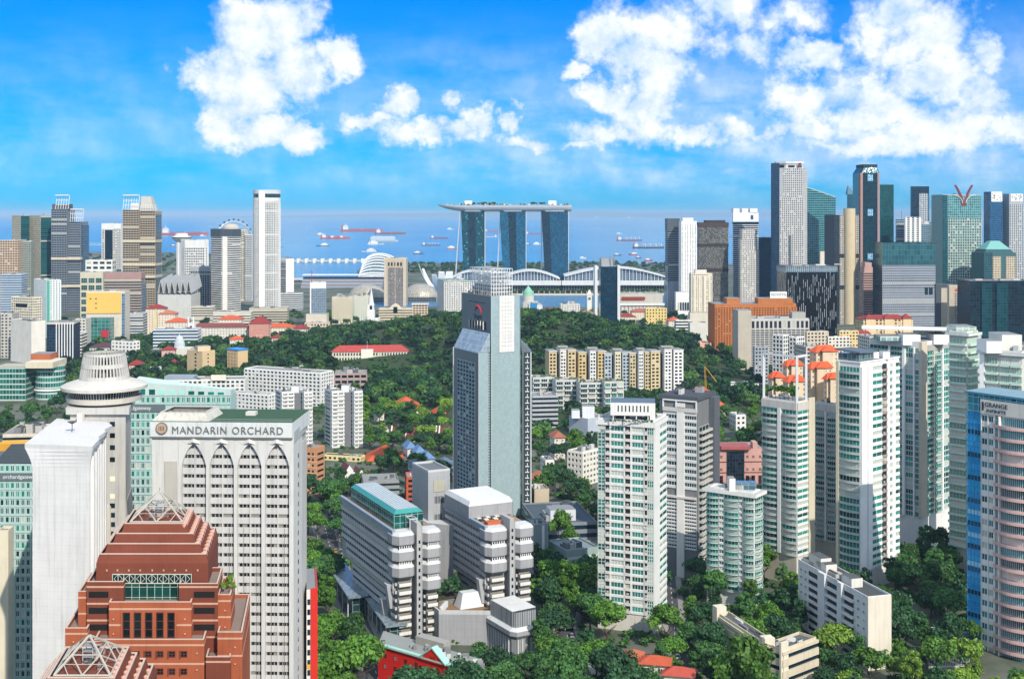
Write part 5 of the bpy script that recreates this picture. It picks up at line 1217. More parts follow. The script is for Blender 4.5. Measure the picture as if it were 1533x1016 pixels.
# --- brick ziggurat towers
BR = wall('a3583a', amt=.34, streak=.18, joint=(.9, .6, .05, .18), name='brick'); BRD = wall('78402f', amt=.36, streak=.15, joint=(1.2, .9, .05, .18), name='brick'); STONE = wall('c79c82', name='stone_band'); TRIM = wall('c8b2a2'); BG = glass('10181a', '1f3234', .0)
STEEL = plain('b6b0a2', .45, .1, name='painted_steel')
def truss(t, b, z, h):
    c = sum(b, Vector((0, 0)))/4; ap = Vector((*c, z+h)); m = t.mb('roof_truss'); P = [Vector((*p, z)) for p in b]
    for i in range(4):
        a, e = P[i], P[(i+1) % 4]; m.tube(a, e, .22, STEEL, 5); m.tube(a, ap, .24, STEEL, 5)
        M1 = (a+e)/2; ma, me_ = (a+ap)/2, (e+ap)/2; m.tube(ma, me_, .15, STEEL, 5); m.tube(M1, ma, .15, STEEL, 5); m.tube(M1, me_, .15, STEEL, 5)
        q1, q2 = a.lerp(ap, .27), e.lerp(ap, .27); m.tube(q1, q2, .09, STEEL, 4); m.tube(a.lerp(e, .25), q1, .1, STEEL, 4); m.tube(a.lerp(e, .75), q2, .1, STEEL, 4)
    m.tube(ap, ap+Vector((0, 0, 1.0)), .07, DGREY, 4); k = t.mb('lift_frame')
    for s in ((-1, -1), (1, -1), (1, 1), (-1, 1)): k.tube((c.x+s[0], c.y+s[1], z-1), (c.x+s[0], c.y+s[1], z+h*.6), .1, LGREY, 4)
    for i in range(4): k.box(c.x-1, c.x+1, c.y-1, c.y+1, z+i*1.1, z+i*1.1+.12, MGREY)
def ziggurat(lab, pl, pr, D, ztop, full):
    fp = para(pl, pr, D, 27); t = tower('brick_ziggurat', lab, 'building', fp, ztop, 0, 'twin brick tops under steel pyramids'); sc = (fp[1]-fp[0]).length/27.4
    z = ztop; b = fp
    for k in range(4):
        nb = inset(b, 1.75*sc); t.mb('stepped_roof').loft(b, z, [p+(q-p)*.35 for p, q in zip(b, nb)], z+2.05*sc, BRD); q = [p+(r_-p)*.35 for p, r_ in zip(b, nb)]; t.mb('stepped_roof').prism(nb, z+1.2*sc, z+2.05*sc, BRD, BRD)
        for i in range(4):
            j = (i+1) % 4; iq = inset(q, .35); m = t.mb('coping'); zq = z+2.0*sc
            m.hexa([(*q[i], zq), (*q[j], zq), (*iq[j], zq), (*iq[i], zq), (*q[i], zq+.28), (*q[j], zq+.28), (*iq[j], zq+.28), (*iq[i], zq+.28)], TRIM)
        fr = Fc(b[1], b[2])
        for i in range(7): u = fr.L*(.08+.13*i); p = Vector(fr.pt(u, 0, -1.2)); t.mb('vent_hood').lathe(p.x, p.y, [(.8*sc, z+1.2), (.75*sc, z+2.2*sc), (.1, z+2.6*sc)], 8, wall('c99a86'))
        b = nb; z += 2.05*sc
    t.mb('deck').prism(inset(b, .2), z-.6, z-.1, wall('a5806f')); truss(t, inset(b, .1), z+.2, 6.2*sc)
    m = t.mb('deck_plant'); rg = random.Random(int(pl))
    for i in range(9): p = b[0].lerp(b[1], rg.uniform(.1, .8)).lerp(b[3].lerp(b[2], .5), rg.uniform(.1, .9)); m.box(p.x, p.x+rg.uniform(.6, 1.6), p.y, p.y+1.2, z-.1, z+rg.uniform(.4, 1.4), wall(rg.choice(['8a8078', 'b99c8c', '5c5450'])))
    return t, fp
t, fp = ziggurat('red brown brick ziggurat with terraces and a steel pyramid frame on top', 144, 312, 306, Zp(843, 306), True)
D0 = 306; t.mb('upper_wall').prism(fp, 0, t.z1, BRD, BRD); f = t.F[0]; U = lambda px: (px-144)/168*f.L; Z = lambda y, D=306: Zp(y, D)
zw0, zw1 = Z(902), Z(858.5); t.mb('glazed_hall').fbox(f, U(186), U(268), zw0, Z(872), 0, .25, panes(1.9, 2.6, .12, .12, '0c2e2c', '1d5a52', 'b9c2b4', metal=.35)); gh_ = t.mb('lattice_window'); gh_.fbox(f, U(169), U(287), Z(872), zw1, 0, .2, G_DARK)
m = t.mb('lattice')
for i in range(15): u = U(169)+(U(287)-U(169))*i/14; m.fbox(f, u-.06, u+.06, Z(872), zw1, .2, .4, wall('c6cdb9'))
for z in (Z(872), zw1): m.fbox(f, U(169), U(287), z-.08, z+.08, .2, .42, wall('c6cdb9'))
for i in range(7):
    c = U(169)+(U(287)-U(169))*(i+.5)/7; zc, hh = (Z(872)+zw1)/2, (zw1-Z(872))/2; P = [f.pt(c, zc+hh, .3), f.pt(c+1.05, zc, .3), f.pt(c, zc-hh, .3), f.pt(c-1.05, zc, .3)]
    for a in range(4): m.tube(P[a], P[(a+1) % 4], .06, wall('c6cdb9'), 4)
for u in [U(160), U(176), U(193), U(210), U(228), U(245), U(262), U(279), U(296)]:
    t.mb('stud').lathe(*f.pt(u, 0, .1)[:2], [(.22, Z(853)-.2), (.22, Z(853)+.2)], 8, STONE)
def brick(part, pl, pr, D, ytop, dep, m=BR, bands=(), z0=0, wall_=True):
    p = para(pl, pr, D, dep); z = Zp(ytop, D); t.mb(part).prism(p, z0, z-.9, m, wall('8a7a70')); ip = inset(p, .4)
    for i in range(4):
        j = (i+1) % 4; t.mb(part).hexa([(*p[i], z-.9), (*p[j], z-.9), (*ip[j], z-.9), (*ip[i], z-.9), (*p[i], z), (*p[j], z), (*ip[j], z), (*ip[i], z)], m); t.mb('coping').hexa([(*p[i], z), (*p[j], z), (*ip[j], z), (*ip[i], z), (*p[i], z+.14), (*p[j], z+.14), (*ip[j], z+.14), (*ip[i], z+.14)], TRIM)
    ff = Fc(p[0], p[1]); fr = Fc(p[1], p[2])
    for y in bands:
        for q in (ff, fr): t.mb('stone_band').fbox(q, 0, q.L+(.04 if q is ff else 0), Zp(y, D)-.22, Zp(y, D)+.22, 0, .04, STONE, skip='b')
    return ff, z
for (a, b) in ((130, 185), (268, 326)):
    ff, z = brick('shoulder', a, b, 303.2, 870.5 if a < 200 else 873.5, 14, BRD, (878, 903, 928, 953))
    for y in (890, 914, 939): t.rep('loggia', ff, ff.L*(.05 if a < 200 else .38), Zp(y+4, 303.2), 0, ('pane', round(ff.L*.54, 2), 1.5, .06, plain('14100e', .8)))
brick('left_terrace', 117, 131, 304.4, 885, 16, BR, (894, 918)); brick('left_step', 97.5, 131, 300.6, 940, 20, BR, (948, 986))
brick('right_terrace', 325.5, 345.5, 304, 890, 14, BR, (899, 923)); brick('right_step', 325.5, 362.6, 299.8, 946, 30, BR, (955, 981)); brick('right_low', 308, 345, 297.5, 983, 12, BRD, (990,))
ff, z = brick('main_bay', 163, 286.5, 300.6, 901, 10, BR, (911, 935)); 
for i in range(5):
    u = ff.L*(.215+.135*i); t.rep('tall_window', ff, u-.9, Zp(954, 300.6), 0, ('win', 1.8, 6.2, .12, BG, plain('5c2f24'), 1, 3)); 
    for s in (-1, 1): t.mb('window_pier').fbox(ff, u+s*1.15-.2, u+s*1.15+.2, Zp(955, 300.6), Zp(916, 300.6), 0, .3, BR)
ff, z = brick('lower_bay', 141, 305.5, 297, 957, 10, BR, (965, 993))
for r_, y in enumerate((983, 1009, 1035, 1061)):
    for i in range(7): t.rep('window', ff, ff.L*(.14+.108*i), Zp(y, 297), 0, ('win', 1.55, 1.5, .12, BG, plain('5c2f24'), 2, 2)); t.mb('window_surround').fbox(ff, ff.L*(.14+.108*i)-.3, ff.L*(.14+.108*i)-.1, Zp(y+2, 297), Zp(y-10, 297), 0, .25, BRD)
for (px, D, ys) in ((170, 300.4, (926, 948)), (277, 300.4, (926, 948)), (295, 296.8, (977, 1002)), (110, 300.4, (960,)), (337, 303.8, (913, 938)), (352, 299.6, (968, 993))):
    for y in ys: p = (X(px, D), D, Zp(y, D)); t.mb('stud').tube(p, (p[0], p[1]-.25, p[2]), .2, STONE, 8)
zpl = Zp(890, 304); V, Uv = [], []; rg = random.Random(8)
for i in range(9): v, u = crown_arrays(40+i, 1.0, 1.0, 5, 130, .25); V.append(v+np.array([X(rg.uniform(329, 346), 306), 306+rg.uniform(0, 10), zpl+.9])); Uv.append(u)
me = quads_mesh('planting', np.concatenate(V)-np.array(t.loc), np.concatenate(Uv), LEAF[2]); o = bpy.data.objects.new('planting', me); COL.objects.link(o); o.parent = t.o
t.done()
t, fp = ziggurat('nearer brick tower at the bottom left, only its steel pyramid frame showing', 22, 205, 233, 79.2, False); t.mb('upper_wall').prism(fp, 0, t.z1, BRD, BRD); t.done()
# --- teal windowed mall towers
def gateway(lab, pl, pm, pr, yt, D, th, dep, rows, cols, slope, sign):
    t = TW('mall_tower', lab, pl, pm, pr, yt, D, th, dep, group='teal windowed mall blocks'); MW = wall('a7c0ba', amt=.1); core(t, MW, wall('5f666a')); f = t.F[0]
    fh = rows; nf = int(t.z1/fh); g1 = glass('0e5a50', '25a08c', .05, ccol='9fd6c8', metal=.3); g2 = glass('12302e', '2a5a54', .08, metal=.3); cw = f.L/cols
    for k in range(nf):
        z = t.z1-(k+1)*fh; bright = k in (0, 2, 3, 7) or k % 9 == 0
        if k == 1: continue
        for i in range(cols):
            t.rep('window', f, i*cw+cw*.14, z+fh*.14, 0, ('win', round(cw*.72, 2), round(fh*.7, 2), .12, g1 if bright else g2, plain('c3d6d0'), 2 if (i*7+k) % 3 else 1, 1))
        t.mb('wall').fbox(f, 0, f.L, z-.18, z+.18, 0, .35, MW, skip='b')
    for i in range(cols+1): t.mb('wall').fbox(f, max(0, i*cw-.16), min(f.L, i*cw+.16), 0, t.z1, 0, .3, MW, skip='b')
    z = t.z1-2*fh; t.mb('sign_band').fbox(f, 0 if sign[1] == 0 else sign[1]*f.L, sign[2]*f.L, z+.1, z+fh-.1, 0, .5, plain('5f6a6c', .5)); text(t, 'orchardgateway', f, sign[3]*f.L, z+fh*.32, fh*.62, plain('d9dcda'), n=.52, ext=.04, sx=1.0)
    return t
D = 472; t = gateway('mall tower with bright teal windows and a sign, behind the round topped tower', 150, 150, 346, 592, D, 0, 9, 3.15, 26, 0, ('', .05, .50, .14)); f = t.F[0]
m = t.mb('sloped_roof'); zr = [Zp(571, D), Zp(575, D), Zp(579, D), Zp(583, D)]
m.hexa([f.pt(f.L*.25, t.z1, .3), f.pt(f.L, t.z1, .3), f.pt(f.L, t.z1, -8), f.pt(f.L*.25, t.z1, -8), f.pt(f.L*.25, zr[0], .3), f.pt(f.L, zr[3], .3), f.pt(f.L, zr[3]-1, -8), f.pt(f.L*.25, zr[0]+1, -8)], wall('b9cac4'))
for i in range(9): u = f.L*(.30+.075*i); t.rep('roof_window', f, u, t.z1+.4, .3, ('pane', 2.3, 2.2-.16*i, .08, glass('0e5a50', '25a08c', .05, ccol='9fd6c8', metal=.3)))
t.done()
D = 446; t = gateway('mall block with teal windows and a name band, left of the blank white tower', -40, -40, 62, 694, D, 0, 24, 3.1, 13, 0, ('', 0, 1, .44)); f = t.F[0]; m = t.mb('louvred_roof')
for i in range(14): a = i/14; m.hexa([f.pt(f.L*.3, t.z1+a*4.2, -a*16), f.pt(f.L, t.z1+a*4.2+.4, -a*16), f.pt(f.L, t.z1+a*4.2+.4, -a*16-1.2), f.pt(f.L*.3, t.z1+a*4.2, -a*16-1.2), f.pt(f.L*.3, t.z1+a*4.2+.3, -a*16), f.pt(f.L, t.z1+a*4.2+.7, -a*16), f.pt(f.L, t.z1+a*4.2+.7, -a*16-1.2), f.pt(f.L*.3, t.z1+a*4.2+.3, -a*16-1.2)], wall('4a5258'))
t.done()
# ---------------------------------------------------------------- concrete hotel in the middle
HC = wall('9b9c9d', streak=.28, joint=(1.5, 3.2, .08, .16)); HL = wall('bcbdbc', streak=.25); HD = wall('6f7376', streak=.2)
D = 500; TH = 25.6
fpA = rect(508, 587.6, 658.7, D, TH); zA = Zp(797.4, D)
t = tower('concrete_hotel', 'grey concrete hotel with stacks of jutting end bays and a teal glass penthouse', 'hotel', fpA, zA)
eL = (fpA[3]-fpA[0]).normalized(); eR = (fpA[1]-fpA[0]).normalized(); FOOT.append([fpA[0]+eR*22, fpA[0]+eR*55, fpA[3]+eR*55, fpA[3]+eR*22])
wgl = glass('1a2024', '3a444a', .15, metal=.2)
def wing(N, wR, wL, z1, bays, name):
    """long wing: banded side, two stacks of bevelled bays on its end, shaft between"""
    P = lambda r, l: N+eR*r+eL*l
    t.mb('wing').prism([P(1.5, 3), P(wR-1.5, 3), P(wR-1.5, wL), P(1.5, wL)], 20, z1-.3, HC, wall('9d7f6e', amt=.3))
    t.mb('wing').prism([P(4, 5), P(wR-4, 5), P(wR-4, wL-8), P(4, wL-8)], 0, 20, HC)
    ribbon(t, Fc(P(4, wL-8), P(4, 5)), 1, 20, 6, HL, wgl, wh=.42, rec=.4)
    pts = [P(0, 2.5), P(0, wL)]; f = Fc(P(1.5, wL), P(1.5, 2.5)); nf = int((z1-20)/3.25)
    for k in range(nf):
        z = z1-1.2-(k+1)*3.05; u1 = f.L; u0 = 0 if k < 6 else 7
        t.rep('window_band', f, u0+.5, z+.12, 0, ('win', round(u1-u0-1, 2), 1.75, .3, wgl, HL, 26, 1)); t.mb('spandrel').fbox(f, u0, u1, z+1.85, z+3.12, 0, .55, HL if k % 2 else wall('b4b5b4', streak=.25), skip='b')
    t.mb('wing').prism([P(.2, 0.9), P(1.6, 0.9), P(1.6, wL+.4), P(.2, wL+.4)], z1-1.2, z1+.6, wall('8d9aa6'))
    for j, (r0, r1, nb) in enumerate(((0, wR*.44, bays[0]), (wR*.60, wR, bays[1]))):
        for k in range(nb):
            zt_ = z1-k*6.5; c = 2.0
            pl = [P(r0+c, -2.2), P(r1-c*.6, -2.2), P(r1, -1), P(r1, 6), P(r0, 6), P(r0, 0.6)]
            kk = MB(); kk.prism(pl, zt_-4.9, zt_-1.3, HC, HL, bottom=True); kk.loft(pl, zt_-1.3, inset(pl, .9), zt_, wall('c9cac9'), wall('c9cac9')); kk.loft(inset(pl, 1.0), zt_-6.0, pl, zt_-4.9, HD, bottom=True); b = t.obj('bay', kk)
            if k:
                kf = MB(); ff = Fc(pl[0], pl[1])
                for i in range(6): u = ff.L*(i+.5)/6; kf.fbox(ff, u-.16, u+.16, zt_-1.0, zt_+1.5, -1.2, -.5, wall('e4e4e2'))
                kf.fbox(ff, 0, ff.L, zt_-.9, zt_+.4, -1.4, -.9, G_DARK); o = t.obj('louvre', kf, parent=b)
            fs = Fc(pl[5], pl[0])
        zb = z1-nb*6.5+.5; q = [P(r0+2.5, .5), P(r1-1.2, .5), P(r1-1.2, 8), P(r0+2.5, 8)]; ks = MB(); ks.prism(q, 0, zb, wall('86837c', streak=.3)); t.obj('lower_shaft', ks); ff = Fc(q[0], q[1]); fl = Fc(q[3], q[0])
        kf = 0; z = zb-3.4
        while z > 2:
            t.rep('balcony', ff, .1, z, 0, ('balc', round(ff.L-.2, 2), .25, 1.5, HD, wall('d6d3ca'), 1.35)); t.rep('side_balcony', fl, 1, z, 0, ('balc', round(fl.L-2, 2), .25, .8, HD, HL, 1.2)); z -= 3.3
    m = t.mb('lift_shaft'); m.prism([P(wR*.46, -2.6), P(wR*.55, -2.6), P(wR*.55, 6), P(wR*.46, 6)], 0, z1+3.5, wall('a9a9a6', streak=.3)); m.prism([P(wR*.55, -1.4), P(wR*.60, -1.4), P(wR*.60, 6), P(wR*.55, 6)], 0, z1+2, HC); fs = Fc(P(wR*.46, -2.6), P(wR*.55, -2.6))
    for k in range(16): t.rep('shaft_window', fs, fs.L*.4, z1-2-k*2.9, 0, ('pane', .8, 1.3, .05, G_DARK))
    for (l, z0, z1_) in ((6.5, 14, 24), (13, 7, 16)): 
        p = [P(-.6, l), P(2, l-3), P(2, l+3), P(-.6, l+2)]; t.mb('side_fin').loft([P(.8, l-1.6), P(2, l-2), P(2, l+2), P(.8, l+1.6)], z0, [P(-.8, l-1.6), P(2, l-2), P(2, l+2), P(-.8, l+1.6)], z1_, wall('a5a7a7'), HL, bottom=True)
    return P
wA = (fpA[1]-fpA[0]).length; lA = (fpA[3]-fpA[0]).length
P = wing(fpA[0], wA, lA, zA, (3, 4), 'a')
# glass penthouse
q = [P(3.2, 7), P(16, 7), P(16, lA-7), P(3.2, lA-7)]; gz = zA+7.2; t.mb('glass_penthouse').prism(q, zA-.3, gz-1.6, panes(2.6, 3, .16, .16, '0d3a38', '2a7a72', '9fc4bc', metal=.35), wall('c4cccc')); t.mb('penthouse_roof').loft(q, gz-1.6, inset(q, 1.6), gz, plain('3a8f8a', .4), wall('b3bcc0')); r = inset(q, 1.7)
fr = Fc(r[3], r[0]); m = t.mb('roof_seam')
for i in range(7): a, b = r[0].lerp(r[1], (i+.5)/7), r[3].lerp(r[2], (i+.5)/7); m.tube((*a, gz+.05), (*b, gz+.05), .09, wall('8d9699'), 4)
m = t.mb('roof_gantry'); 
for (r_, l) in ((8, 1), (11, 1), (8, 6), (11, 6)): m.tube((*P(r_, l), zA), (*P(r_, l), zA+4.5), .25, HL, 4)
for (a, b) in (((8, 1), (11, 1)), ((11, 1), (11, 6)), ((11, 6), (8, 6)), ((8, 6), (8, 1))): m.tube((*P(*a), zA+4.5), (*P(*b), zA+4.5), .25, HL, 4)
# second wing
N2 = Vector(W_(726.5, 507)); k_ = (797-CX)/F; c_, s_ = math.cos(R(TH)), math.sin(R(TH)); wC = (k_*N2.y-N2.x)/(c_-k_*s_); kL = (680-CX)/F; lC = (N2.x-kL*N2.y)/(s_+kL*c_); FOOT.append([N2, N2+eR*wC, N2+eR*wC+eL*50, N2+eL*50])
P2 = wing(N2, wC, 46, zA, (3, 3), 'c'); m = t.mb('terrace')
q = [P2(3, 4), P2(9, 4), P2(9, 8), P2(3, 8)]; m.prism(q, zA-.3, zA+1.2, wall('b8643c'))
for i in range(5):
    for j in range(3): a = P2(3.4+i*2.1, 12+j*3); m.prism([a, a+eR*1.8, a+eR*1.8+eL*2.4, a+eL*2.4], zA-.3, zA+.35, wall('d9d6cc' if (i+j) % 2 else '3d3a36'))
q = [P2(0, 17), P2(wC-1.5, 17), P2(wC-.2, 18.5), P2(wC-.2, 44), P2(0, 44)]; t.mb('upper_block').prism(q, zA+.2, zA+5.4, HC, HL, bottom=True); t.mb('upper_block').loft(q, zA+5.4, inset(q, 1.2), zA+7.2, wall('c9cac9'), wall('d6d5d2')); t.mb('upper_neck').prism(inset(q, 1.5), zA-.3, zA+.2, HD)
# stair tower between the wings
DS = 548; s4 = rect(617, 641, 673.5, DS, TH); zS = Zp(707, DS); t.mb('stair_tower').prism(s4, 0, zS, wall('9fa1a2', streak=.3, joint=(1.2, 9, .08, .14)), wall('6d7072')); f = Fc(s4[0], s4[1]); mb = t.mb('stair_tower'); ins = inset(s4, .5)
for i in range(4): j = (i+1) % 4; mb.hexa([(*s4[i], zS), (*s4[j], zS), (*ins[j], zS), (*ins[i], zS), (*s4[i], zS+.9), (*s4[j], zS+.9), (*ins[j], zS+.9), (*ins[i], zS+.9)], HL)
t.mb('stair_panel').fbox(f, f.L*.25, f.L*.75, zS-9, zS-4, 0, .3, wall('a8a592'))
for (a, b) in ((11, 14), (19, 25)):
    for i in range(6): u = f.L*(.3+.07*i); t.mb('stair_louvre').fbox(f, u, u+.25, zS-b, zS-a, 0, .35, G_DARK)
z = zS-12
while z > 2: t.rep('stair_landing', f, f.L*.86, z, 0, ('balc', round(f.L*.14, 2), .3, 1.2, HD, HL, 1.1)); z -= 3.3
t.mb('link_block').prism([P(wA-1, 44), P2(1, 36), P2(1, 46), P(wA-1, 58)], 0, zA-7, HC, HL)
# podium and courtyard
pd = [P(wA-3, -6), P2(6, -9), P2(6, 14), P(wA-3, 20)]; t.mb('podium').prism(pd, 0, 12.5, HC, wall('8a6f50')); pi = inset(pd, .8)
for i in range(4): j = (i+1) % 4; t.mb('podium').hexa([(*pd[i], 12.5), (*pd[j], 12.5), (*pi[j], 12.5), (*pi[i], 12.5), (*pd[i], 14), (*pd[j], 14), (*pi[j], 14), (*pi[i], 14)], HL)
w = [P(wA+7, -5), P(wA+18, -5), P(wA+18, 2), P(wA+7, 2)]; t.mb('skylight').loft(w, 12.6, [w[0]+eR*2+eL*2, w[1]-eR*2+eL*2, w[2]-eR*2-eL*1, w[3]+eR*2-eL*1], 18.5, wall('cfd0ce'), wall('cfd0ce'))
t.mb('planter').prism([P(wA+1, 4), P(wA+16, 4), P(wA+14, 24), P(wA+1, 24)], 12.5, 14.6, wall('77756f'), wall('4a4636'))
for i in range(6): a = P(wA-1+i*.9, -4+i*1.2); t.mb('roof_fan').lathe(a.x, a.y, [(.9, 12.5), (.9, 14.6), (.6, 14.7)], 10, wall('c9cac8'))
V, Uv = [], []
for i in range(7): v, u = crown_arrays(70+i, 3.2, 3.4, 10, 420, .42); p = P(wA+3+(i % 3)*4.2, 6+(i//3)*5.5); V.append(v+np.array([p.x, p.y, 17.6+(i % 2)])); Uv.append(u)
me = quads_mesh('courtyard_garden', np.concatenate(V)-np.array(t.loc), np.concatenate(Uv), LEAF[3]); o = bpy.data.objects.new('courtyard_garden', me); COL.objects.link(o); o.parent = t.o
t.done()
# canopies beside it
def canopy(lab, a, b, wd, z):
    a, b = Vector(a), Vector(b); d = (b-a).normalized(); n = Vector((-d.y, d.x)); t = T('entrance_canopy', lab, 'canopy', *((a+b)/2), 0); pts = [a-n*wd/2, b-n*wd/2, b+n*wd/2, a+n*wd/2]
    if (pts[1]-pts[0]).cross(pts[2]-pts[1]) < 0: pts = pts[::-1]
    t.mb('roof').prism(pts, z, z+.6, panes(2.2, 2.2, .12, .12, '5f6d74', '7f8d94', '9aa4a8', metal=.05, rough=.3), panes(2.2, 2.2, .12, .12, '6a787e', '8f9ca2', 'a8b0b4', metal=.05, rough=.3), bottom=True); m = t.mb('column')
    for s in range(5):
        p = a.lerp(b, .08+.21*s)
        for q in (-1, 1): m = MB(); m.tube((*(p+n*wd*.42*q), 0), (*(p+n*wd*.42*q), z), .3, LGREY, 6); t.obj('column', m)
    t.mb('shopfront').prism(inset(pts, 2.2), 0, z, panes(3, 3, .2, .2, '14282c', '2f5458', '8a9a98', metal=.3)); t.done()
canopy('long glass entrance canopy along the left foot of the concrete hotel', W_(500, 588), W_(537, 533), 9, 9.5)
canopy('shorter glass canopy at the near corner of the concrete hotel', W_(562, 536), W_(594, 499), 9, 8.5)
# louvred annex
D = 484; p = rect(732, 769.5, 809, D, 30, None); t = tower('louvred_annex', 'low grey annex with a slatted roof screen and a pale concrete belt', 'building', p, 9); NN, R_, B_, L_ = p; c8 = [NN+(R_-NN)*.1+(L_-NN)*.0, R_-(R_-NN)*.12, R_+(B_-R_)*.12, B_, L_, NN+(L_-NN)*.1]; core(t, wall('8e9090', joint=(1.1, 20, .2, .3)), HL, pts=c8, z1=9.4)
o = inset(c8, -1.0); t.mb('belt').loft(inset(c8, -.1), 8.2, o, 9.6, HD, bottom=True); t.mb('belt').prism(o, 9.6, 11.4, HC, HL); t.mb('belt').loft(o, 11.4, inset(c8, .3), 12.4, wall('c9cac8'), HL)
ii = inset(c8, .5); t.mb('screen').prism(ii, 12.4, 18.6, panes(1.05, 6.2, .14, .3, '5c6062', '8a8e90', 'd5d6d4', metal=.1, rough=.4), wall('3c4144')); m = t.mb('roof_slat'); a0, a1, b0, b1 = ii[0], ii[1], ii[4], ii[3]
for i in range(17): s = (i+.5)/17; q, r = ii[5].lerp(ii[4], s), ii[2].lerp(ii[3], s); m.tube((*q, 18.75), (*r, 18.75), .22, wall('c9cbca'), 4)
for fcs in (Fc(c8[0], c8[1]), Fc(c8[4], c8[5])):
    for i in range(int(fcs.L/2)): t.mb('pilaster').fbox(fcs, i*2+.2, i*2+.75, 0, 8.2, 0, .5, HL)
t.done()
# red shophouse front
D = 442; p = [Vector(W_(566, 462)), Vector(W_(719, 432)), Vector(W_(724, 446)), Vector(W_(574, 477))]; z1 = Zp(990, 444); t = tower('red_shop_row', 'bright red gabled shop building with a pale green roof edge at the bottom', 'shop', p, z1); RD = plain('cf2418', .5, name='red_paint'); core(t, RD, wall('8f918c')); f = t.F[0]; GR = plain('9fcabb', .5)
t.mb('eave').fbox(f, -.4, f.L+.4, z1-.1, z1+.5, -1.0, .8, GR); g0, g1 = f.L*.44, f.L*.68; gm = (g0+g1)/2; za = z1+4.6
t.mb('gable').face([f.pt(g0, z1-.5, .75), f.pt(g1, z1-.5, .75), f.pt(gm, za, .75)], RD); m = t.mb('gable_roof')
for (a, b) in ((g0-.6, gm), (g1+.6, gm)): m.hexa([f.pt(a, z1-.2, 1.2), f.pt(b, za, 1.2), f.pt(b, za, -2), f.pt(a, z1-.2, -2), f.pt(a, z1+.35, 1.2), f.pt(b, za+.55, 1.2), f.pt(b, za+.55, -2), f.pt(a, z1+.35, -2)], GR)
text(t, 'N.E.', f, gm-1.1, z1+.6, 1.5, plain('3a1010'), n=.78, ext=.03)
for i in range(9): u = f.L*(.06+.105*i); t.rep('window', f, u, z1-4.2, 0, ('win', 1.5, 1.7, .14, G_DARK, plain('7d1a14'), 2, 2)); t.rep('window', f, u, z1-8.2, 0, ('win', 1.5, 1.7, .14, G_DARK, plain('7d1a14'), 2, 2))
t.mb('gallery').fbox(f, f.L*.42, f.L*.62, z1-5.5, z1-3.2, 0, .1, plain('1a0d0c')); rg = random.Random(4); m = t.mb('roof_unit')
for i in range(16): a = Vector(f.pt(f.L*(.25+.045*i), 0, -3-rg.random()*6)); m.box(a.x, a.x+rg.uniform(1, 2.4), a.y, a.y+1.6, z1, z1+rg.uniform(.7, 2), wall(rg.choice(['9a9c98', '7d807e', 'c4c5c0'])))
t.mb('back_block').prism([Vector(f.pt(f.L*.22, 0, -9)[:2]), Vector(f.pt(f.L*.5, 0, -9)[:2]), Vector(f.pt(f.L*.5, 0, -13)[:2]), Vector(f.pt(f.L*.22, 0, -13)[:2])], 0, z1+3, wall('9d9b94')); t.done()
# ---------------------------------------------------------------- slender grey tower with the lattice crown
D = 704; TC = 27; fp = rect(692, 735.3, 779, D, TC); z1 = Zp(443.5, D); t = tower('slender_tower', 'tallest slender pale teal tower with a white lattice crown and lower side wings', 'office tower', fp, z1)
PNL = panes(1.35, 1.75, .09, .09, '95a9ab', '9fb2b3', '8ea3a5', metal=.08, rough=.3); PND = wall('6d777c', amt=.1, streak=.12, joint=(1.35, 1.75, .09, .14), rough=.4); t.mb('wall').prism(fp, 0, z1, PNL, wall('8a8d8e'))  # second panel is a darker copy, the left side's shade put into its colour
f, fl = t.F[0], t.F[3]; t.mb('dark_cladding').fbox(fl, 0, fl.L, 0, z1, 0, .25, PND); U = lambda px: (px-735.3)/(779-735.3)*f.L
WP = wall('d9d8d2', joint=(1.9, 2.5, .16, .35)); t.mb('white_panel').fbox(f, U(747), U(769.5), Zp(528, D), z1+.1, 0, .35, WP); m = t.mb('panel_vent')
for i in range(6):
    for k in range(14): u = U(751)+i*1.1; z = z1-2.2-k*2.05; m.fbox(f, u, u+.28, z, z+.35, .35, .4, DGREY)
t.mb('corner_strip').fbox(f, 0, .5, 0, z1, 0, .12, wall('a9bcbc')); t.mb('corner_strip').fbox(f, f.L-.4, f.L, 0, z1, 0, .12, wall('6f8286'))
c = fl.L; Z = lambda y: Zp(y, 718)
text(t, 'Singtel', fl, c*.43, Z(477), 4.0, plain('2b3a46'), n=.3, ext=.1, width=10.5); sw = MB(); rd = plain('c8324a')
for i in range(9): a = i/8*2.4+.35; q = Vector(fl.pt(c*.58-5.0*math.cos(a)*.9, Z(470)+4.6*math.sin(a), .5)); sw.tube(q, Vector(fl.pt(c*.58-5.0*math.cos(a+.3)*.9, Z(470)+4.6*math.sin(a+.3), .5)), .25+.5*math.sin(i/8*math.pi), rd, 6)
t.obj('emblem', sw); t.mb('louvre_slot').fbox(fl, c*.25, c*.8, Z(453), Z(452), 0, .3, G_DARK)
for (ya, yb, n) in ((492, 480, 6), (508, 497, 6)):
    t.mb('sky_balcony').fbox(fl, c*.28, c*.85, Z(ya), Z(yb), .1, .28, plain('10181e'))
    for i in range(n): t.mb('balcony_post').fbox(fl, c*(.28+.57*i/n), c*(.28+.57*i/n)+.35, Z(ya), Z(yb), .28, .8, wall('dcdcd6'))
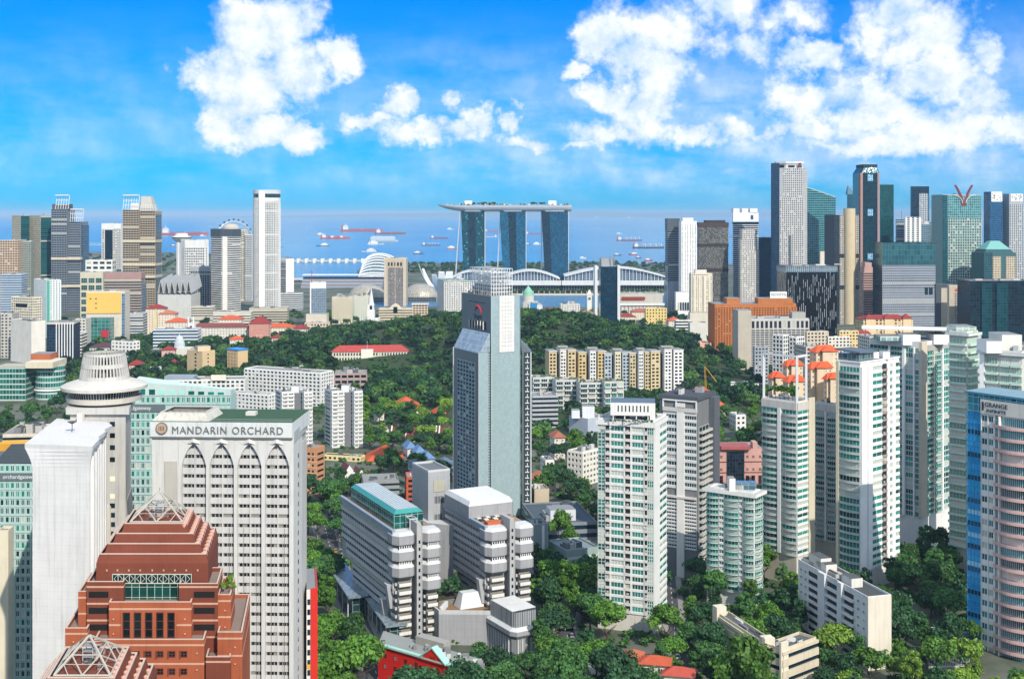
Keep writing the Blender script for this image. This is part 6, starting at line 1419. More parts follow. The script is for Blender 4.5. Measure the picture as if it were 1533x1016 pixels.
# crown
m = t.mb('lattice_crown'); WHT = plain('e2e2de', .5); cp = [fp[0]-eR*0+(fp[1]-fp[0])*.08+(fp[3]-fp[0])*.1]; e1, e2 = (fp[1]-fp[0]).normalized(), (fp[3]-fp[0]).normalized(); A = fp[0]+e1*1+e2*2; w_, d_ = f.L*.72, fl.L*.72; zc = z1+15.5
Q = lambda a, b, z: Vector((*(A+e1*a+e2*b), z))
for i in range(9):
    for j in range(11):
        edge = i in (0, 8) or j in (0, 10)
        if edge or (i+j) % 2 == 0: m.tube(Q(w_*i/8, d_*j/10, z1), Q(w_*i/8, d_*j/10, zc), .2, WHT, 4)
for k in range(1, 8):
    z = z1+(zc-z1)*k/7
    for i in range(9):
        if i in (0, 8) or k % 2: m.tube(Q(w_*i/8, 0, z), Q(w_*i/8, d_, z), .19, WHT, 4)
    for j in range(11):
        if j in (0, 10) or k % 2 == 0: m.tube(Q(0, d_*j/10, z), Q(w_, d_*j/10, z), .19, WHT, 4)
t.mb('crown_cap').prism([Q(-.3, -.3, 0), Q(w_+.3, -.3, 0), Q(w_+.3, d_+.3, 0), Q(-.3, d_+.3, 0)], zc-.5, zc+.5, wall('dcdcd8'), bottom=True) if 0 else None
q_ = [A+e1*2+e2*2, A+e1*(w_-2)+e2*2, A+e1*(w_-2)+e2*(d_-2), A+e1*2+e2*(d_-2)]; t.mb('roof_unit').prism(q_, z1, z1+6, wall('8f9496')); rg = random.Random(2)
for i in range(14): a = fp[3].lerp(fp[0], rg.uniform(.02, .9))+e1*rg.uniform(.6, 1.6); t.mb('roof_unit').box(a.x, a.x+1.2, a.y, a.y+1.2, z1, z1+rg.uniform(.8, 2.6), wall(rg.choice(['55595c', 'a9acac', '7c6f60'])))
# front left wing with sloped glass top
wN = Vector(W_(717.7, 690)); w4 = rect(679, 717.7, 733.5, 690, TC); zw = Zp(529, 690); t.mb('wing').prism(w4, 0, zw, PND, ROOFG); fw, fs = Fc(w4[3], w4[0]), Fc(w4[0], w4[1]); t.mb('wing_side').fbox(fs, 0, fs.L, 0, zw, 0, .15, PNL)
zt_ = zw+11; bk = [w4[0]+(w4[1]-w4[0])*1.0, w4[3]+(w4[2]-w4[3])*1.0]
t.mb('sloped_glass').hexa([(*w4[0], zw), (*w4[1], zw), (*w4[2], zw), (*w4[3], zw), (*(w4[0]+(w4[1]-w4[0])*.9), zt_), (*w4[1], zt_), (*w4[2], zt_), (*(w4[3]+(w4[2]-w4[3])*.9), zt_)], panes(2.2, 3.0, .1, .15, '7f8f9a', '9fb0ba', 'b8c2c8', metal=.15, rough=.25))
u0, u1 = fw.L*.16, fw.L*.84; nf = 36; fh = (zw-10)/nf
grid(t, fw, zw-6-nf*fh*.95, zw-6, nf, 6, wall('8a9ca4'), glass('0f1d26', '33505e', .1, metal=.3), u0=u0, u1=u1, ww=.72, wh=.66, sill=.17, rec=.3, end=False)
t.mb('white_edge').fbox(fw, -.1, .35, 0, zw+.4, .1, .4, WHT); t.mb('white_edge').fbox(fw, fw.L-.4, fw.L, 0, zw+.4, .1, .4, WHT)
m = t.mb('fire_stair'); fe = Fc(w4[1], w4[2])
for k in range(60): z = 6+k*1.55; m.fbox(fs, fs.L-.9, fs.L-.1, z, z+.5, .15, .7, DGREY)
# right rear wing with ladder like recesses
DR = 716; r4 = rect(781, 781, 795.5, DR, 0, 12); zr = Zp(527, DR); t.mb('rear_wing').prism(r4, 0, zr, wall('39464c'), ROOFG); fr = Fc(r4[0], r4[1]); t.mb('white_edge').fbox(fr, fr.L-.5, fr.L, 0, zr, 0, .4, WHT); t.mb('white_edge').fbox(fr, fr.L*.1, fr.L*.1+.3, 0, zr, 0, .4, wall('9db0b2'))
k = 0
while zr-3-k*3.35 > 4: z = zr-3-k*3.35; t.rep('ladder_frame', fr, fr.L*.36, z, 0, ('pane', 2.3, .45, .5, WHT)); t.mb('ladder_rail').fbox(fr, fr.L*.55, fr.L*.62, z, z+2.2, 0, .45, WHT); k += 1
t.mb('sloped_glass').hexa([(*r4[0], zr), (*r4[1], zr), (*r4[2], zr), (*r4[3], zr), (r4[0].x-.5, r4[0].y, zr+6), (r4[0].x, r4[0].y, zr+6), (r4[3].x, r4[3].y, zr+6), (r4[3].x-.5, r4[3].y, zr+6)], PND); t.done()
# ---------------------------------------------------------------- apartment towers on the right
CW_ = wall('dddcd6', streak=.18); CWB = wall('cfcac0', streak=.22); CT = 'residential towers on the right'
GC = glass('0f4644', '3fa294', .25, ccol='bcc4b8', metal=.22); GC2 = glass('14333a', '2a5c60', .14, ccol='a8a79c', metal=.25); GB = glass('1c86c0', '35a9dc', .10, ccol='9ccbdc', metal=.05)
RAIL = plain('8fb8ae', .25, .2, name='glass_rail', spec=.6); RAILW = wall('e2e0da'); FRM = plain('d6d8d4', .5, name='window_frame'); FRD = plain('5f6668', .5, name='window_frame')
def cond(lab, pl, pm, pr, yt, D, th=80, depth=None, z0=0):
    t = TW('apartment_tower', lab, pl, pm, pr, yt, D, th, depth, 'apartment tower', CT, z0); t.D = D; t.pl, t.pm, t.pr = pl, pm, pr
    t.L, t.Rr = t.F[3], t.F[0]
    def map_(fc, a, b):
        def g(px):
            k = (px-CX)/F; return (k*fc.a.y-fc.a.x)/(fc.u.x-k*fc.u.y)
        return g
    t.U = map_(t.L, pl, pm); t.V = map_(t.Rr, pm, pr); return t
def col(t, fc, g, a, b, kind, z0, z1, nf, gl=GC, **k):
    """one vertical strip of a tower front between two columns of the photo"""
    u0, u1 = g(a), g(b); w = u1-u0; ch = (z1-z0)/nf; jit = k.get('seed', 0)
    if kind == 'wall': t.mb('wall').fbox(fc, u0, u1, z0, k.get('top', z1), 0, k.get('n', .5), k.get('m', CW_), skip='b'); return
    for i in range(nf):
        z = z0+i*ch
        if kind == 'glass':
            t.rep('window', fc, u0+.05, z+ch*.05, 0, ('win', round(w-.1, 2), round(ch*.9, 2), .22, gl, k.get('fr', FRM), k.get('nx', 2), k.get('nz', 2)))
        elif kind == 'win':
            s_, h = k.get('sill', .3), k.get('h', .58); t.rep('window', fc, u0+.1, z+ch*s_, 0, ('win', round(w-.2, 2), round(ch*h, 2), .2, gl, k.get('fr', FRM), k.get('nx', 3), k.get('nz', 1)))
            t.mb('wall').fbox(fc, u0, u1, z+ch*(s_+h-1), z+ch*s_, 0, k.get('n', .4), k.get('m', CW_), skip='b')
        elif kind == 'rec':
            t.rep('recess', fc, u0, z+ch*.1, -.02, ('pane', round(w, 2), round(ch*.9, 2), .05, G_GREY)); t.rep('air_conditioner', fc, u0+w*.3, z+.9+(i*7 % 3)*.2, .03, ('pane', .9, .7, .55, LGREY)) if i % 2 == 0 or i % 5 == 1 else None; t.rep('balcony', fc, u0+.05, z-.1, 0, ('balc', round(w-.1, 2), .2, k.get('d', .7), k.get('m', CWB), k.get('rail', CWB), 1.0))
        elif kind == 'bal':
            t.rep('window', fc, u0+.1, z+ch*.1, 0, ('win', round(w-.2, 2), round(ch*.85, 2), .16, gl, k.get('fr', FRM), k.get('nx', 4), 1)); t.rep('balcony', fc, u0, z-.12, 0, (k.get('shape', 'balc'), round(w, 2), .25, k.get('d', 1.4), k.get('m', CW_), k.get('rail', RAIL), k.get('rh', .9)))
    if kind == 'win': t.mb('wall').fbox(fc, u0, u1, z1-ch*(1-k.get('sill', .3)-k.get('h', .58)), z1, 0, k.get('n', .4), k.get('m', CW_), skip='b')
def pent(t, px0, px1, D, z0, z1, m=CW_, dep=10, part='penthouse'): t.mb(part).prism(rect(px0, px0, px1, D, 0, dep), z0, z1, m, ROOFG)
# 1: white tower with teal windows in the centre right
D = 514; t = cond('white tower with teal windows and a slotted penthouse, nearest the middle', 895, 979, 997.5, 636, D, 68); core(t, CWB); zt = t.z1; nf = 25; z0, z1 = 8, zt-1.2; U, V = t.U, t.V
for (a, b, kd, k) in ((895, 906.5, 'glass', dict(nx=2, nz=2)), (906.5, 913, 'rec', {}), (913, 914.5, 'wall', {}), (914.5, 934, 'win', dict(nx=4, h=.68, sill=.24)), (934, 936, 'wall', {}), (936, 944, 'rec', dict(m=CW_)), (944, 946, 'wall', {}), (946, 964, 'win', dict(nx=4, h=.68, sill=.24)), (964, 965, 'wall', {}), (965, 969, 'rec', {}), (969, 979, 'glass', dict(nx=3, nz=2))): col(t, t.L, U, a, b, kd, z0, z1, nf, **k)
for (a, b, kd, k) in ((979, 986, 'wall', dict(n=.6)), (986, 997.5, 'win', dict(nx=2, h=.6))): col(t, t.Rr, V, a, b, kd, z0, z1, nf, **k)
t.mb('roof_edge').prism(inset(t.pts, -.7), z1, zt+.9, CW_, wall('a9aaa6')); roof(t, t.pts, zt+.9, CW_, 5, 6, par=.8, tall=2.5)
pz0, pz1 = zt+3.6, Zp(604, D); p = rect(914, 914, 981, D+3, -6, 14); t.mb('penthouse').prism(p, pz0, pz1, CW_, wall('5e6f80'), bottom=True); t.mb('penthouse').prism([p[1]-(p[1]-p[0])*.12, p[1], p[2], p[2]-(p[1]-p[0])*.12], zt, pz0, CW_); f = Fc(p[0], p[1])
for i in range(9): t.rep('slot_window', f, f.L*(.16+.083*i), pz0+1.6, 0, ('pane', .5, 2.6, .05, G_DARK))
for i in range(4): m = MB(); a = p[0].lerp(p[1], .06+.26*i)+Vector((0, .5)); m.tube((*a, zt), (*a, pz0), .25, CW_, 6); t.obj('column', m)
V_, Uv = [], []
for i in range(12): v, u = crown_arrays(90+i, .8, .8, 4, 80, .22); q = p[0].lerp(p[1], i/12); V_.append(v+np.array([q.x, q.y-1, zt+1.4])); Uv.append(u)
me = quads_mesh('roof_garden', np.concatenate(V_)-np.array(t.loc), np.concatenate(Uv), LEAF[1]); o = bpy.data.objects.new('roof_garden', me); COL.objects.link(o); o.parent = t.o; t.done()
# 2: white strip tower with balconies on its right
D = 592; t = cond('grey and white tower with a blank white strip and stacked right balconies, partly behind', 988, 1044, 1069, 600, D, 60); core(t, wall('77797a')); zt = t.z1; U, V = t.U, t.V; CG = wall('d2d1cc', streak=.22)
nf1 = 12; zs = Zp(733, D)
for (a, b) in ((993, 1014), (1025, 1043)): 
    col(t, t.L, U, a, b, 'win', zs, Zp(612, D), 12, GC2, nx=5, h=.6, m=CG); col(t, t.L, U, a, b, 'win', 14, Zp(748, D), 14, GC2, nx=5, h=.6, m=CG)
col(t, t.L, U, 1014, 1025, 'wall', 0, Zp(614, D), 1, n=.9, m=wall('e0ddd6')); t.mb('sky_terrace').fbox(t.L, U(993), U(1043), Zp(748, D), Zp(745, D), 0, 1.3, CWB); t.mb('top_band').fbox(t.L, U(993), U(1044), Zp(618, D), Zp(612, D), 0, 1.0, wall('c4c1ba')); m = t.mb('roof_frame')
for px in (993.5, 1013, 1043): m.fbox(t.L, U(px)-.3, U(px)+.3, Zp(612, D), Zp(601, D), .2, .9, CW_)
m.fbox(t.L, U(993), U(1044), Zp(602, D), Zp(600, D), .2, 1.0, CW_); m.fbox(t.L, U(1012), U(1026), Zp(611, D), Zp(605, D), .2, 1.05, CW_)
col(t, t.Rr, V, 1046, 1061, 'bal', Zp(860, D), Zp(640, D), 23, GC2, d=2.2, rail=wall('bdbab2'), m=wall('bdbab2'), nx=3); t.mb('side_wall').fbox(t.Rr, V(1061), t.Rr.L, 0, zt, 0, 3.0, wall('5d6167'))
t.mb('roof_slab').prism(inset(t.pts, -.8), zt, zt+1.6, wall('50555c'), wall('4a4e54')); roof(t, t.pts, zt+1.6, DGREY, 3, 4, par=.3); t.done()
# 3: shorter teal balcony tower
D = 542; t = cond('shorter white tower with wavy teal balconies all round, left of the roof garden tower', 1058, 1129, 1142, 741, D, 55); core(t, CW_); zt = t.z1; U, V = t.U, t.V; nf = 17
for (a, b, s_) in ((1058, 1076, 'bow'), (1084, 1106, 'bow'), (1112, 1129, 'bow')): col(t, t.L, U, a, b, 'bal', 8, zt-1, nf, GC, shape=s_, d=1.7, nx=4, rh=.8)
for (a, b) in ((1076.5, 1083.5), (1106.5, 1111.5)): col(t, t.L, U, a, b, 'win', 8, zt-1, nf, GC, nx=2, h=.66)
col(t, t.Rr, V, 1129.5, 1141.5, 'bal', 8, zt-1, nf, GC, shape='bow', d=1.5, nx=4, rh=.8); t.mb('roof_edge').prism(inset(t.pts, -1.4), zt-1, zt+.5, CW_, wall('b4b5b0')); roof(t, inset(t.pts, 1), zt+.5, CW_, 6, 4, par=.6, tall=2.2); pent(t, 1092, 1101, D+6, zt+.5, zt+6, CW_, 6, 'lift_house'); t.mb('glass_screen').prism(rect(1090, 1090, 1133, D+9, -3, 5), zt+.5, zt+3.6, panes(3, 3.4, .1, .1, '4a6a78', '7a98a4', '9fb0b4', metal=.3)); t.done()
# 4: roof garden tower with portal frame
def garden_tower(lab, pl, pm, pr, wl, yt, D, frame):
    t = cond(lab, pl, pm, pr, yt, D, 42); core(t, CWB); zt = t.z1; U, V = t.U, t.V; nf = 24; zc = zt-3.6; z0 = 14; w = pm-pl
    col(t, t.L, U, pl, pl+w*.46, 'bal', z0, zc, nf, GC, shape='bow', d=1.6, nx=4, m=CWB, rail=plain('a9b4ae', .3)); col(t, t.L, U, pl+w*.47, pl+w*.56, 'wall', z0, zc, 1, n=1.0, m=wall('e2e0d8')); col(t, t.L, U, pl+w*.57, pl+w*.99, 'bal', z0, zc, nf, GC, shape='bow', d=1.6, nx=4, m=CWB, rail=plain('a9b4ae', .3))
    t.mb('wall').fbox(t.L, 0, t.L.L, zc, zt, 0, .6, wall('c4bfb6', streak=.4)); t.mb('pilotis').fbox(t.L, 0, t.L.L, 0, z0, 0, .3, wall('bfb7a4'))
    if wl: col(t, t.Rr, V, pm, wl, 'win', z0, zc, nf, GC, nx=2, h=.62, sill=.26); t.mb('wall').fbox(t.Rr, 0, V(wl), zc, zt, 0, .6, wall('c4bfb6', streak=.4)); t.mb('blank_wall').fbox(t.Rr, V(wl), t.Rr.L, 0, zt+1.5, 0, .8, wall('c9c0a8', streak=.25))
    roof(t, t.pts, zt, CWB, 4, 0 if frame else 3, par=.7); return t
D = 582; t = garden_tower('tower with a tall portal frame and a tree garden on its roof', 1141, 1193, 1218, 1209, 603, D, True); zt = t.z1; m = t.mb('portal_frame'); L = t.L; zf = Zp(534, D); PF = wall('c9cbca')
for (fc, u) in ((L, t.U(1142.5)), (L, t.U(1192)), (t.Rr, t.V(1208))): p = Vector(fc.pt(u, 0, -.5)[:2]); m.box(p.x-.55, p.x+.55, p.y-.5, p.y+.5, zt, zf-.01, PF)
pA, pB, pC = (Vector(fc.pt(u, 0, -.5)[:2]) for (fc, u) in ((L, t.U(1142.5)), (L, t.U(1192)), (t.Rr, t.V(1208)))); m.tube((*pA, zf), (*pB, zf), .75, PF, 4); m.tube((*pB, zf), (*pC, zf), .75, PF, 4)
V_, Uv = [], []; rg = random.Random(3)
for i in range(11):
    v, u = crown_arrays(110+i, rg.uniform(1.8, 3), 2.4, 9, 330, .36); q = pA.lerp(pB, rg.uniform(.05, 1)); V_.append(v+np.array([q.x+rg.uniform(0, 2), q.y+rg.uniform(1, 9), zt+3.2+rg.uniform(0, 2.2)])); Uv.append(u)
me = quads_mesh('roof_garden', np.concatenate(V_)-np.array(t.loc), np.concatenate(Uv), LEAF[0]); o = bpy.data.objects.new('roof_garden', me); COL.objects.link(o); o.parent = t.o
for i in range(7): m = MB(); q = pA.lerp(pB, .08+.13*i)+Vector((1, 3)); m.tube((*q, zt), (*q, zt+3), .14, BARK, 5); t.obj('garden_trunk', m)
t.done()
t = garden_tower('narrow recessed tower between the portal frame tower and the tall slab roofed tower', 1221, 1252, 1258, None, 607, 606, False); t.done()
# 5: tall tower with a tilted slab roof
D = 570; t = cond('tall white tower with a dark tilted slab roof and a bright white pier', 1253, 1288, 1346, 543, D, 42); core(t, CW_); zt = t.z1; U, V = t.U, t.V; nf = 28; z0, zc = 10, zt-2
col(t, t.L, U, 1253, 1257, 'wall', 0, zt, 1, n=.9, m=wall('c9c0a8')); col(t, t.L, U, 1257, 1287.5, 'bal', z0, zc, nf, GC, shape='bow', d=1.6, nx=6, m=CWB, rail=plain('a9b4ae', .3))
BW = wall('eceae6', streak=.1)
for (a, b, kd, k) in ((1288, 1296, 'wall', dict(n=1.0, m=BW)), (1296, 1297.5, 'rec', dict(d=.2)), (1297.5, 1304, 'wall', dict(n=.9, m=BW)), (1304, 1320, 'win', dict(nx=2, h=.60, sill=.25, m=BW)), (1320, 1327, 'rec', dict(m=wall('8a8178'), rail=wall('9a9188'))), (1327, 1331, 'wall', dict(m=BW)), (1331, 1335, 'win', dict(nx=1, h=.6, m=BW)), (1335, 1339.5, 'wall', dict(m=BW)), (1339.5, 1346, 'win', dict(nx=1, h=.6, m=BW))): col(t, t.Rr, V, a, b, kd, z0, zc, nf, **k)
t.mb('attic_glazing').prism(rect(1255, 1286, 1307, D+2, 42), zt, zt+3.6, panes(2.4, 3.6, .2, .2, '3e5560', '6d868e', '9aa6a6', metal=.25)); sl4 = inset(rect(1255, 1286, 1307, D+2, 42), -1.2); zz_ = [zt+4.2, zt+3.9, zt+4.6, zt+5.0]
t.mb('slab_roof').hexa([(*p, z) for p, z in zip(sl4, zz_)]+[(*p, z+.7) for p, z in zip(sl4, zz_)], wall('5d6b78')); t.mb('roof_edge').prism(inset(t.pts, -.3), zt-.2, zt+.5, BW, ROOFG)
for (a, b) in ((1308, 1316), (1322, 1332)): pent(t, a, b, D+14, zt, zt+3.5, BW, 6, 'roof_unit')
t.done()
# 6: broad pair behind
D = 640; t = cond('broad pale tower with beige piers and flat canopy roofs, behind the slab roofed tower', 1302, 1376, 1423, 512, D, 42); core(t, CW_); zt = t.z1; U, V = t.U, t.V; nf = 31; z0, zc = 18, zt-3
for (a, b, kd, k) in ((1302, 1331, 'bal', dict(d=1.3, nx=5)), (1331, 1334, 'wall', dict(n=1.1, m=BW)), (1334, 1352, 'bal', dict(d=1.1, nx=4)), (1352, 1356, 'wall', dict(n=1.2, m=BW)), (1356, 1368, 'glass', dict(nx=3, nz=1)), (1368, 1370, 'wall', dict(n=1.0, m=BW)), (1370, 1376, 'glass', dict(nx=2, nz=1))): col(t, t.L, U, a, b, kd, z0, zc, nf, **k)
for (a, b, kd, k) in ((1376, 1384, 'wall', dict(n=1.6, m=wall('c9bda8'), top=zt)), (1384, 1396, 'bal', dict(d=.9, nx=3)), (1396, 1398, 'wall', dict(n=.8, m=wall('c9bda8'))), (1398, 1409, 'bal', dict(d=.9, nx=3)), (1409, 1411, 'wall', dict(n=.8, m=BW)), (1411, 1423, 'glass', dict(nx=3, nz=1))): col(t, t.Rr, V, a, b, kd, z0, Zp(527, D), nf-1, **k)
t.mb('wall').fbox(t.Rr, V(1384), t.Rr.L, Zp(527, D), Zp(518, D), 0, .7, wall('a9a8a2')); pent(t, 1318, 1352, D+6, zt, Zp(505, D), panes(3, 3, .4, .4, '7aa09c', 'a8c4c0', 'd8dad4', metal=.2), 12); pent(t, 1352, 1378, D+3, zt-2, Zp(502, D), BW, 12); pent(t, 1398, 1421, D+8, Zp(518, D), Zp(503, D), BW, 12)
cp = [W_(1290, D+16), W_(1420, D+6), W_(1420, D+22), W_(1290, D+34)]; t.mb('canopy_roof').prism(cp, Zp(497, D), Zp(495.5, D), wall('d9d8d2'), wall('d9d8d2'), bottom=True); m = t.mb('canopy_post')
for px in (1320, 1345, 1368, 1390, 1412): m.tube((X(px, D+18), D+18, zt-2), (X(px, D+18), D+18, Zp(497, D)), .25, CW_, 5)
t.done()
# 7, 8: hazy green glass balcony towers at the right
GP = glass('7f9f8c', 'bcd2c0', .25, ccol='e2e0d2', metal=.05); RG = plain('c0dccc', .3, .0, name='glass_rail', spec=.5)
D = 604; t = cond('pale green glass balcony tower left of the gap beside the blue cornered tower', 1421, 1448, 1464, 500, D, 42); core(t, wall('c2c6ba')); zt = t.z1; U, V = t.U, t.V; nf = 27
col(t, t.L, U, 1421.5, 1447.5, 'bal', 12, zt-2, nf, GP, d=1.6, nx=5, rail=RG, m=wall('c9d0c4')); col(t, t.Rr, V, 1448.5, 1463.5, 'bal', 12, zt-2, nf, GP, d=1.6, nx=3, rail=RG, m=wall('c9d0c4')); t.mb('roof_edge').prism(inset(t.pts, -1.5), zt-1, zt+.4, wall('ccd2c8'), ROOFG); pent(t, 1432, 1462, D+4, zt, Zp(490, D), panes(3, 3.4, .3, .3, '8fae9e', 'b8ccbc', 'd9dcd2', metal=.2), 14); t.mb('side_wall').prism(rect(1463, 1463, 1469, D+14, 0, 12), 0, zt-2, wall('b9bfc4')); roof(t, t.pts, zt+.4, CW_, 4, 5, par=.8); t.done()
D = 560; t = cond('pale green balcony tower at the right edge, behind the blue cornered tower', 1468, 1530, 1560, 530, D, 50); core(t, wall('c9cabd')); zt = t.z1; U, V = t.U, t.V; nf = 24
for (a, b) in ((1476, 1494), (1498, 1512), (1514, 1530)): col(t, t.L, U, a, b, 'bal', 12, zt-2, nf, GP, d=1.5, nx=4, rail=RG, m=wall('d3d6ca'))
col(t, t.L, U, 1468, 1475, 'wall', 0, zt, 1, n=1.2, m=BW); t.mb('roof_edge').prism(inset(t.pts, -1.5), zt-1, zt+.3, wall('d5d8ce'), ROOFG); pent(t, 1477, 1500, D+4, zt, Zp(512, D), BW, 12); pent(t, 1500, 1530, D+12, zt, Zp(505, D), wall('d5d4c8'), 16); roof(t, t.pts, zt+.3, CW_, 8, 6, par=.9); t.done()
# 9: blue cornered tower with a name sign
D = 468; t = cond('blue cornered tower with pink curved balconies and a name sign near its top', 1448.5, 1600, 1640, 623, D, 36); core(t, wall('d3cfc6')); zt = t.z1; U = t.U; L = t.L; ch = 18.3*D/F; nf = 21; z0 = zt-3.5-nf*ch
BLUE = panes(2.6, ch/2, .22, .3, '0a5f96', '1487c0', '3f9cc4', metal=.3)
for k in range(nf*2): t.rep('blue_panel', L, 0, z0+k*ch/2, 0, ('win', round(U(1469.5), 2), round(ch/2-.06, 2), .3, GB if k % 4 in (0, 1, 3) else glass('123a52', '1f5f80', .1, metal=.3), plain('2f8fc0', .4), 4, 1))
PK = wall('d2a49e', streak=.2); 
for (a, b, nx) in ((1470, 1479, 2), (1480.5, 1488, 2)): col(t, L, U, a, b, 'win', z0, zt-3.5, nf, glass('12424a', '3f9aa4', .12, metal=.25), nx=nx, h=.55, sill=.30, m=wall('d9d6ce'))
for (a, b) in ((1469.5, 1470.3), (1479, 1480.5), (1488, 1491)): col(t, L, U, a, b, 'wall', z0, zt-3.5, 1, n=.6, m=wall('dcd9d2'))
for i in range(nf):
    z = z0+i*ch; t.rep('window', L, U(1491)+.1, z+ch*.12, 0, ('win', round(U(1540)-U(1491), 2), round(ch*.8, 2), .16, glass('124a52', '3fa8b0', .12, ccol='d5d2c6', metal=.25), FRM, 16, 1))
    t.rep('balcony', L, U(1489), z-.2, 0, ('bow', round(U(1540)-U(1489), 2), .6, 3.2, PK, wall('cdb0a8'), .75)); t.rep('balcony_wall', L, U(1498), z+.2, .3, ('pane', .5, round(ch-.5, 2), 1.6, wall('dcd9d2')))
t.mb('pilotis').fbox(L, 0, U(1489), 0, z0, -3, .0, wall('c9c6bd')); sb0, sb1 = zt-3.4, zt+2.2; t.mb('sign_wall').fbox(L, U(1469.5), U(1560), sb0, sb1, 0, .9, wall('d5d0c4'), skip='b'); LTR = plain('2f2f3a', .5); text(t, 'GRANGE', L, U(1476), sb0+2.9, 2.5, LTR, n=.95, ext=.12, width=U(1510)-U(1476)); text(t, 'INFINITE', L, U(1478.5), sb0+.7, 1.9, LTR, n=.95, ext=.12, width=U(1507.5)-U(1478.5)); t.mb('sign_mark').fbox(L, U(1472), U(1474.6), sb0+1.2, sb1-1, .9, 1.05, LTR)
t.mb('roof_crown').prism([Vector(L.pt(-.8+L.L*0, 0, -20)[:2]), Vector(L.pt(L.L+1, 0, -20)[:2])][::1] and [Vector(L.pt(-.8, 0, 1.2)[:2]), Vector(L.pt(L.L, 0, 1.2)[:2]), Vector(L.pt(L.L, 0, -18)[:2]), Vector(L.pt(-.8, 0, -18)[:2])], sb1+1.8, sb1+2.6, wall('4a8496'), wall('7f9aa4'), bottom=True); t.mb('attic_glazing').prism([Vector(L.pt(.2, 0, .2)[:2]), Vector(L.pt(L.L-1, 0, .2)[:2]), Vector(L.pt(L.L-1, 0, -16)[:2]), Vector(L.pt(.2, 0, -16)[:2])], zt-3.5, sb1+1.8, panes(2.4, 2.9, .2, .25, '0f5a78', '3a9ab0', '9cc0c8', metal=.3)); t.done()
# white slab block at lower right
D = 474; p = rect(1195, 1299, 1334, D, 16); zt = Zp(896, D); t = tower('apartment_block', 'white six storey slab block with a stepped roof and a blank sunlit end wall', 'apartment block', p, zt); SW = wall('cfd0cf', streak=.3); core(t, SW, wall('4b4f50')); f, fl = t.F[0], t.F[3]; L = fl.L; nf = 8; ch = (zt-2)/nf
secs = ((0, .16, 'w'), (.16, .34, 'b'), (.34, .44, 'p'), (.44, .62, 'b'), (.62, .68, 'p'), (.68, .82, 'b'), (.82, 1, 'w'))
for (a, b, kd) in secs:
    for k in range(nf):
        z = .8+k*ch
        if kd == 'w':
            for q in range(2): t.rep('window', fl, L*(a+(b-a)*(.22+.42*q)), z+1.1, 0, ('win', 1.5, 1.2, .12, G_GREY, SW, 2, 1))
        elif kd == 'b': t.rep('loggia', fl, L*a+.3, z+1.0, 0, ('pane', round(L*(b-a)-.6, 2), 1.9, .06, plain('22282a', .6))); t.rep('sill_band', fl, L*a, z-.1, 0, ('pane', round(L*(b-a), 2), 1.1, 1.0, SW))
        else: t.rep('small_window', fl, L*(a+b)/2-.3, z+1.3, 0, ('pane', .6, .7, .06, G_DARK))
    if kd == 'p': t.mb('stair_wall').fbox(fl, L*a, L*b, 0, zt+1, 0, 1.3, SW)
for k in range(nf-1): t.rep('small_window', f, f.L*.5, 4+k*ch, 0, ('pane', .45, .8, .06, G_DARK))
t.mb('end_wall').fbox(f, 0, f.L, 0, zt+.6, 0, .25, wall('d6cdbb', streak=.25))  # warmer than the other walls: sunlight put into the colour
for (a, b, h) in ((.02, .2, 2.0), (.22, .38, 3.8), (.60, .74, 3.6), (.12, .3, 5.2)): q = [Vector(fl.pt(L*a, 0, -1.5)[:2]), Vector(fl.pt(L*b, 0, -1.5)[:2]), Vector(fl.pt(L*b, 0, -6.5)[:2]), Vector(fl.pt(L*a, 0, -6.5)[:2])]; k = MB(); k.prism(q, zt, zt+h, wall('d3cfc6'), wall('55585a')); t.obj('stair_house', k)
roof(t, t.pts, zt, SW, 2, 5, par=.9, tall=1.6); t.done()
# low blocks at the bottom
for (lab, pl, pm, pr, yt, D, th) in (('low cream school block with a flat grey roof and a tall stair wall', 1074, 1147, 1165, 968, 452, 18), ('smaller cream block with a dark roof at the bottom, right of the school block', 1146, 1172, 1222, 975, 446, 40)):
    t = TW('low_block', lab, pl, pm, pr, yt, D, th); CB_ = wall('c9bda4', streak=.25); core(t, CB_, wall('5c5e5c')); 
    for fc in (t.F[3], t.F[0]): ribbon(t, fc, 0, t.z1, 4, CB_, G_DARK, wh=.4, sill=.35, rec=.7)
    fl = t.F[3]
    for u in (-.05, .93): k = MB(); k.fbox(fl, fl.L*u, fl.L*(u+.1), 0, t.z1+3.5, -3, 1.2, wall('d6cdb8')); t.obj('stair_wall', k)
    roof(t, t.pts, t.z1, CB_, 3, 6, tall=1.4); t.done()
# pink offices behind
D = 800; t = TW('office_block', 'pink stone office block with a dark glass centre and a red curved roof', 1060, 1063, 1143, 672, D, 3, 24); PKW = wall('c2968a', amt=.2); core(t, PKW, wall('9a8a84')); f = t.F[0]; G = lambda px: (px-1063)/80*f.L
t.mb('glass_centre').fbox(f, G(1088), G(1114), 0, Zp(676, D), 0, .6, panes(1.8, 2.4, .15, .15, '141c24', '2c3c4a', '3a4650', metal=.35)); t.mb('curved_roof').prism(rect(1080, 1080, 1124, D-2, 0, 16), t.z1, Zp(668, D), tiles('a05450'), tiles('a05450')); rg = random.Random(1)
for px in (1067, 1078, 1117, 1126, 1136):
    for y in (683, 702): t.rep('window', f, G(px), Zp(y+3, D), 0, ('win', 1.6, 1.9, .12, G_DARK, PKW, 2, 2))
    t.rep('tall_window', f, G(px)-.3, Zp(728, D), 0, ('win', 2.2, 7, .12, G_DARK, wall('6d3630'), 2, 3))
for y in (692, 708): strip(t.mb('stone_band'), f, [Zp(y, D)], wall('5d322e'), .25, .5)
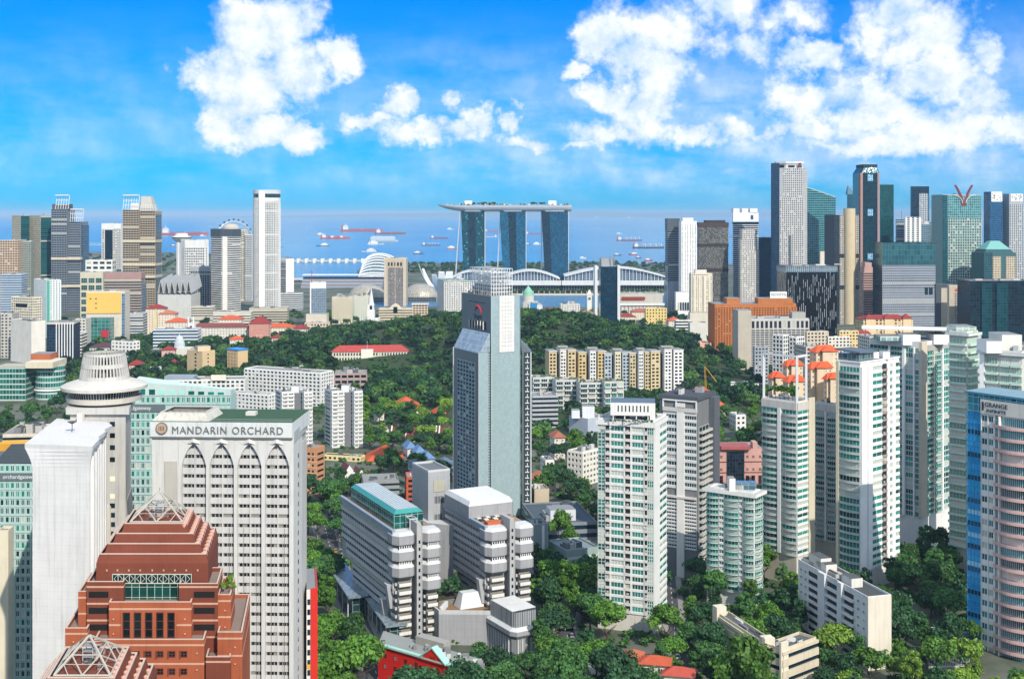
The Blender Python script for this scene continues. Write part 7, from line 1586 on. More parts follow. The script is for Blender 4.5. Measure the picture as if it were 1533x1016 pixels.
t.mb('roof_unit').prism(rect(1127, 1127, 1134, D+2, 0, 8), t.z1, t.z1+4, PKW); t.done()
# ---------------------------------------------------------------- middle distance
def blk(name, label, pl, pm, pr, yt, D, th, st, wc, gl=G_DARK, fh=3.4, cw=3.6, depth=None, cap=None, rn=4, par=.8, group=None, cat='building', z0=0, tall=2.2, **kw):
    t = TW(name, label, pl, pm, pr, yt, D, th, depth, cat, group, z0); w = wall(wc) if isinstance(wc, str) else wc; core(t, w, cap or wall('8b8c88'))
    if st in 'grf' and st: skin(t, st, w, gl, fh, cw, **kw)
    roof(t, t.pts, t.z1, w, int(pl+yt), rn, par=par, tall=tall); return t
def house(label, pl, pm, pr, ye, D, th, wc, tile, h, z0=None, depth=None, group=None, win=True, ridge=.5, name='house'):
    z0 = hill_z(X(pm, D), D) if z0 is None else z0
    t = TW(name, label, pl, pm, pr, ye, D, th, depth, 'house', group, 0.0); core(t, wall(wc)); n = max(1, round((t.z1-z0)/3.6))
    for fc in t.F:
        if fc.vis(.05):
            for k in range(n):
                for i in range(max(1, round(fc.L/4))): t.rep('window', fc, fc.L*(i+.3)/max(1, round(fc.L/4)), t.z1-2.9-k*3.5, 0, ('win', 1.5, 1.6, .1, G_DARK, WHITE, 2, 1))
    hip(t, t.pts, t.z1, h, tile, ridge=ridge); return t
ROOFS = 'tiled roof houses among the trees'
# far left band
blk(OFF, 'pale blue grey slab at the far left edge, in front of the beige tower', -2, 1, 32, 411, 1760, 4, 'r', 'a9b8c6', G_BLUE, wh=.4).done()
t = blk('hotel', 'cream block with a dark five window strip near its top, at the left edge', 17, 49, 62, 446, 1640, 62, 'g', 'd8ceb8', fh=3.6, cw=4, ww=.7, wh=.42); t.mb('dark_strip').fbox(t.F[3], t.F[3].L*.22, t.F[3].L*.75, t.z1-13, t.z1-8, .3, .6, G_DARK); t.done()
t = blk('apartment_tower', 'white and teal striped apartment tower left of the green cornered building', 51, 70, 91, 420, 1740, 40, 'g', 'e0e4e2', G_TEAL, fh=3.3, cw=4, ww=.5, wh=.5); t.mb('teal_strip').fbox(t.F[0], 0, t.F[0].L*.2, 0, t.z1, 0, .7, plain('3fa08c', .5)); t.done()
blk('office_block', 'big white windowless block with a gridded grey side, below the five window strip', 16, 47, 68, 482, 1440, 50, '', 'd9d4c8', rn=5).done()
t = blk('office_block', 'dark glass block ribbed with white vertical fins, beside the windowless block', 68, 70, 111, 484, 1470, 8, '', '2c3a48', depth=34); 
for i in range(7): u = t.F[0].L*(.34+.1*i); t.mb('fin').fbox(t.F[0], u, u+1.1, 0, t.z1, 0, 1.4, WHITE)
t.mb('curtain_wall').fbox(t.F[0], 0, t.F[0].L, 0, t.z1-2, 0, .3, panes(3, 3.6, .2, .4, '142536', '26405a', '3a5068', metal=.4)); t.mb('roof_cornice').prism(inset(t.pts, -.6), t.z1-1, t.z1+1, CREAM, ROOFG); t.done()
t = blk('office_block', 'beige framed block with large green windows behind the yellow billboard wall', 119, 120, 154, 408, 1900, 6, '', 'c3bda8'); f = t.F[0]
for r_ in range(9):
    for i in range(3): t.rep('window', f, f.L*(.05+.32*i), t.z1-16-r_*11, 0, ('win', round(f.L*.26, 2), 7.5, .4, G_TEAL, wall('c3bda8'), 3, 2))
t.done()
t = blk('office_block', 'brown banded block with a pinkish brown top band, below the tall beige tower', 153, 156, 211, 417, 1840, 4, 'r', 'a8998c', G_DARK, fh=4.0, wh=.5, rec=.5); t.mb('top_band').prism(inset(t.pts, -.7), t.z1, Zp(408, 1840), wall('a5837a'), ROOFG); t.mb('blue_side').prism(rect(206, 206, 213, 1850, 0, 20), 0, t.z1-8, panes(3, 4, .3, .6, '34506a', '52708a', '8a9aa8', metal=.3), ROOFG); t.done()
t = blk('mall', 'block with a big plain yellow wall and a pale side, beside the brown banded block', 127, 129, 187, 437, 1650, 3, '', 'cfc9b8', rn=6); f = t.F[0]; t.mb('yellow_wall').fbox(f, f.L*.02, f.L*.90, Zp(469, 1650), t.z1-1, 0, 1.2, wall('e0b75e', amt=.06, streak=.06)); t.mb('blue_side').fbox(f, f.L*.92, f.L, 0, t.z1-2, 0, .5, panes(3, 4, .3, .5, '4a6a86', '7090a8', '9aa8b4', metal=.3))
for (a, b) in ((.1, .14), (.24, .28)):
    for k in range(3 if a > .2 else 1): t.mb('wall_mark').fbox(f, f.L*a, f.L*b, Zp(448+k*7, 1650), Zp(446+k*7, 1650), 1.2, 1.35, DGREY)
t.mb('lower_mall').prism(rect(129, 129, 165, 1630, 0, 16), 0, Zp(476, 1630), panes(5, 5, .5, .6, '1c5a58', '3a8a80', '7f9a94', metal=.2), wall('7d8488')); t.mb('sign').fbox(Fc(W_(129, 1629), W_(165, 1629)), 20, 30, 12, 22, .1, .5, plain('b02c38')); t.done()
blk('exhibition_block', 'white flat roofed hall between the two tall banded towers', 126, 128, 168, 390, 2140, 4, 'g', 'd9d9d2', G_GREY, fh=9, cw=12, ww=.7, wh=.5).done()
# folded white roofs
D = 2010; t = T('exhibition_hall', 'low hall with folded white steel roofs right of the tall beige tower', 'hall', X(260, D), D+30, 0); m = t.mb('folded_roof'); n = 6
for i in range(n):
    a, b = 236+50*i/n, 236+50*(i+1)/n; c = (a+b)/2; z0, z1 = Zp(440, D), Zp(421, D); pa, pb, pc = X(a, D), X(b, D), X(c, D)
    m.hexa([(pa, D, z0), (pc, D, z1), (pc, D+70, z1+8), (pa, D+70, z0+8), (pa, D, z0+2), (pc, D, z1+2), (pc, D+70, z1+10), (pa, D+70, z0+10)], WHITE); m.hexa([(pc, D, z1), (pb, D, z0), (pb, D+70, z0+8), (pc, D+70, z1+8), (pc, D, z1+2), (pb, D, z0+2), (pb, D+70, z0+10), (pc, D+70, z1+10)], LGREY)
t.mb('wall').prism(rect(236, 236, 286, D+3, 0, 60), 0, Zp(441, D), wall('c2c2bc')); t.done(); FOOT.append(rect(236, 236, 286, D, 0, 70))
# churches and red roofs in the left middle
D = 1700; t = T('church', 'cream church steeple among red roofs, left of the round hotel tower', 'church', X(232, D), D, 0); b = rect(229, 229, 235, D, 0, 6); t.mb('tower').prism(b, 0, Zp(478, D), wall('d8c79c')); t.mb('spire').loft(b, Zp(478, D), inset(b, 2.6), Zp(462, D), wall('cbb98e'), wall('cbb98e')); t.mb('nave').prism(rect(224, 224, 231, D+6, 0, 20), 0, 10, WHITE); t.done()
D = 1640; t = T('church', 'white twin pinnacled church tower beside the long dark red roof', 'church', X(286, D), D, 0); b = rect(281, 281, 291, D, 0, 9); t.mb('tower').prism(b, 0, Zp(484, D), WHITE)
for px in (282, 289.5): t.mb('pinnacle').prism(rect(px-1, px-1, px+1, D+1, 0, 2), Zp(484, D), Zp(474, D), WHITE)
t.mb('clock').tube((X(286, D), D-.1, Zp(489, D)), (X(286, D), D-.5, Zp(489, D)), 1.6, DGREY, 12); t.done()
for (pl, pr, ye, D, c, tl, h, lab) in ((217, 246, 462, 1790, 'd8c8b0', RED, 6, 'pink red hipped roof house nearest the tall beige tower'), (236, 262, 470, 1730, 'd9cdb8', tiles('b8684a'), 5, 'salmon roofed house right of the cream steeple'), (246, 280, 482, 1660, 'd5cdbb', ORANGE, 5, 'orange roofed building left of the white pinnacled church tower'), (325, 361, 478, 1700, 'd8cfbc', ORANGE, 5, 'orange roofed building behind the long dark red roof'), (372, 402, 484, 1640, 'c98a78', RED, 9, 'steep red roofed house below the round hotel tower'), (395, 440, 490, 1800, 'd8cbb5', ORANGE, 5, 'orange roofed terrace right of the steep red roofed house'), (438, 458, 492, 1700, 'd9cfc0', RED, 5, 'red roofed house left of the blue grey glass block')):
    house(lab, pl, pl+1, pr, ye, D, 4, c, tl, h, group=ROOFS, depth=24).done()
t = house('long low building with a dark red roof in front of the octagonal tower', 282, 284, 372, 490, 1650, 3, 'cfcabd', tiles('7c3f3a'), 5, depth=22); t.mb('arcade').fbox(t.F[0], 0, t.F[0].L, 0, 4, 0, 2, WHITE); t.done()
blk('mall', 'low blue and white roofed hall among the trees, left of the long red roof', 227, 229, 296, 494, 1600, 4, 'r', 'c9d2d6', G_BLUE, fh=4, wh=.5, rn=6).done()
for (pl, pr, yt, D, c, st, lab) in ((372, 430, 462, 1980, 'c2b8a2', 'r', 'low stone office hall at the foot of the round hotel tower'), (285, 318, 460, 1960, 'cfc8b6', 'r', 'low cream podium at the foot of the dark ribbed tower'), (318, 375, 468, 1900, 'd5cfbf', 'r', 'wide cream podium at the foot of the octagonal banded tower'), (416, 452, 440, 2250, 'c9cccc', 'r', 'pale banded block right of the round hotel tower'), (455, 492, 484, 1870, 'cbb9a4', 'g', 'tan podium block at the foot of the blue grey glass block'), (112, 128, 478, 1600, 'c9c6bb', 'g', 'small grey block between the dark ribbed block and the yellow wall'), (186, 214, 470, 1700, 'b9bdbf', 'r', 'small grey block right of the yellow wall'), (0, 18, 470, 1500, 'b7b3aa', 'g', 'grey block cut by the left edge below the pale blue slab'), (88, 122, 500, 1520, 'd9d6cc', 'r', 'low white roofed block in front of the dark ribbed block')):
    blk('low_block', lab, pl, pl+1, pr, yt, D, 4, st, c, fh=3.8, cw=4.5, rn=5, **({'wh': .45} if st == 'r' else {'ww': .55, 'wh': .5})).done()
t = blk('apartment_block', 'small bright white block with dark square windows behind the lattice crown', 167, 199, 209, 512, 1480, 68, 'g', 'e4e2da', fh=4.2, cw=5.5, ww=.5, wh=.45, rn=7); t.done()
house('low hall with a wide dark maroon roof left of the small bright white block', 132, 134, 168, 520, 1500, 6, 'cfd0ca', tiles('553238'), 5, depth=30).done()
house('red roofed house half hidden by trees right of the lattice crown', 191, 193, 213, 546, 1330, 10, 'cfae9c', RED, 5, group=ROOFS, depth=16).done()
house('pink house with a red roof left of the pale domed building', 240, 242, 262, 524, 1440, 10, 'd8b0a0', RED, 4, group=ROOFS, depth=16).done()
D = 1470; t = T('domed_hall', 'pale domed building on the wooded slope above the twin beige blocks', 'building', X(266, D), D+8, 0); t.mb('wall').prism(rect(257, 257, 285, D, 0, 18), 0, Zp(521, D), wall('d0cdc2')); t.mb('dome').lathe(X(266, D), D+8, [(6.5, Zp(521, D)), (6.2, Zp(515, D)), (4.4, Zp(507, D)), (1.2, Zp(503, D)), (.1, Zp(501, D))], 20, wall('b9c2c4')); t.done(); FOOT.append(rect(257, 257, 285, D, 0, 18))
t = blk('apartment_block', 'beige stepped block with a taller stair core among the trees', 280, 303, 322, 527, 1330, 52, '', 'cdb58c', rn=2); slab(t, rect(292, 296, 315, 1333, 30, 12), t.z1, Zp(519, 1330), wall('d6c09a'), 'stair_core')
for k in range(6): t.rep('window', t.F[0], t.F[0].L*.4, t.z1-4-k*4, 0, ('pane', 1.6, 1.8, .1, G_DARK)); t.rep('window', t.F[3], t.F[3].L*.5, t.z1-4-k*4, 0, ('pane', 3, 1.8, .1, G_DARK))
t.done()
t = blk('office_block', 'slim beige block with a bright blue roof beside the stepped beige block', 340, 356, 371, 525, 1320, 48, '', 'cdb287', rn=0); t.mb('blue_roof').prism(inset(t.pts, -.5), t.z1, t.z1+1.5, plain('2f7fc4', .5), plain('3a8fd4', .5))
for k in range(7): 
    for i in range(3): t.rep('window', t.F[3], t.F[3].L*(.12+.28*i), t.z1-5-k*3.6, 0, ('pane', 2.2, 1.7, .1, wall('9a7f6a')))
t.done()
D = 1150; t = T('mall', 'curved green glass mall with a pale vaulted roof at the left', 'mall', X(58, D), D+20, 0); c = (X(60, D), D+26); r = 22/F*D; t.mb('glass_drum').lathe(*c, [(r, 0), (r, Zp(552, D))], 40, panes(2.4, 5.2, .25, 1.5, '0f4a46', '2f9484', 'b9c6be', metal=.3)); t.mb('vault_roof').prism(rect(38, 38, 79, D+4, 0, 36), Zp(552, D), Zp(543, D), wall('cdc3a8'), wall('d6cdb6')); t.mb('top_block').prism(rect(46, 46, 75, D+24, 0, 20), Zp(543, D), Zp(534, D), wall('a8613e'), ROOFG)
t.mb('side_wing').prism(rect(-10, -10, 38, D+8, 0, 30), 0, Zp(551, D), panes(3, 5, .25, 1.2, '0f4a46', '2a8474', 'b9c6be', metal=.3), wall('b4ad98')); t.mb('cornice').lathe(*c, [(r+.6, Zp(589, D)), (r+1.4, Zp(588, D)), (r+.6, Zp(586, D))], 40, WHITE, cap=False); t.done(); FOOT.append(rect(0, 0, 84, D, 0, 50))
# behind the white tower, left edge
t = blk('low_block', 'low block crowded with grey rooftop plant, left of the white flared tower', -5, 4, 72, 652, 640, 8, 'r', 'c6bfae', rn=16, tall=5, depth=30, wh=.4); t.mb('yellow_roof').prism(rect(-4, -4, 38, 622, 0, 10), 0, Zp(664, 622), wall('c9932e'), wall('d8a23a')); t.done()
t = blk('low_block', 'small block with a pale side wall at the bottom left, below the teal mall block', 12, 34, 44, 860, 476, 60, 'r', 'c9cdc8', fh=3.2, wh=.4, rn=3); t.done()
t = blk('wall_block', 'tall narrow beige wall block cut by the left edge', -6, -4, 12.5, 797, 432, 5, '', 'cfc6ae', rn=0, depth=6); t.done()
# white slabs left of the slender tower
t = blk('apartment_block', 'long white slab with a sign board on its roof behind the teal mall tower', 243, 246, 366, 570, 1090, 5, 'g', 'd3d3cd', G_GREY, cw=4.2, ww=.6, wh=.55, depth=24, rn=8); t.mb('sign_board').prism(rect(316, 316, 338, 1092, 0, 1.5), t.z1, t.z1+5, wall('dcd6c6')); t.mb('vault').prism(rect(246, 246, 290, 1094, 0, 14), t.z1, t.z1+3.5, wall('8f9aa4')); t.done()
t = blk('apartment_block', 'long white gallery slab stepping up behind the white twin lobed towers', 366, 480, 498, 559, 1120, 66, 'g', 'd9d9d4', G_GREY, cw=4.2, ww=.66, wh=.55, rec=.9, rn=9); t.done()
t = blk('apartment_block', 'lower white gallery block in front of the long white gallery slab', 345, 402, 414, 592, 1040, 64, 'g', 'd6d6d1', G_GREY, cw=4, ww=.6, wh=.5, rec=.7, rn=6); t.done()
for (pl, pr, yt, D, lab) in ((413, 468, 588, 925, 'white twin lobed tower with a grey core, just behind the arched hotel'), (488, 543, 587, 925, 'white twin lobed tower with a grey core, standing clear above the yellow block')):
    t = T('apartment_tower', lab, 'apartment tower', X((pl+pr)/2, D), D+10, 0, 'twin lobed white towers'); z1 = Zp(yt, D); w = pr-pl; FOOT.append(rect(pl, pl, pr, D, 0, 24)); 
    for (a, b, dz) in ((0, .50, 0), (.66, 1.0, 0)):
        p = rect(pl+w*a, pl+w*(a+(b-a)*.32), pl+w*b, D, 26, 18); t.mb('lobe').prism(p, 0, z1, wall('d5d5cf'), wall('7f807c')); fr, fl = Fc(p[0], p[1]), Fc(p[3], p[0]); nf = 14; ch = z1/nf; t.pts = p
        for k in range(nf):
            z = k*ch
            for i in range(2): t.rep('window', fr, fr.L*(.1+.46*i), z+ch*.32, 0, ('win', round(fr.L*.36, 2), round(ch*.42, 2), .12, G_DARK, wall('d5d5cf'), 3, 1))
            t.rep('balcony', fr, 0, z-.1, 0, ('balc', round(fr.L, 2), .3, .7, wall('dededa'), wall('dededa'), .8)); t.rep('window', fl, fl.L*.15, z+ch*.3, 0, ('pane', round(fl.L*.6, 2), round(ch*.42, 2), .1, G_DARK))
        roof(t, p, z1, wall('dcdcd8'), int(pl+a*9), 2, par=.9)
    p = rect(pl+w*.48, pl+w*.48, pl+w*.68, D+5, 0, 14); t.mb('stair_core').prism(p, 0, z1-1, wall('75777a'), ROOFG); t.mb('lift_house').prism(rect(pl+w*.42, pl+w*.42, pl+w*.62, D+8, 0, 9), z1-1, z1+4, wall('dcdcd8'), ROOFG); t.done()
t = blk('office_block', 'grey pink institution with tall piers and roof plant behind the white gallery slab', 498, 501, 549, 560, 1190, 6, 'f', 'a8938c', G_DARK, fh=5, cw=6, rn=9, tall=6, depth=26, fw=1.2); t.done()
t = blk('apartment_block', 'tan brick block with rows of square windows right of the arched hotel', 455, 474, 486, 672, 772, 68, '', 'c08a64', rn=2); f, fl = t.F[0], t.F[3]
for k in range(7):
    z = t.z1-4-k*3.6
    for i in range(2): t.rep('window', fl, fl.L*(.3+.34*i), z, 0, ('pane', 1.3 if i else 1.7, 1.4, .1, G_DARK))
    t.rep('corner_window', f, f.L*.1, z, 0, ('pane', round(f.L*.75, 2), 1.3, .1, G_DARK)); strip(t.mb('stone_band'), fl, [z-.8], wall('d9b48c'), .2, .4)
t.done()
t = blk('low_block', 'low yellow block with a weathered dark flat roof below the white twin lobed tower', 484, 540, 546, 684, 872, 74, 'g', 'd8c892', fh=3.2, cw=3.6, cap=wall('565654'), rn=4, par=.4, ww=.55, wh=.45); t.done()
t = house('broad house with an orange tiled roof and two arched dormers', 548, 551, 603, 690, 868, 8, 'cbb98c', ORANGE, 9, depth=26, ridge=.6); 
for u in (.3, .72): p = Vector(t.F[0].pt(t.F[0].L*u, 0, 0)[:2]); k = MB(); k.lathe(p.x, p.y, [(2.2, t.z1), (2.2, t.z1+1.5), (1.4, t.z1+2.6), (.1, t.z1+3)], 12, wall('d9ccae')); t.obj('dormer', k)
t.done()
D = 800
for i, lab in enumerate(('leftmost of the maroon and white sawtooth roofs', 'second maroon and white sawtooth roof from the left', 'third maroon and white sawtooth roof from the left', 'rightmost of the maroon and white sawtooth roofs')):
    a = 512+i*18; z = Zp(703+i*4, D); t = T('terrace_house', lab, 'house', X(a+10, D), D+8, 0, 'sawtooth roofed terrace'); p = rect(a, a+3, a+21, D-i*5, 22, 15); t.mb('wall').prism(p, 0, z-3, WHITE, WHITE); FOOT.append(p)
    A, B, C_, E = [Vector((*q, 0)) for q in p]; hi, lo = z+2.6, z-3
    t.mb('maroon_slope').face([A.xy.to_tuple()+(lo,), (A.lerp(B, .45)).xy.to_tuple()+(hi,), (E.lerp(C_, .45)).xy.to_tuple()+(hi,), E.xy.to_tuple()+(lo,)], MAROON); t.mb('white_slope').face([(A.lerp(B, .45)).xy.to_tuple()+(hi,), B.xy.to_tuple()+(lo,), C_.xy.to_tuple()+(lo,), (E.lerp(C_, .45)).xy.to_tuple()+(hi,)], wall('d9d7d2')); t.mb('gable').face([A.xy.to_tuple()+(lo,), B.xy.to_tuple()+(lo,), (A.lerp(B, .45)).xy.to_tuple()+(hi,)], WHITE); t.done()
blk('low_block', 'plain grey low block behind the glass penthouse of the concrete hotel', 540, 544, 597, 722, 730, 10, 'r', '8f9190', rn=6, depth=20, wh=.4).done()
house('large white villa with an orange hipped roof in the wooded middle', 586, 590, 630, 611, 1065, 10, 'dcd9d0', ORANGE, 8, depth=28).done()
house('small white villa with a red orange roof right of the large villa', 648, 651, 668, 619, 1075, 12, 'dcd8cf', ORANGE, 5, depth=16).done()
for (a, b, lab) in ((606, 629, 'left row house with a maroon roof, half behind a tree'), (632, 653, 'middle row house with a maroon roof'), (656, 679, 'right row house with a maroon roof, next to the slender tower'), (584, 597, 'end row house with a narrow gable, left of the others')):
    D = 950; t = T('row_house', lab, 'house', X((a+b)/2, D), D+9, 0, 'row houses with maroon roofs'); p = rect(a, a, b, D, 0, 17); z = Zp(655, D); t.mb('wall').prism(p, 0, z, wall('d9cfb2')); FOOT.append(p); fr = Fc(p[0], p[1]); zr = z+6.5
    A, B, C_, E = p; t.mb('roof').face([(*(A+Vector((1, -1))), z-.3), (*(B+Vector((-1, -1))), z-.3), (*(B.lerp(C_, .6)+Vector((-1, 0))), zr), (*(A.lerp(E, .6)+Vector((1, 0))), zr)], MAROON); t.mb('roof').face([(*(B.lerp(C_, .6)+Vector((-1, 0))), zr), (*(A.lerp(E, .6)+Vector((1, 0))), zr), (*(E+Vector((1, 0))), z), (*(C_+Vector((-1, 0))), z)][::-1], MAROON)
    for q in (A, B-Vector((1, 0))): t.mb('party_wall').hexa([(q.x, q.y-.6, z-1), (q.x+1, q.y-.6, z-1), (q.x+1, q.y+17, z-1), (q.x, q.y+17, z-1), (q.x, q.y-.6, z+.6), (q.x+1, q.y-.6, z+.6), (q.x+1, q.y+11, zr+1), (q.x, q.y+11, zr+1)], wall('ddd3b8'))
    for i in range(3): t.rep('window', fr, fr.L*(.12+.28*i), z-4, 0, ('win', 1.8, 2.2, .1, G_DARK, WHITE, 2, 1)); t.rep('window', fr, fr.L*(.12+.28*i), z-8.5, 0, ('win', 1.8, 2.6, .1, G_DARK, WHITE, 2, 1))
    t.done()
SLATE = tiles('5d7fa4')
for (a, b, y, D, lab) in ((607, 622, 671, 890, 'small slate blue roofed house nearest the row houses'), (620, 637, 678, 880, 'middle slate blue roofed house'), (632, 650, 687, 868, 'slate blue roofed house just above the grey blue hall'), (615, 650, 698, 830, 'wide grey blue roofed hall behind the stair tower'), (652, 684, 697, 826, 'grey blue roofed hall against the foot of the slender tower')):
    house(lab, a, a+3, b, y, D, 18, 'c9ced2', SLATE if D > 860 else tiles('56697c'), 4.5, depth=14, group='slate blue roofed houses').done()
blk('low_block', 'small terracotta red block between the sawtooth roofs and the stair tower', 607, 609, 620, 716, 745, 8, 'g', 'b4573a', fh=3.2, cw=3, rn=1, depth=16).done()
# long colonial building on the hill
D = 1340; z0 = 15.0; t = T('colonial_building', 'long white colonnaded building with a red tiled roof on the wooded hill', 'building', X(552, D), D+9, z0); p = rect(494, 497, 611, D, 6, 15); z1 = Zp(527, D); t.mb('wall').prism(p, 2, z1, wall('d9d3bf')); FOOT.append(p); f = Fc(p[0], p[1]); t.pts, t.z1 = p, z1
for i in range(27): u = f.L*(i+.3)/27; t.rep('column', f, u, 8, 0, ('pane', .7, round(z1-8.2, 2), .9, wall('e0dccd'))); t.rep('window', f, u+.9, z1-4.2, 0, ('pane', 1.5, 2.8, .08, G_DARK)); t.rep('window', f, u+.9, z1-9, 0, ('pane', 1.5, 2.8, .08, G_DARK))
hip(t, p, z1, 6.5, tiles('a8403a')); q = [Vector(f.pt(f.L*.38, 0, 2)[:2]), Vector(f.pt(f.L*.54, 0, 2)[:2]), Vector(f.pt(f.L*.54, 0, -6)[:2]), Vector(f.pt(f.L*.38, 0, -6)[:2])]; t.mb('porch').prism(q, 4, z1+3, wall('e0dbca'), ROOFG); t.mb('flagpole').tube((*f.pt(f.L*.46, 0, 0)[:2], z1+3), (*f.pt(f.L*.46, 0, 0)[:2], z1+12), .15, WHITE, 5); t.done()
house('small red roofed pavilion left of the long colonial building', 467, 470, 486, 532, 1360, 10, 'c9b0a0', RED, 4, depth=12).done()
# cream apartment row
for (a, b, yt, c, c2, lab) in ((820, 862, 526, 'c9b48a', 'dcdad2', 'leftmost tan and white block of the cream apartment row'), (864, 907, 528, 'c9b07c', 'd9d9d4', 'second block of the cream apartment row, a plain tan bay at its left'), (903, 943, 530, 'aab4bc', 'd9cfb4', 'bluish grey middle block of the cream apartment row'), (941, 975, 529, 'c3b48e', 'dcdcd6', 'fourth block of the cream apartment row, with a white crown'), (972, 1023, 526, 'd0bd92', 'e6e5e0', 'rightmost and tallest block of the cream apartment row, a white slab at its middle')):
    D = 1165; w = b-a; t = T('apartment_tower', lab, 'apartment tower', X((a+b)/2, D), D+10, 0, 'cream apartment row'); z1 = Zp(yt, D); FOOT.append(rect(a, a, b, D, 0, 22))
    for i, (s, e, d0, col_, hh) in enumerate(((0, .32, 0, c, 0), (.30, .42, 4, '4b4f50', -3), (.40, .66, -2, c2, 2), (.64, .74, 5, '55585a', -3), (.72, 1, 1, c if a != 972 else c2, 1))):
        p = rect(a+w*s, a+w*(s+(.05 if i in (0, 2) else .0)), a+w*e, D+d0, 12, 16); z = z1+hh; t.mb('dark_recess' if i in (1, 3) else 'block').prism(p, 0, z, wall(col_), wall('8a8a84')); ff = Fc(p[0], p[1])
        if i in (0, 2, 4):
            for k in range(15):
                for q in range(2): t.rep('window', ff, ff.L*(.12+.44*q), z-4-k*3.3, 0, ('pane', round(ff.L*.28, 2), 1.7, .1, G_DARK))
            t.mb('roof_cap').prism(inset(p, -.5), z, z+.7, wall('d9d6cb'), ROOFG)
    t.mb('roof_canopy').prism(rect(a+w*.36, a+w*.36, a+w*.72, D, 0, 12), z1+3.6, z1+4.4, wall('9b9a94'), bottom=True); t.mb('lift_house').prism(rect(a+w*.44, a+w*.44, a+w*.62, D+2, 0, 8), z1+2, z1+3.7, wall('c9c4b4')); t.done()
for (a, b, yt, D, lab) in ((796, 832, 566, 1120, 'leftmost planted terrace block below the cream apartment row'), (830, 868, 570, 1100, 'second planted terrace block from the slender tower'), (866, 905, 574, 1085, 'third planted terrace block, crossed by white beams'), (903, 934, 572, 1078, 'rightmost planted terrace block, with teal glass')):
    t = blk('terrace_block', lab, a, a+2, b, yt, D, 8, '', 'c2c2ba', rn=5, depth=18, group='planted terrace blocks'); f = t.F[0]; nf = 6; ch = t.z1/nf
    for k in range(nf):
        for i in range(3): t.rep('window', f, f.L*(.03+.33*i), k*ch+ch*.1, 0, ('win', round(f.L*.27, 2), round(ch*.72, 2), .2, GC2 if b < 930 else GC, wall('d5d5d0'), 3, 1)); t.rep('balcony', f, f.L*(.02+.33*i), k*ch-.1, 0, ('balc', round(f.L*.29, 2), .3, 1.6, wall('d3d3cc'), wall('d3d3cc'), .8))
    V_, Uv = [], []; rg = random.Random(a)
    for i in range(10): v, u = crown_arrays(a+i, 1.3, 1.1, 4, 60, .45); V_.append(v+np.array([*f.pt(f.L*rg.random(), 0, -rg.uniform(1, 14))[:2], t.z1+1])); Uv.append(u)
    me = quads_mesh('roof_garden', np.concatenate(V_)-np.array(t.loc), np.concatenate(Uv), LEAF[0]); o = bpy.data.objects.new('roof_garden', me); COL.objects.link(o); o.parent = t.o; t.done()
t = blk('office_block', 'grey banded modern block right beside the slender tower', 796, 798, 834, 594, 1010, 8, 'r', 'a9abad', G_DARK, fh=3.6, wh=.5, rec=.8, depth=24, rn=4); t.done()
t = blk('office_block', 'pale blue grey block with white roof houses behind the slotted penthouse', 852, 880, 912, 628, 960, 40, '', 'aeb6bf', rn=3, tall=3); 
for (a, b) in ((856, 868), (872, 890)): slab(t, rect(a, a, b, 966, 0, 10), t.z1, Zp(610 if a > 860 else 616, 960), wall('d9dcde'), 'roof_house')
t.done()
t = blk('apartment_block', 'cream apartment block stepping down left of the white teal windowed tower', 850, 872, 896, 678, 795, 50, 'g', 'd8d5ca', G_GREY, fh=3.3, cw=3.4, ww=.6, wh=.48, rec=.7, rn=6, tall=4); t.done()
house('terracotta roofed house at the right foot of the slender tower', 796, 799, 832, 722, 775, 14, 'd3c3a8', tiles('b06a48'), 5, depth=20).done()
blk('low_block', 'small beige wall block in front of the terracotta roofed house', 797, 800, 822, 734, 722, 12, '', 'b9ab94', rn=2, depth=14).done()
# dark mall group behind the concrete hotel
t = blk('mall', 'dark roofed mall with white plant boxes on top, right of the slender tower', 800, 806, 893, 786, 660, 10, 'r', '7f858a', G_DARK, fh=4, wh=.5, depth=48, rn=9, tall=4, cap=wall('4d5860')); slab(t, rect(822, 824, 862, 668, 10, 12), t.z1, t.z1+6, wall('c9cdd2'), 'plant_box'); t.done()
t = blk('office_block', 'tall grey slab with one white vertical strip, right of the concrete hotel', 793, 799, 821, 787, 596, 14, '', '8c9698', rn=2, depth=12); t.mb('white_strip').fbox(t.F[0], t.F[0].L*.55, t.F[0].L*.72, 0, t.z1, 0, .4, WHITE); t.done()
t = blk('office_block', 'grey green block with a canted window corner, right of the white striped grey slab', 821, 848, 895, 826, 588, 24, '', '8fa09c', rn=8, tall=3, cap=wall('7d888c')); 
for fc in (t.F[0], t.F[3]): t.rep('window_band', fc, fc.L*.08, t.z1-11, 0, ('win', round(fc.L*.84, 2), 4.6, .2, G_DARK, wall('6c7a78'), 12, 2)); strip(t.mb('wall_band'), fc, [t.z1-4, t.z1-14, t.z1-20], wall('b9c6c0'), .3, 1.2)
t.done()
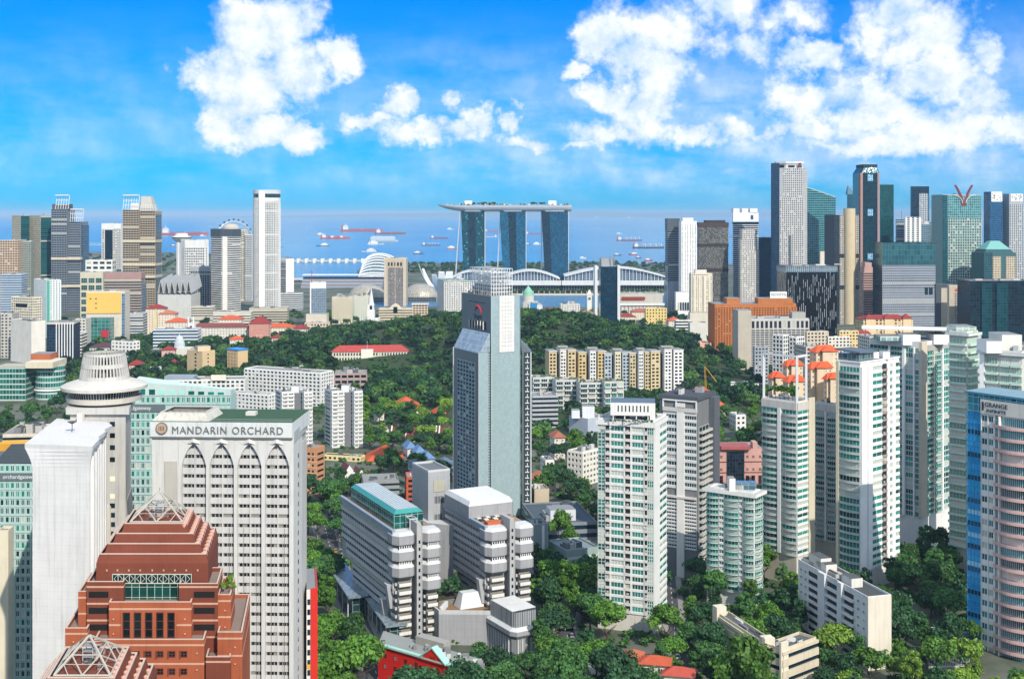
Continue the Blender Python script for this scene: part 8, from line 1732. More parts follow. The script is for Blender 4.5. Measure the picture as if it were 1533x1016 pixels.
# behind the right hand condos
t = house('white house with a steep red gable beside a yellow crane', 1040, 1048, 1069, 592, 1120, 30, 'dedbd4', tiles('b83a30'), 8, depth=18); t.done()
t = blk('low_block', 'bright white low block with dark openings right of the yellow crane', 1090, 1094, 1136, 576, 1190, 8, '', 'e0dfda', rn=3, depth=18); f = t.F[0]
for i in range(3): t.rep('opening', f, f.L*(.3+.1*i), 4, 0, ('pane', 1.8, 7, .1, G_DARK)); t.rep('opening', f, f.L*(.7), 3+i*3, 0, ('pane', 5, 1.2, .1, G_DARK))
t.done()
D = 1105; t = T('tower_crane', 'yellow lattice tower crane between the white gabled house and the grey frame tower', 'crane', X(1058, D), D, 0); YC = plain('c9982c', .5); m = t.mb('mast'); zt = Zp(548, D)
for (dx, dy) in ((-.8, -.8), (.8, -.8), (.8, .8), (-.8, .8)): m.tube((X(1058, D)+dx, D+dy, 0), (X(1055.5, D)+dx*.6, D+dy*.6, zt), .16, YC, 4)
for k in range(30): z = zt*k/30; s = 1 if k % 2 else -1; m.tube((X(1058-2.5*k/30, D)-.8*s, D-.8, z), (X(1058-2.5*(k+1)/30, D)+.8*s, D-.8, z+zt/30), .1, YC, 4)
t.mb('jib').tube((X(1056, D), D, zt-1), (X(1062, D)+4, D-14, zt-12), .3, YC, 4); t.done()
PEACH = wall('d8c3a4'); OR_R = tiles('d4562a')
for (pl, pm, pr, ye, D, lab) in ((1212, 1222, 1255, 527, 900, 'tallest peach tower with an orange roof, left of the tilted slab roof'), (1208, 1214, 1246, 552, 860, 'peach tower with an orange roof just below the tallest one'), (1172, 1178, 1202, 548, 905, 'peach block with an orange roof seen through the portal frame, higher one'), (1150, 1156, 1174, 566, 890, 'small peach block with an orange roof at the left of the portal frame'), (1172, 1180, 1207, 572, 850, 'peach block with an orange roof behind the roof garden trees'), (1233, 1238, 1256, 568, 845, 'white and peach block with an orange roof right of the roof garden')):
    t = house(lab, pl, pm, pr, ye, D, 22, 'd8c3a4', OR_R, 4.5, group='peach towers with orange roofs', name='peach_tower', ridge=.5)
    q = rect(pm+(pr-pm)*.3, pm+(pr-pm)*.3, pm+(pr-pm)*.7, D-2, 0, 8); t.mb('front_bay').prism(q, 0, t.z1+1, PEACH, PEACH); hip(t, q, t.z1+1, 3, OR_R, part='bay_roof'); t.done()
for (pl, pm, pr, yt, lab) in ((1157, 1172, 1181, 503, 'white grid tower behind the orange hotel, the left of two'), (1182, 1192, 1204, 506, 'white grid tower behind the orange hotel, the right of two')): blk('office_block', lab, pl, pm, pr, yt, 1180, 45, 'g', 'd6d6d2', G_GREY, fh=4, cw=3.4, ww=.7, wh=.65, rec=.6).done()
for (pl, pr, yt, D, c, lab) in ((1206, 1240, 497, 1330, 'c9bba6', 'tan low block right of the two white grid towers'), (1238, 1272, 505, 1300, 'd8d2c4', 'pale low block left of the small red hipped block'), (1255, 1285, 496, 1420, 'd9bf8a', 'yellow low block behind the pale low block'), (1300, 1318, 505, 1250, 'c9c6bb', 'small grey block below the red roofed hotel'), (1205, 1235, 520, 1100, 'b9b4a8', 'grey low block above the tallest peach tower'), (1066, 1090, 545, 1380, '54585c', 'dark podium at the foot of the orange hotel'), (1128, 1150, 520, 1250, '9aa0a4', 'blue grey block in front of the ribbed grey beige block')):
    blk('low_block', lab, pl, pl+2, pr, yt, D, 10, 'g', c, fh=3.6, cw=4, rn=4, ww=.55, wh=.5).done()
# waterfront and old town under the bay
D = 2180; t = T('clock_tower', 'white clock tower beside the bay, left of the dark glass block', 'clock tower', X(882.5, D), D, 0); b = rect(879, 879, 886, D, 0, 8); t.mb('shaft').prism(b, 0, Zp(441, D), wall('d9d6cc')); t.mb('cap').loft(inset(b, -.5), Zp(441, D), inset(b, 3), Zp(434, D), wall('d0ccc0'), wall('d0ccc0')); k = MB(); c = Vector(Fc(b[0], b[1]).pt(Fc(b[0], b[1]).L/2, Zp(447, D), 0)); k.tube(c, c+Vector((0, -.3, 0)), 2.4, DGREY, 14); t.obj('clock_face', k); t.done()
D = 2150; t = T('domed_hall', 'grey museum hall with a pale green dome, right of the slender tower', 'museum', X(792, D), D+10, 0); t.mb('wall').prism(rect(783, 783, 806, D, 0, 26), 0, Zp(452, D), wall('b9b4a8')); t.mb('drum').lathe(X(791, D), D+12, [(10, Zp(452, D)), (10, Zp(443, D))], 20, wall('c2bfb4')); t.mb('dome').lathe(X(791, D), D+12, [(10, Zp(443, D)), (8.4, Zp(437, D)), (4, Zp(432, D)), (.3, Zp(428, D))], 20, plain('7fb39c', .6)); t.done()
t = blk('civic_hall', 'long grey colonnaded hall with a row of red arches right of the dark glass block', 927, 929, 992, 440, 2150, 3, '', 'bdb9ad', rn=3, depth=40); f = t.F[0]
for i in range(11): t.mb('column').fbox(f, f.L*(.02+.088*i), f.L*(.05+.088*i), 0, t.z1-22, 0, 2, wall('cfccc2')); 
for i in range(9): k = MB(); q = Vector(f.pt(f.L*(.06+.06*i), t.z1-8, .4)); k.tube(q, q+Vector((0, -1, 0)), 3.4, wall('8a4034'), 12); t.obj('red_arch', k)
t.mb('terrace').prism(inset(t.pts, -3), t.z1-20, t.z1-16, WHITE, ROOFG); t.done()
for (pl, pr, ye, D, c, tl, lab) in ((925, 952, 474, 1950, 'd6cbb8', RED, 'dark red roofed shop row right of the dark glass block'), (945, 972, 467, 2040, 'd8cdb4', tiles('a05844'), 'rust roofed shop row left of the yellow colonial hall'), (811, 836, 466, 2060, 'd6b8a0', RED, 'red roofed shop row below the bay'), (866, 892, 470, 2010, 'd9d4c8', tiles('9a7a68'), 'brown roofed hall left of the dark glass block'), (1000, 1020, 480, 1830, 'd8d2c2', ORANGE, 'orange roofed shop row left of the cream balcony tower')):
    house(lab, pl, pl+1, pr, ye, D, 4, c, tl, 5, z0=0, depth=20, group='shop rows by the river').done()
t = blk('colonial_hall', 'yellow colonial hall with rows of dark windows among trees', 965, 967, 998, 462, 1960, 6, 'g', 'd9c27c', fh=4.5, cw=4.5, ww=.4, wh=.5, rn=3); t.done()
t = blk('low_block', 'small white and bright blue block right of the green dome', 790, 792, 812, 457, 2080, 4, '', 'cfd3d2', rn=4, tall=5); t.mb('blue_wall').fbox(t.F[0], t.F[0].L*.1, t.F[0].L*.6, 0, t.z1+4, 0, 1, plain('2f7fb8', .4)); t.done()
blk('office_block', 'white office block with a stepped roof beside the clock tower', 838, 840, 868, 456, 2080, 4, 'g', 'd6d3ca', fh=4, cw=4.5, ww=.5, wh=.5, rn=5, tall=6).done()
blk('car_park_block', 'white open decked block at the foot of the cream balcony tower', 1010, 1013, 1036, 480, 1700, 6, 'r', 'd3d3cd', G_DARK, fh=4, wh=.5, rec=1.2).done()
blk('car_park_block', 'pale block with a long blank wall right of the white open decked block', 1030, 1033, 1066, 484, 1660, 6, '', 'cfccc2', rn=4).done()
D = 1780; t = T('footbridge', 'white arched bridge curving out of the trees left of the decked block', 'bridge', X(975, D), D, 0); m = t.mb('arch'); pr_ = None
for i in range(13): s = i/12; q = (X(950+52*s, D), D-30*s, Zp(492+8*s*s-3*math.sin(math.pi*s), D)); m.tube(pr_, q, 2.0, WHITE, 6) if pr_ else None; pr_ = q
t.mb('pier').tube((X(975, D), D-15, 0), (X(975, D), D-15, Zp(494, D)), 1.6, WHITE, 6); t.done()
blk('low_block', 'low block with a salmon roof left of the orange hotel', 1034, 1038, 1066, 515, 1500, 14, '', 'd8a890', rn=2, cap=wall('d89a84'), depth=24).done()
# promenade, bridge and barrage
D = 4450; t = T('barrage', 'long low barrage with white piers closing the bay off from the sea', 'barrage', X(490, D), D, 0); t.mb('deck').box(X(437, D), X(552, D), D-9, D+9, 3.0, 9.0, wall('bdb9b0'))
for i in range(9): px = 445+12*i; k = MB(); k.box(X(px, D), X(px+4.2, D), D-13, D+12, -.5, 14, wall('e0ddd4')); t.obj('gate_pier', k)
t.done()
D = 3190; t = T('road_bridge', 'low pale road bridge across the mouth of the bay', 'bridge', X(500, D), D, 0); t.mb('deck').box(X(436, D), X(600, D), D-14, D+10, 5, 9.0, wall('c3c2bc')); 
for i in range(8): t.mb('pier').box(X(446+19*i, D), X(449+19*i, D), D-8, D+6, -.5, 5, wall('aeaca6'))
t.done()
D = 2920; t = T('grandstand', 'long seating grandstand below the road bridge', 'grandstand', X(505, D), D, 0); m = t.mb('seating')
for k in range(9): m.box(X(450, D), X(572, D), D+k*5, D+k*5+5, 0, 5+k*2.4, wall(['8f96a0', '7c6f74', '9aa2a8'][k % 3]))
t.mb('roof').box(X(450, D), X(575, D), D+20, D+50, 29, 30.5, WHITE); t.done()
D = 2345; t = T('promenade', 'stepped stone promenade along the near side of the bay halls', 'promenade', X(840, D), 2690, 0); t.mb('deck').prism([W_(740, 2660), W_(1000, 2660), W_(1000, 2686), W_(740, 2686)], 0, 3, wall('c9c0ae')); 
for i in range(30): t.mb('post').box(X(750+8*i, 2662), X(751+8*i, 2662), 2662, 2664, 3, 9, wall('b8a890'))
t.done()
# pavilion and court at the lower right
t = T('pavilion', 'low white pool pavilion with a blue roof at the lower right', 'pavilion', X(1425, 505), 505, 0); t.mb('wall').prism(rect(1404, 1404, 1446, 505, 0, 9), 0, 3.4, WHITE); t.mb('roof').prism(rect(1412, 1412, 1449, 504, 0, 10), 3.4, 3.9, plain('2a62b4', .4), bottom=True); t.mb('side_wall').prism(rect(1392, 1392, 1406, 502, 0, 3), 0, 5, wall('d9d6ce')); t.done(); FOOT.append(rect(1390, 1390, 1450, 500, 0, 14))
t = T('tennis_fence', 'tall white court fence in front of the blue roofed pavilion', 'fence', X(1420, 474), 474, 0); m = t.mb('mesh')
for i in range(16): m.tube((X(1391+4*i, 474), 474, 0), (X(1391+4*i, 474), 474, 4.5), .09, WHITE, 4)
for z in (1, 2.2, 3.4, 4.5): m.tube((X(1391, 474), 474, z), (X(1451, 474), 474, z), .06, WHITE, 4)
t.mb('kerb_wall').box(X(1391, 474), X(1451, 474), 474.3, 475, 0, 1.5, wall('d3d6cc')); t.done()
# low roofs at the bottom centre right
for (a, b, y, D, tl, lab) in ((932, 958, 984, 452, tiles('b8603e'), 'long low orange tiled roof at the bottom, left end of the row'), (955, 1000, 992, 446, tiles('b5502e'), 'low roof of mixed orange tiles at the bottom, middle of the row'), (990, 1036, 1009, 440, tiles('b04a38'), 'low red tiled roof at the bottom, right end of the row')): house(lab, a, a+4, b, y, D, -12, 'd8cfbf', tl, 2.2, depth=6.5, group='low tiled roofs at the bottom').done()
# scattered houses and blocks among the woods
for (px, y, D, w, c, tl, lab) in ((118, 556, 1290, 16, 'd9d5c8', 0, 'small white block in the trees below the bright white block'), (148, 543, 1380, 20, 'c9c2ae', 0, 'cream block in the trees left of the lattice crown'), (222, 552, 1300, 18, 'd8d4ca', 0, 'white block in the trees right of the lattice crown'), (252, 544, 1360, 14, 'd6c2ae', RED, 'small red roofed house in the trees left of the stepped beige block'), (388, 541, 1400, 22, 'd9d6cc', 0, 'white block in the trees right of the blue roofed block'), (412, 532, 1450, 16, 'd8cdb8', ORANGE, 'small orange roofed house in the woods left of the colonial building'), (436, 548, 1330, 18, 'cfd2d0', 0, 'pale grey block in the trees below the orange roofed house'), (342, 508, 1560, 22, 'd4cdbb', ORANGE, 'orange roofed hall in the woods below the long dark red roof'), (405, 506, 1600, 20, 'd8c4b0', RED, 'red roofed hall in the woods below the steep red roofed house'), (452, 512, 1560, 24, 'd9d6cd', 0, 'white block at the edge of the woods below the tan podium'), (560, 616, 1040, 15, 'd9d4c6', tiles('8a5a44'), 'brown roofed house in the trees left of the large white villa'), (570, 645, 965, 12, 'd6d2c8', 0, 'small white house in the trees left of the row houses'), (664, 588, 1190, 14, 'd6d2c4', 0, 'long white wall block in the woods above the small white villa'), (930, 618, 1040, 16, 'd8d6ce', 0, 'white block in the trees right of the pale roof houses'), (1072, 608, 1060, 14, 'd9cdb8', ORANGE, 'orange roofed house in the trees below the yellow crane'), (1100, 622, 1000, 16, 'd9d7d0', 0, 'white villa in the trees above the pink stone office block'), (828, 655, 880, 18, 'd3cdbf', tiles('9a5a44'), 'brown roofed house in the trees right of the slender tower'), (815, 690, 810, 14, 'd9d6ce', 0, 'small white house above the terracotta roofed house')):
    if tl: house(lab, px, px+2, px+w, y, D, 12, c, tl, 4, depth=14).done()
    else: blk('low_block', lab, px, px+2, px+w, y, D, 12, 'g', c, fh=3.4, cw=3.6, rn=3, ww=.5, wh=.45, depth=14).done()
# ---------------------------------------------------------------- roads and traffic
road([W_(585, 430), W_(548, 505), W_(503, 610), W_(478, 740)], 9)
road([W_(1062, 425), W_(1012, 500), W_(1000, 640)], 5)
road([W_(880, 455), W_(846, 520), W_(872, 700)], 7)
CARS = [('c9cac8', 'white'), ('2b2d30', 'black'), ('8b1f1c', 'red'), ('24466e', 'blue'), ('9a9c9e', 'silver'), ('c4a12c', 'yellow')]
def car(x, y, ang, c, lab, group):
    t = T('car', lab, 'car', x, y, .06, group); ca, sa = math.cos(ang), math.sin(ang); L = lambda a, b, z: (x+a*ca-b*sa, y+a*sa+b*ca, .06+z); p = plain(c, .3, .2, name='car_paint', spec=.6)
    m = t.mb('body'); m.hexa([L(-2.1, -.85, .3), L(2.1, -.85, .3), L(2.1, .85, .3), L(-2.1, .85, .3), L(-2.1, -.8, .85), L(2.05, -.8, .75), L(2.05, .8, .75), L(-2.1, .8, .85)], p)
    t.mb('cabin').hexa([L(-1.7, -.75, .84), L(.9, -.75, .8), L(.9, .75, .8), L(-1.7, .75, .84), L(-1.3, -.62, 1.42), L(.35, -.62, 1.42), L(.35, .62, 1.42), L(-1.3, .62, 1.42)], plain('14181c', .15)); t.mb('roof').hexa([L(-1.3, -.62, 1.42), L(.35, -.62, 1.42), L(.35, .62, 1.42), L(-1.3, .62, 1.42), L(-1.25, -.6, 1.47), L(.3, -.6, 1.47), L(.3, .6, 1.47), L(-1.25, .6, 1.47)], p)
    for a in (-1.3, 1.3):
        for b in (-.8, .8): k = MB(); k.tube(L(a, b-.1, .31), L(a, b+.1, .31), .31, plain('111213', .9), 10); t.obj('wheel', k)
    t.done()
for i, (px, D, off, ci, w) in enumerate(((560, 480, -2, 0, 'white car nearest the red gabled shops'), (541, 520, 2, 1, 'black car beside the shorter glass canopy'), (528, 552, -2, 4, 'silver car between the two glass canopies'), (516, 580, 2, 2, 'red car beside the long glass canopy'), (497, 640, -2, 5, 'yellow car at the far end of the long glass canopy'), (1036, 462, -1.2, 3, 'blue car on the lane beside the low school block'), (1020, 488, 1.2, 0, 'white car on the lane beside the shorter teal balcony tower'), (862, 490, 1.7, 1, 'black car on the lane right of the slatted annex'), (850, 512, -1.7, 4, 'silver car on the lane behind the slatted annex'))):
    a, b = min(((r[0], r[1]) for r in ROADS), key=lambda s: min((Vector(W_(px, D))-s[0].lerp(s[1], q/8)).length for q in range(9))); d = (b-a).normalized(); p = Vector(W_(px, D)); p = a+d*(p-a).dot(d)+Vector((-d.y, d.x))*off
    car(p.x, p.y, math.atan2(d.y, d.x), CARS[ci][0], w, 'cars on the lanes')
def lamp(px, D, lab):
    x, y = W_(px, D); t = T('street_lamp', lab, 'street lamp', x, y, 0, 'street lamps'); t.mb('pole').tube((x, y, 0), (x, y, 8.5), .12, MGREY, 6, .07); t.mb('arm').tube((x, y, 8.4), (x-1.8, y, 8.9), .06, MGREY, 5); t.mb('lamp_head').hexa([(x-2.6, y-.2, 8.8), (x-1.7, y-.2, 8.8), (x-1.7, y+.2, 8.8), (x-2.6, y+.2, 8.8), (x-2.5, y-.15, 9), (x-1.8, y-.15, 9), (x-1.8, y+.15, 9), (x-2.5, y+.15, 9)], LGREY); t.done()
for px, D, lab in ((881, 478, 'grey street lamp in the trees right of the slatted annex'), (575, 470, 'grey street lamp left of the red gabled shops'), (532, 566, 'grey street lamp beside the long glass canopy')): lamp(px, D, lab)
# ---------------------------------------------------------------- trees
rg = random.Random(21)
CROWN = []
for i in range(9):
    kind = i % 3
    if kind == 0: a = crown_arrays(200+i, 6.2, 5.4, 26, 3600, .40)           # rounded
    elif kind == 1: a = crown_arrays(200+i, 7.6, 3.8, 30, 3800, .42, low=-.1)  # spreading
    else: a = crown_arrays(200+i, 4.4, 6.8, 24, 3000, .36, low=-.8)            # upright
    CROWN.append((kind, [quads_mesh('crown', *a, LEAF[j]) for j in range(4)]))
def trunk_mesh(i, h, spread):
    m = MB(); r = random.Random(i); m.tube((0, 0, -.5), (.15, .1, h*.55), .42, BARK, 8, .28)
    for k in range(5):
        a = 2*math.pi*k/5+r.random(); e = (math.cos(a)*spread, math.sin(a)*spread, h*r.uniform(.85, 1.12)); mid = (e[0]*.4, e[1]*.4, h*.75); m.tube((.15, .1, h*.5), mid, .24, BARK, 6, .16); m.tube(mid, e, .16, BARK, 5, .05)
    return m.mesh('trunk')
TRUNK = [trunk_mesh(i, h, s) for i, (h, s) in enumerate(((7, 3.2), (7.5, 4.5), (6, 2)))]
PTS = []
def blocked(x, y, r):
    for f in FOOT:
        n = len(f); inside = True; dmin = 1e9
        ar = sum(f[i][0]*f[(i+1) % n][1]-f[(i+1) % n][0]*f[i][1] for i in range(n))
        for i in range(n):
            a, b = f[i], f[(i+1) % n]; ex, ey = b[0]-a[0], b[1]-a[1]; L = math.hypot(ex, ey)+1e-9; s = (ex*(y-a[1])-ey*(x-a[0]))/L*(1 if ar > 0 else -1)
            if s < -r: inside = False; break
        if inside: return True
    for (a, b, w) in ROADS:
        d = b-a; t = max(0, min(1, ((x-a.x)*d.x+(y-a.y)*d.y)/d.length_squared)); 
        if math.hypot(x-a.x-d.x*t, y-a.y-d.y*t) < w-2.2: return True
    return False
def plant(x, y, kind, sc, leafi, label, group, name='tree'):
    k, ms = CROWN[rg.choice([i for i in range(9) if i % 3 == kind])]; z = hill_z(x, y) if y > 950 else 0.0
    e = bpy.data.objects.new(name, None); COL.objects.link(e); e.location = (x, y, z); e.rotation_euler = (0, 0, rg.uniform(0, 6.28)); e.scale = (sc*rg.uniform(.9, 1.1), sc*rg.uniform(.9, 1.1), sc*rg.uniform(.88, 1.15)); setp(e, label, 'tree', group)
    o = bpy.data.objects.new('trunk', TRUNK[kind]); COL.objects.link(o); o.parent = e
    c = bpy.data.objects.new('crown', ms[leafi]); COL.objects.link(c); c.parent = e; c.location = (0, 0, (9.5, 9.2, 9.8)[kind])
def cluster(px0, px1, d0, d1, n, where, sc=(.8, 1.15), mix=(0, 1, 2), leaves=(0, 1, 3), gap=6.5):
    c = 0; tries = 0
    while c < n and tries < n*60:
        tries += 1; D = math.sqrt(rg.uniform(d0*d0, d1*d1)); px = rg.uniform(px0, px1); x, y = W_(px, D); s = rg.uniform(*sc)
        if blocked(x, y, 3.2*s) or any((x-a)**2+(y-b)**2 < (gap*s)**2 for a, b in PTS): continue
        PTS.append((x, y)); k = rg.choice(mix); lf = rg.choice(leaves); shape = ('round', 'spreading', 'upright')[k]; tone = ('bright green', 'green', 'yellow green', 'dark green')[lf]
        plant(x, y, k, s, lf, f'{tone} {shape} tree {where}', f'{tone} {shape} trees {where}'); c += 1
# single trees that stand out
for (px, D, k, s, lf, lab) in ((852, 540, 2, 1.45, 0, 'tall bright green upright tree left of the white teal windowed tower'), (908, 500, 0, 1.35, 0, 'big bright round tree at the front foot of the white teal windowed tower'), (997, 500, 0, 1.25, 0, 'bright round tree right of the front foot of the white teal windowed tower'), (1117, 425, 0, 1.75, 0, 'big bright green round tree at the bottom in front of the school block'), (28, 455, 0, 1.5, 2, 'bright weeping green tree at the left edge below the small block'), (536, 448, 1, 1.5, 0, 'broad bright tree left of the red gabled shops'), (620, 428, 1, 1.3, 3, 'dark spreading tree hiding the left end of the red gabled shops'), (745, 450, 1, 1.2, 3, 'dark spreading tree in front of the slatted annex'), (614, 1020, 2, 1.3, 3, 'dark conical tree in front of the large white villa'), (607, 935, 0, 1.1, 3, 'dark round tree in front of the left row house')):
    x, y = W_(px, D); PTS.append((x, y)); plant(x, y, k, s, lf, lab, None)
cluster(462, 500, 405, 620, 20, 'between the arched hotel and the glass canopies', (.8, 1.2), leaves=(0, 0, 1))
cluster(500, 560, 425, 500, 6, 'on the near verge left of the red gabled shops', (.8, 1.2), (0, 1), (0, 1))
cluster(458, 560, 640, 800, 30, 'below the tan brick block', (.85, 1.25), leaves=(1, 3, 0))
cluster(545, 690, 800, 920, 22, 'around the orange dormered house and the blue roofs', (.7, 1.1), leaves=(1, 3, 0))
cluster(545, 690, 930, 1120, 34, 'around the white villas', (.8, 1.2), leaves=(1, 3, 0, 2))
cluster(795, 900, 620, 930, 22, 'right of the slender tower', (.8, 1.2), leaves=(1, 3, 0))
cluster(800, 900, 455, 600, 22, 'between the slatted annex and the teal windowed tower', (.9, 1.3), leaves=(3, 1, 0))
cluster(690, 960, 425, 462, 16, 'along the bottom right of the red gabled shops', (.9, 1.4), (1, 1, 0), (3, 1))
cluster(985, 1050, 440, 505, 7, 'over the lane beside the low tiled roofs', (.7, 1.0), leaves=(1, 0), gap=5)
cluster(985, 1075, 450, 700, 22, 'between the grey strip tower and the teal balcony tower', (.8, 1.2), leaves=(1, 3, 0))
cluster(1060, 1200, 425, 600, 26, 'around the school block and the white slab block', (.8, 1.25), leaves=(3, 1, 0))
cluster(1205, 1345, 520, 566, 12, 'at the foot of the tilted slab roof tower', (.8, 1.15), leaves=(3, 1))
cluster(1330, 1450, 480, 640, 30, 'below the broad pale tower', (.8, 1.2), leaves=(3, 3, 1))
cluster(1225, 1450, 425, 500, 22, 'around the tennis fence and the white slab end wall', (.7, 1.2), leaves=(0, 2, 3, 1))
cluster(1425, 1540, 425, 458, 8, 'at the foot of the blue cornered tower', (.6, 1.0), leaves=(1, 2))
cluster(1065, 1142, 830, 1060, 16, 'behind the pink stone office block', (.9, 1.3), leaves=(0, 1))
cluster(5, 120, 830, 1120, 16, 'in front of the curved green glass mall', (.9, 1.3), leaves=(3, 1))
# woods: one mass
def woods(name, label, spots, seed, mats):
    protos = [crown_arrays(seed+i, 8.5, 7.0, 16, 460, 1.15, low=-.05) for i in range(6)]; V = {k: [] for k in range(len(mats))}; U = {k: [] for k in range(len(mats))}; r = np.random.default_rng(seed)
    for (x, y, z) in spots:
        v, u = protos[r.integers(0, 6)]; a = r.uniform(0, 6.28); s = r.uniform(.65, 1.15); c, sn = math.cos(a), math.sin(a); w = v*s
        w = np.stack([w[:, 0]*c-w[:, 1]*sn, w[:, 0]*sn+w[:, 1]*c, w[:, 2]], 1)+np.array([x, y, z+6*s]); k = int(r.integers(0, len(mats))); V[k].append(w); uu = u.copy(); uu[:, 1] = r.uniform(0, 1); U[k].append(uu)
    vs, us, mi = [], [], []
    for k in V:
        if V[k]: vs += V[k]; us += U[k]; mi += [k]*sum(len(q)//4 for q in V[k])
    me = quads_mesh(name, np.concatenate(vs), np.concatenate(us), mats[0]); me.materials.clear()
    for m in mats: me.materials.append(m)
    me.polygons.foreach_set('material_index', np.array(mi, dtype=np.int32)); o = bpy.data.objects.new(name, me); COL.objects.link(o); o['kind'] = 'stuff'; o['label'] = label
LW = [leaf('17361f', '28502e', '3e6836'), leaf('1c3d24', '335c30', '50743a'), leaf('2a4c24', '4a7034', '6a8c44'), leaf('132e20', '22442e', '345838')]
def fill(px0, px1, d0, d1, n, gap, test=None):
    out = []; tries = 0
    while len(out) < n and tries < n*25:
        tries += 1; D = math.sqrt(rg.uniform(d0*d0, d1*d1)); px = rg.uniform(px0, px1); x, y = W_(px, D)
        if (test and not test(px, D)) or blocked(x, y, 5) or any((x-a)**2+(y-b)**2 < gap*gap for a, b, _ in out): continue
        out.append((x, y, hill_z(x, y)))
    return out
hill_t = lambda px, D: hill_z(*W_(px, D)) > 1.5 and not (480 < px < 625 and 1225 < D < 1345)
woods('hill_woods', 'dense dark green woods covering the hill behind the slender tower', fill(440, 1035, 1110, 1760, 900, 8.5, hill_t)+fill(484, 620, 1215, 1260, 30, 8), 300, LW)
woods('left_woods', 'dark green woods between the left blocks and the old town', fill(60, 500, 1140, 1720, 560, 9.5, lambda px, D: not (px < 130 and D > 1420)), 320, LW)
woods('middle_woods', 'green woods between the villas and the hill', fill(500, 700, 1110, 1240, 60, 8)+fill(795, 1070, 930, 1150, 70, 9)+fill(1030, 1145, 1120, 1450, 60, 9), 340, LW)
woods('town_trees', 'trees scattered through the old town below the bay', fill(380, 1030, 1760, 2140, 230, 13)+fill(1000, 1560, 1300, 1700, 120, 14)+fill(-40, 330, 1730, 2050, 60, 15), 360, LW)
woods('shore_trees', 'tree belt along the far shore of the bay', fill(545, 1010, 3560, 4280, 460, 17)+fill(120, 330, 3200, 5200, 160, 24)+fill(745, 850, 2830, 3300, 60, 14), 380, LW)
woods('promenade_trees', 'row of trees below the white roofed halls', [(X(px, 2682)+rg.uniform(-2, 2), 2674, 0) for px in np.arange(748, 990, 3.0)], 390, LW)
def bushes():
    pr = [crown_arrays(500+i, 2.6, 2.0, 6, 90, .55, low=0) for i in range(5)]; V, U = [], []
    for (a, b, d0, d1, n) in ((455, 1460, 420, 720, 1500), (455, 1150, 720, 1130, 1100), (485, 620, 1255, 1335, 110), (0, 200, 600, 1130, 260)):
        c = 0
        for _ in range(n*3):
            D = math.sqrt(rg.uniform(d0*d0, d1*d1)); px = rg.uniform(a, b); x, y = W_(px, D)
            if blocked(x, y, 1.5): continue
            v, u = pr[c % 5]; s = rg.uniform(.6, 1.3); q = u.copy(); q[:, 1] = rg.random(); V.append(v*s+np.array([x, y, (hill_z(x, y) if y > 950 else 0)+.6*s])); U.append(q); c += 1
            if c >= n: break
    o = bpy.data.objects.new('undergrowth', quads_mesh('undergrowth', np.concatenate(V), np.concatenate(U), LEAF[1])); COL.objects.link(o); o['kind'] = 'stuff'; o['label'] = 'low shrubs and undergrowth between the trees and buildings'
bushes()
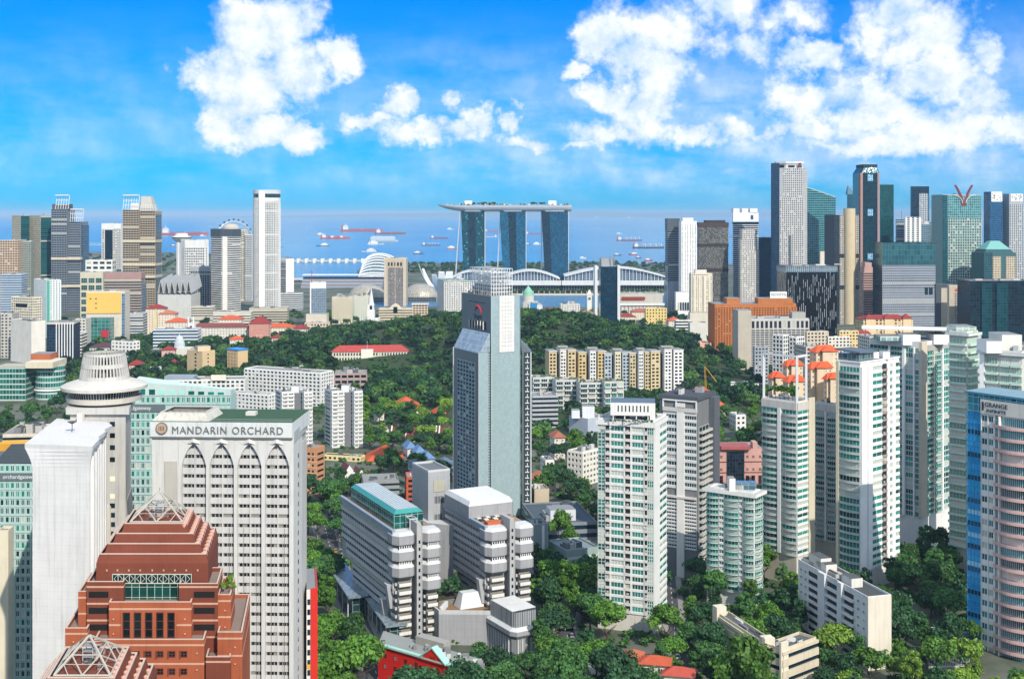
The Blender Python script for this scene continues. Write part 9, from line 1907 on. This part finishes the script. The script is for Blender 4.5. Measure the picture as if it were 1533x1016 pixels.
# ---------------------------------------------------------------- ships at anchor
def ship(label, px0, px1, py, hull, kind, flip=False, ang=None):
    D = (H+.7)*F/(py-HY); x = X((px0+px1)/2, D); L = (px1-px0)/F*D; a = R(ang if ang is not None else rg.uniform(-12, 12)); w, h = max(L*.13, 9), max(L*.045, 4); t = T('ship', label, 'ship', x, D, -.7, 'ships at anchor off the bay'); ca, sa = math.cos(a), math.sin(a); f = -1 if flip else 1
    P = lambda u, v, z: (x+f*u*L*ca-v*w*sa, D+f*u*L*sa+v*w*ca, z-.7); hm_ = plain(hull, .6, name='hull_paint'); m = t.mb('hull')
    st = [(-.5, .7, 1.1), (-.44, 1, 1.05), (.30, 1, 1), (.42, .7, 1.15), (.5, .06, 1.4)]; pv = None
    for (u, ww, hh) in st:
        c = [P(u, -.4*ww, -1), P(u, -.5*ww, h*hh), P(u, .5*ww, h*hh), P(u, .4*ww, -1)]
        if pv: m.face([pv[0], c[0], c[1], pv[1]], hm_); m.face([pv[1], c[1], c[2], pv[2]], wall('8a5a50')); m.face([pv[2], c[2], c[3], pv[3]], hm_)
        else: m.face(c, hm_)
        pv = c
    def bx(part, u0, u1, v, z0, z1, mat): t.mb(part).hexa([P(u0, -v, z0), P(u1, -v, z0), P(u1, v, z0), P(u0, v, z0), P(u0, -v, z1), P(u1, -v, z1), P(u1, v, z1), P(u0, v, z1)], mat)
    bx('deckhouse', -.44, -.32, .42, h, h+L*.085, WHITE); bx('bridge', -.42, -.34, .5, h+L*.085, h+L*.105, WHITE); bx('funnel', -.48, -.445, .16, h, h+L*.11, plain('b8342c' if hull != 'a8281f' else 'e0ddd4')); t.mb('mast').tube(P(-.38, 0, h+L*.1), P(-.38, 0, h+L*.16), L*.006, WHITE, 4)
    if kind == 'tanker':
        bx('deck_pipes', -.28, .36, .06, h, h+L*.02, wall('9a5248')); bx('manifold', 0, .04, .4, h, h+L*.022, wall('c98a80'))
    elif kind == 'bulk':
        for i in range(4): u = -.22+.17*i; k = MB(); k.hexa([P(u, -.32, h), P(u+.1, -.32, h), P(u+.1, .32, h), P(u, .32, h), P(u, -.32, h+L*.02), P(u+.1, -.32, h+L*.02), P(u+.1, .32, h+L*.02), P(u, .32, h+L*.02)], wall('a59a8e')); t.obj('hatch', k); k = MB(); k.tube(P(u+.13, 0, h), P(u+.13, 0, h+L*.11), L*.008, WHITE, 5); k.tube(P(u+.13, 0, h+L*.1), P(u+.02, .1, h+L*.085), L*.005, WHITE, 4); t.obj('deck_crane', k)
    elif kind == 'box': bx('car_decks', -.46, .40, .5, h, h+L*.12, wall('b9c2c6')); bx('top_deck', -.40, .34, .46, h+L*.12, h+L*.135, wall('d0d6d8'))
    elif kind == 'boxes':
        for i in range(6): k = MB(); u = -.26+.105*i; k.hexa([P(u, -.45, h), P(u+.095, -.45, h), P(u+.095, .45, h), P(u, .45, h), P(u, -.45, h+L*.06), P(u+.095, -.45, h+L*.06), P(u+.095, .45, h+L*.06), P(u, .45, h+L*.06)], wall(['b04438', 'd6d0c6', 'b86a58'][i % 3])); t.obj('cargo_block', k)
    else: bx('cabin_block', -.30, .12, .4, h, h+L*.12, WHITE); bx('upper_cabin', -.28, 0, .34, h+L*.12, h+L*.19, wall('d8d4c8'))
    t.done()
RD_, WH_, DK = 'b5463c', 'd6d6d0', '3c4450'
for s in ((240, 312, 352, RD_, 'tanker', 0, 'long red tanker beside the wide discs of the viewing tower', 3), (128, 151, 367, 'a8a8a4', 'bulk', 0, 'grey freighter left of the white framed tower with the dark slot'), (299, 309, 353.5, WH_, 'ferry', 0, 'small white boat at the right end of the long red tanker'), (254, 262, 368.5, 'a8281f', 'ferry', 1, 'small red boat behind the white grid block'), (480, 524, 357.5, RD_, 'boxes', 0, 'red striped cargo ship nearest the round hotel tower'), (473, 490, 352.5, DK, 'ferry', 0, 'dark freighter hidden behind the red striped cargo ship'), (510, 573, 346.5, RD_, 'tanker', 0, 'long red tanker farthest out above the red striped cargo ship', 2), (561, 608, 350.5, '8a4a48', 'tanker', 0, 'dull red tanker overlapping the far long red tanker', 4), (553, 596, 361.5, 'b4b8b8', 'box', 0, 'big boxy grey white car carrier above the ribbed glasshouse', -4), (550, 575, 366, 'd0c8b4', 'ferry', 0, 'cream ship just in front of the car carrier'), (541, 564, 377, WH_, 'ferry', 1, 'white passenger ship in front of the car carrier, nearest the glasshouse'), (473, 493, 368.5, DK, 'ferry', 1, 'small dark tug left of the white passenger ship'), (644, 671, 357, '8a3a40', 'tanker', 0, 'dark red tanker left of the three tower resort'), (631, 659, 367.5, '5a4a6a', 'bulk', 0, 'purple grey freighter below the dark red tanker'), (669, 687, 372.5, 'b8342c', 'ferry', 0, 'red and white ship beside the left leg of the three tower resort'), (619, 634, 380, DK, 'ferry', 0, 'dark tug nearest the shore trees'), (669, 680, 343.5, WH_, 'ferry', 0, 'small white ship far out left of the ship shaped deck'), (725, 749, 347, RD_, 'tanker', 0, 'red tanker seen between the left and middle resort towers', 2), (726, 744, 354.5, WH_, 'tanker', 1, 'white hulled ship seen between the left and middle resort towers', 0), (786, 811, 351, RD_, 'tanker', 0, 'red tanker seen between the middle and right resort towers', 2), (786, 795, 366.5, '5a6a8a', 'ferry', 0, 'blue grey boat seen between the middle and right resort towers'), (798, 812, 366, WH_, 'ferry', 0, 'white ship seen between the middle and right resort towers'), (923, 961, 360.5, '7a4448', 'bulk', 0, 'bulk carrier with deck cranes, the upper of two at the right', 2), (947, 994, 371.5, DK, 'bulk', 0, 'dark hulled bulk carrier with deck cranes, left of the dark banded tower', -3), (923, 931, 350, WH_, 'ferry', 0, 'small white ship above the upper bulk carrier'), (919, 930, 382.5, '4a5468', 'ferry', 0, 'dark workboat left of the small red boat'), (941, 954, 381.5, 'a8281f', 'ferry', 1, 'small red boat below the dark hulled bulk carrier'), (952, 960, 386.5, '6a5a58', 'ferry', 0, 'brown workboat nearest the shore right of the dark glass block'), (965, 977, 390.5, 'b8342c', 'ferry', 0, 'red tug close to the shore, left of the dark banded tower'), (868, 877, 387, WH_, 'ferry', 0, 'white boat close to the shore behind the long white hall'), (938, 948, 326.5, WH_, 'ferry', 0, 'far white ship on the horizon, the brightest one'), (890, 898, 325.8, WH_, 'ferry', 0, 'far white ship on the horizon, left of the brightest one'), (1089, 1098, 354.5, 'a8281f', 'tanker', 0, 'red ship peeping out between the brown tower and the white capped tower'), (417, 423, 359, DK, 'ferry', 0, 'upper dark boat at the right side of the round hotel tower'), (416, 424, 370, '5a6a78', 'ferry', 0, 'lower grey boat at the right side of the round hotel tower')):
    ship(s[6], s[0], s[1], s[2], s[3], s[4], bool(s[5]), s[7] if len(s) > 7 else None)
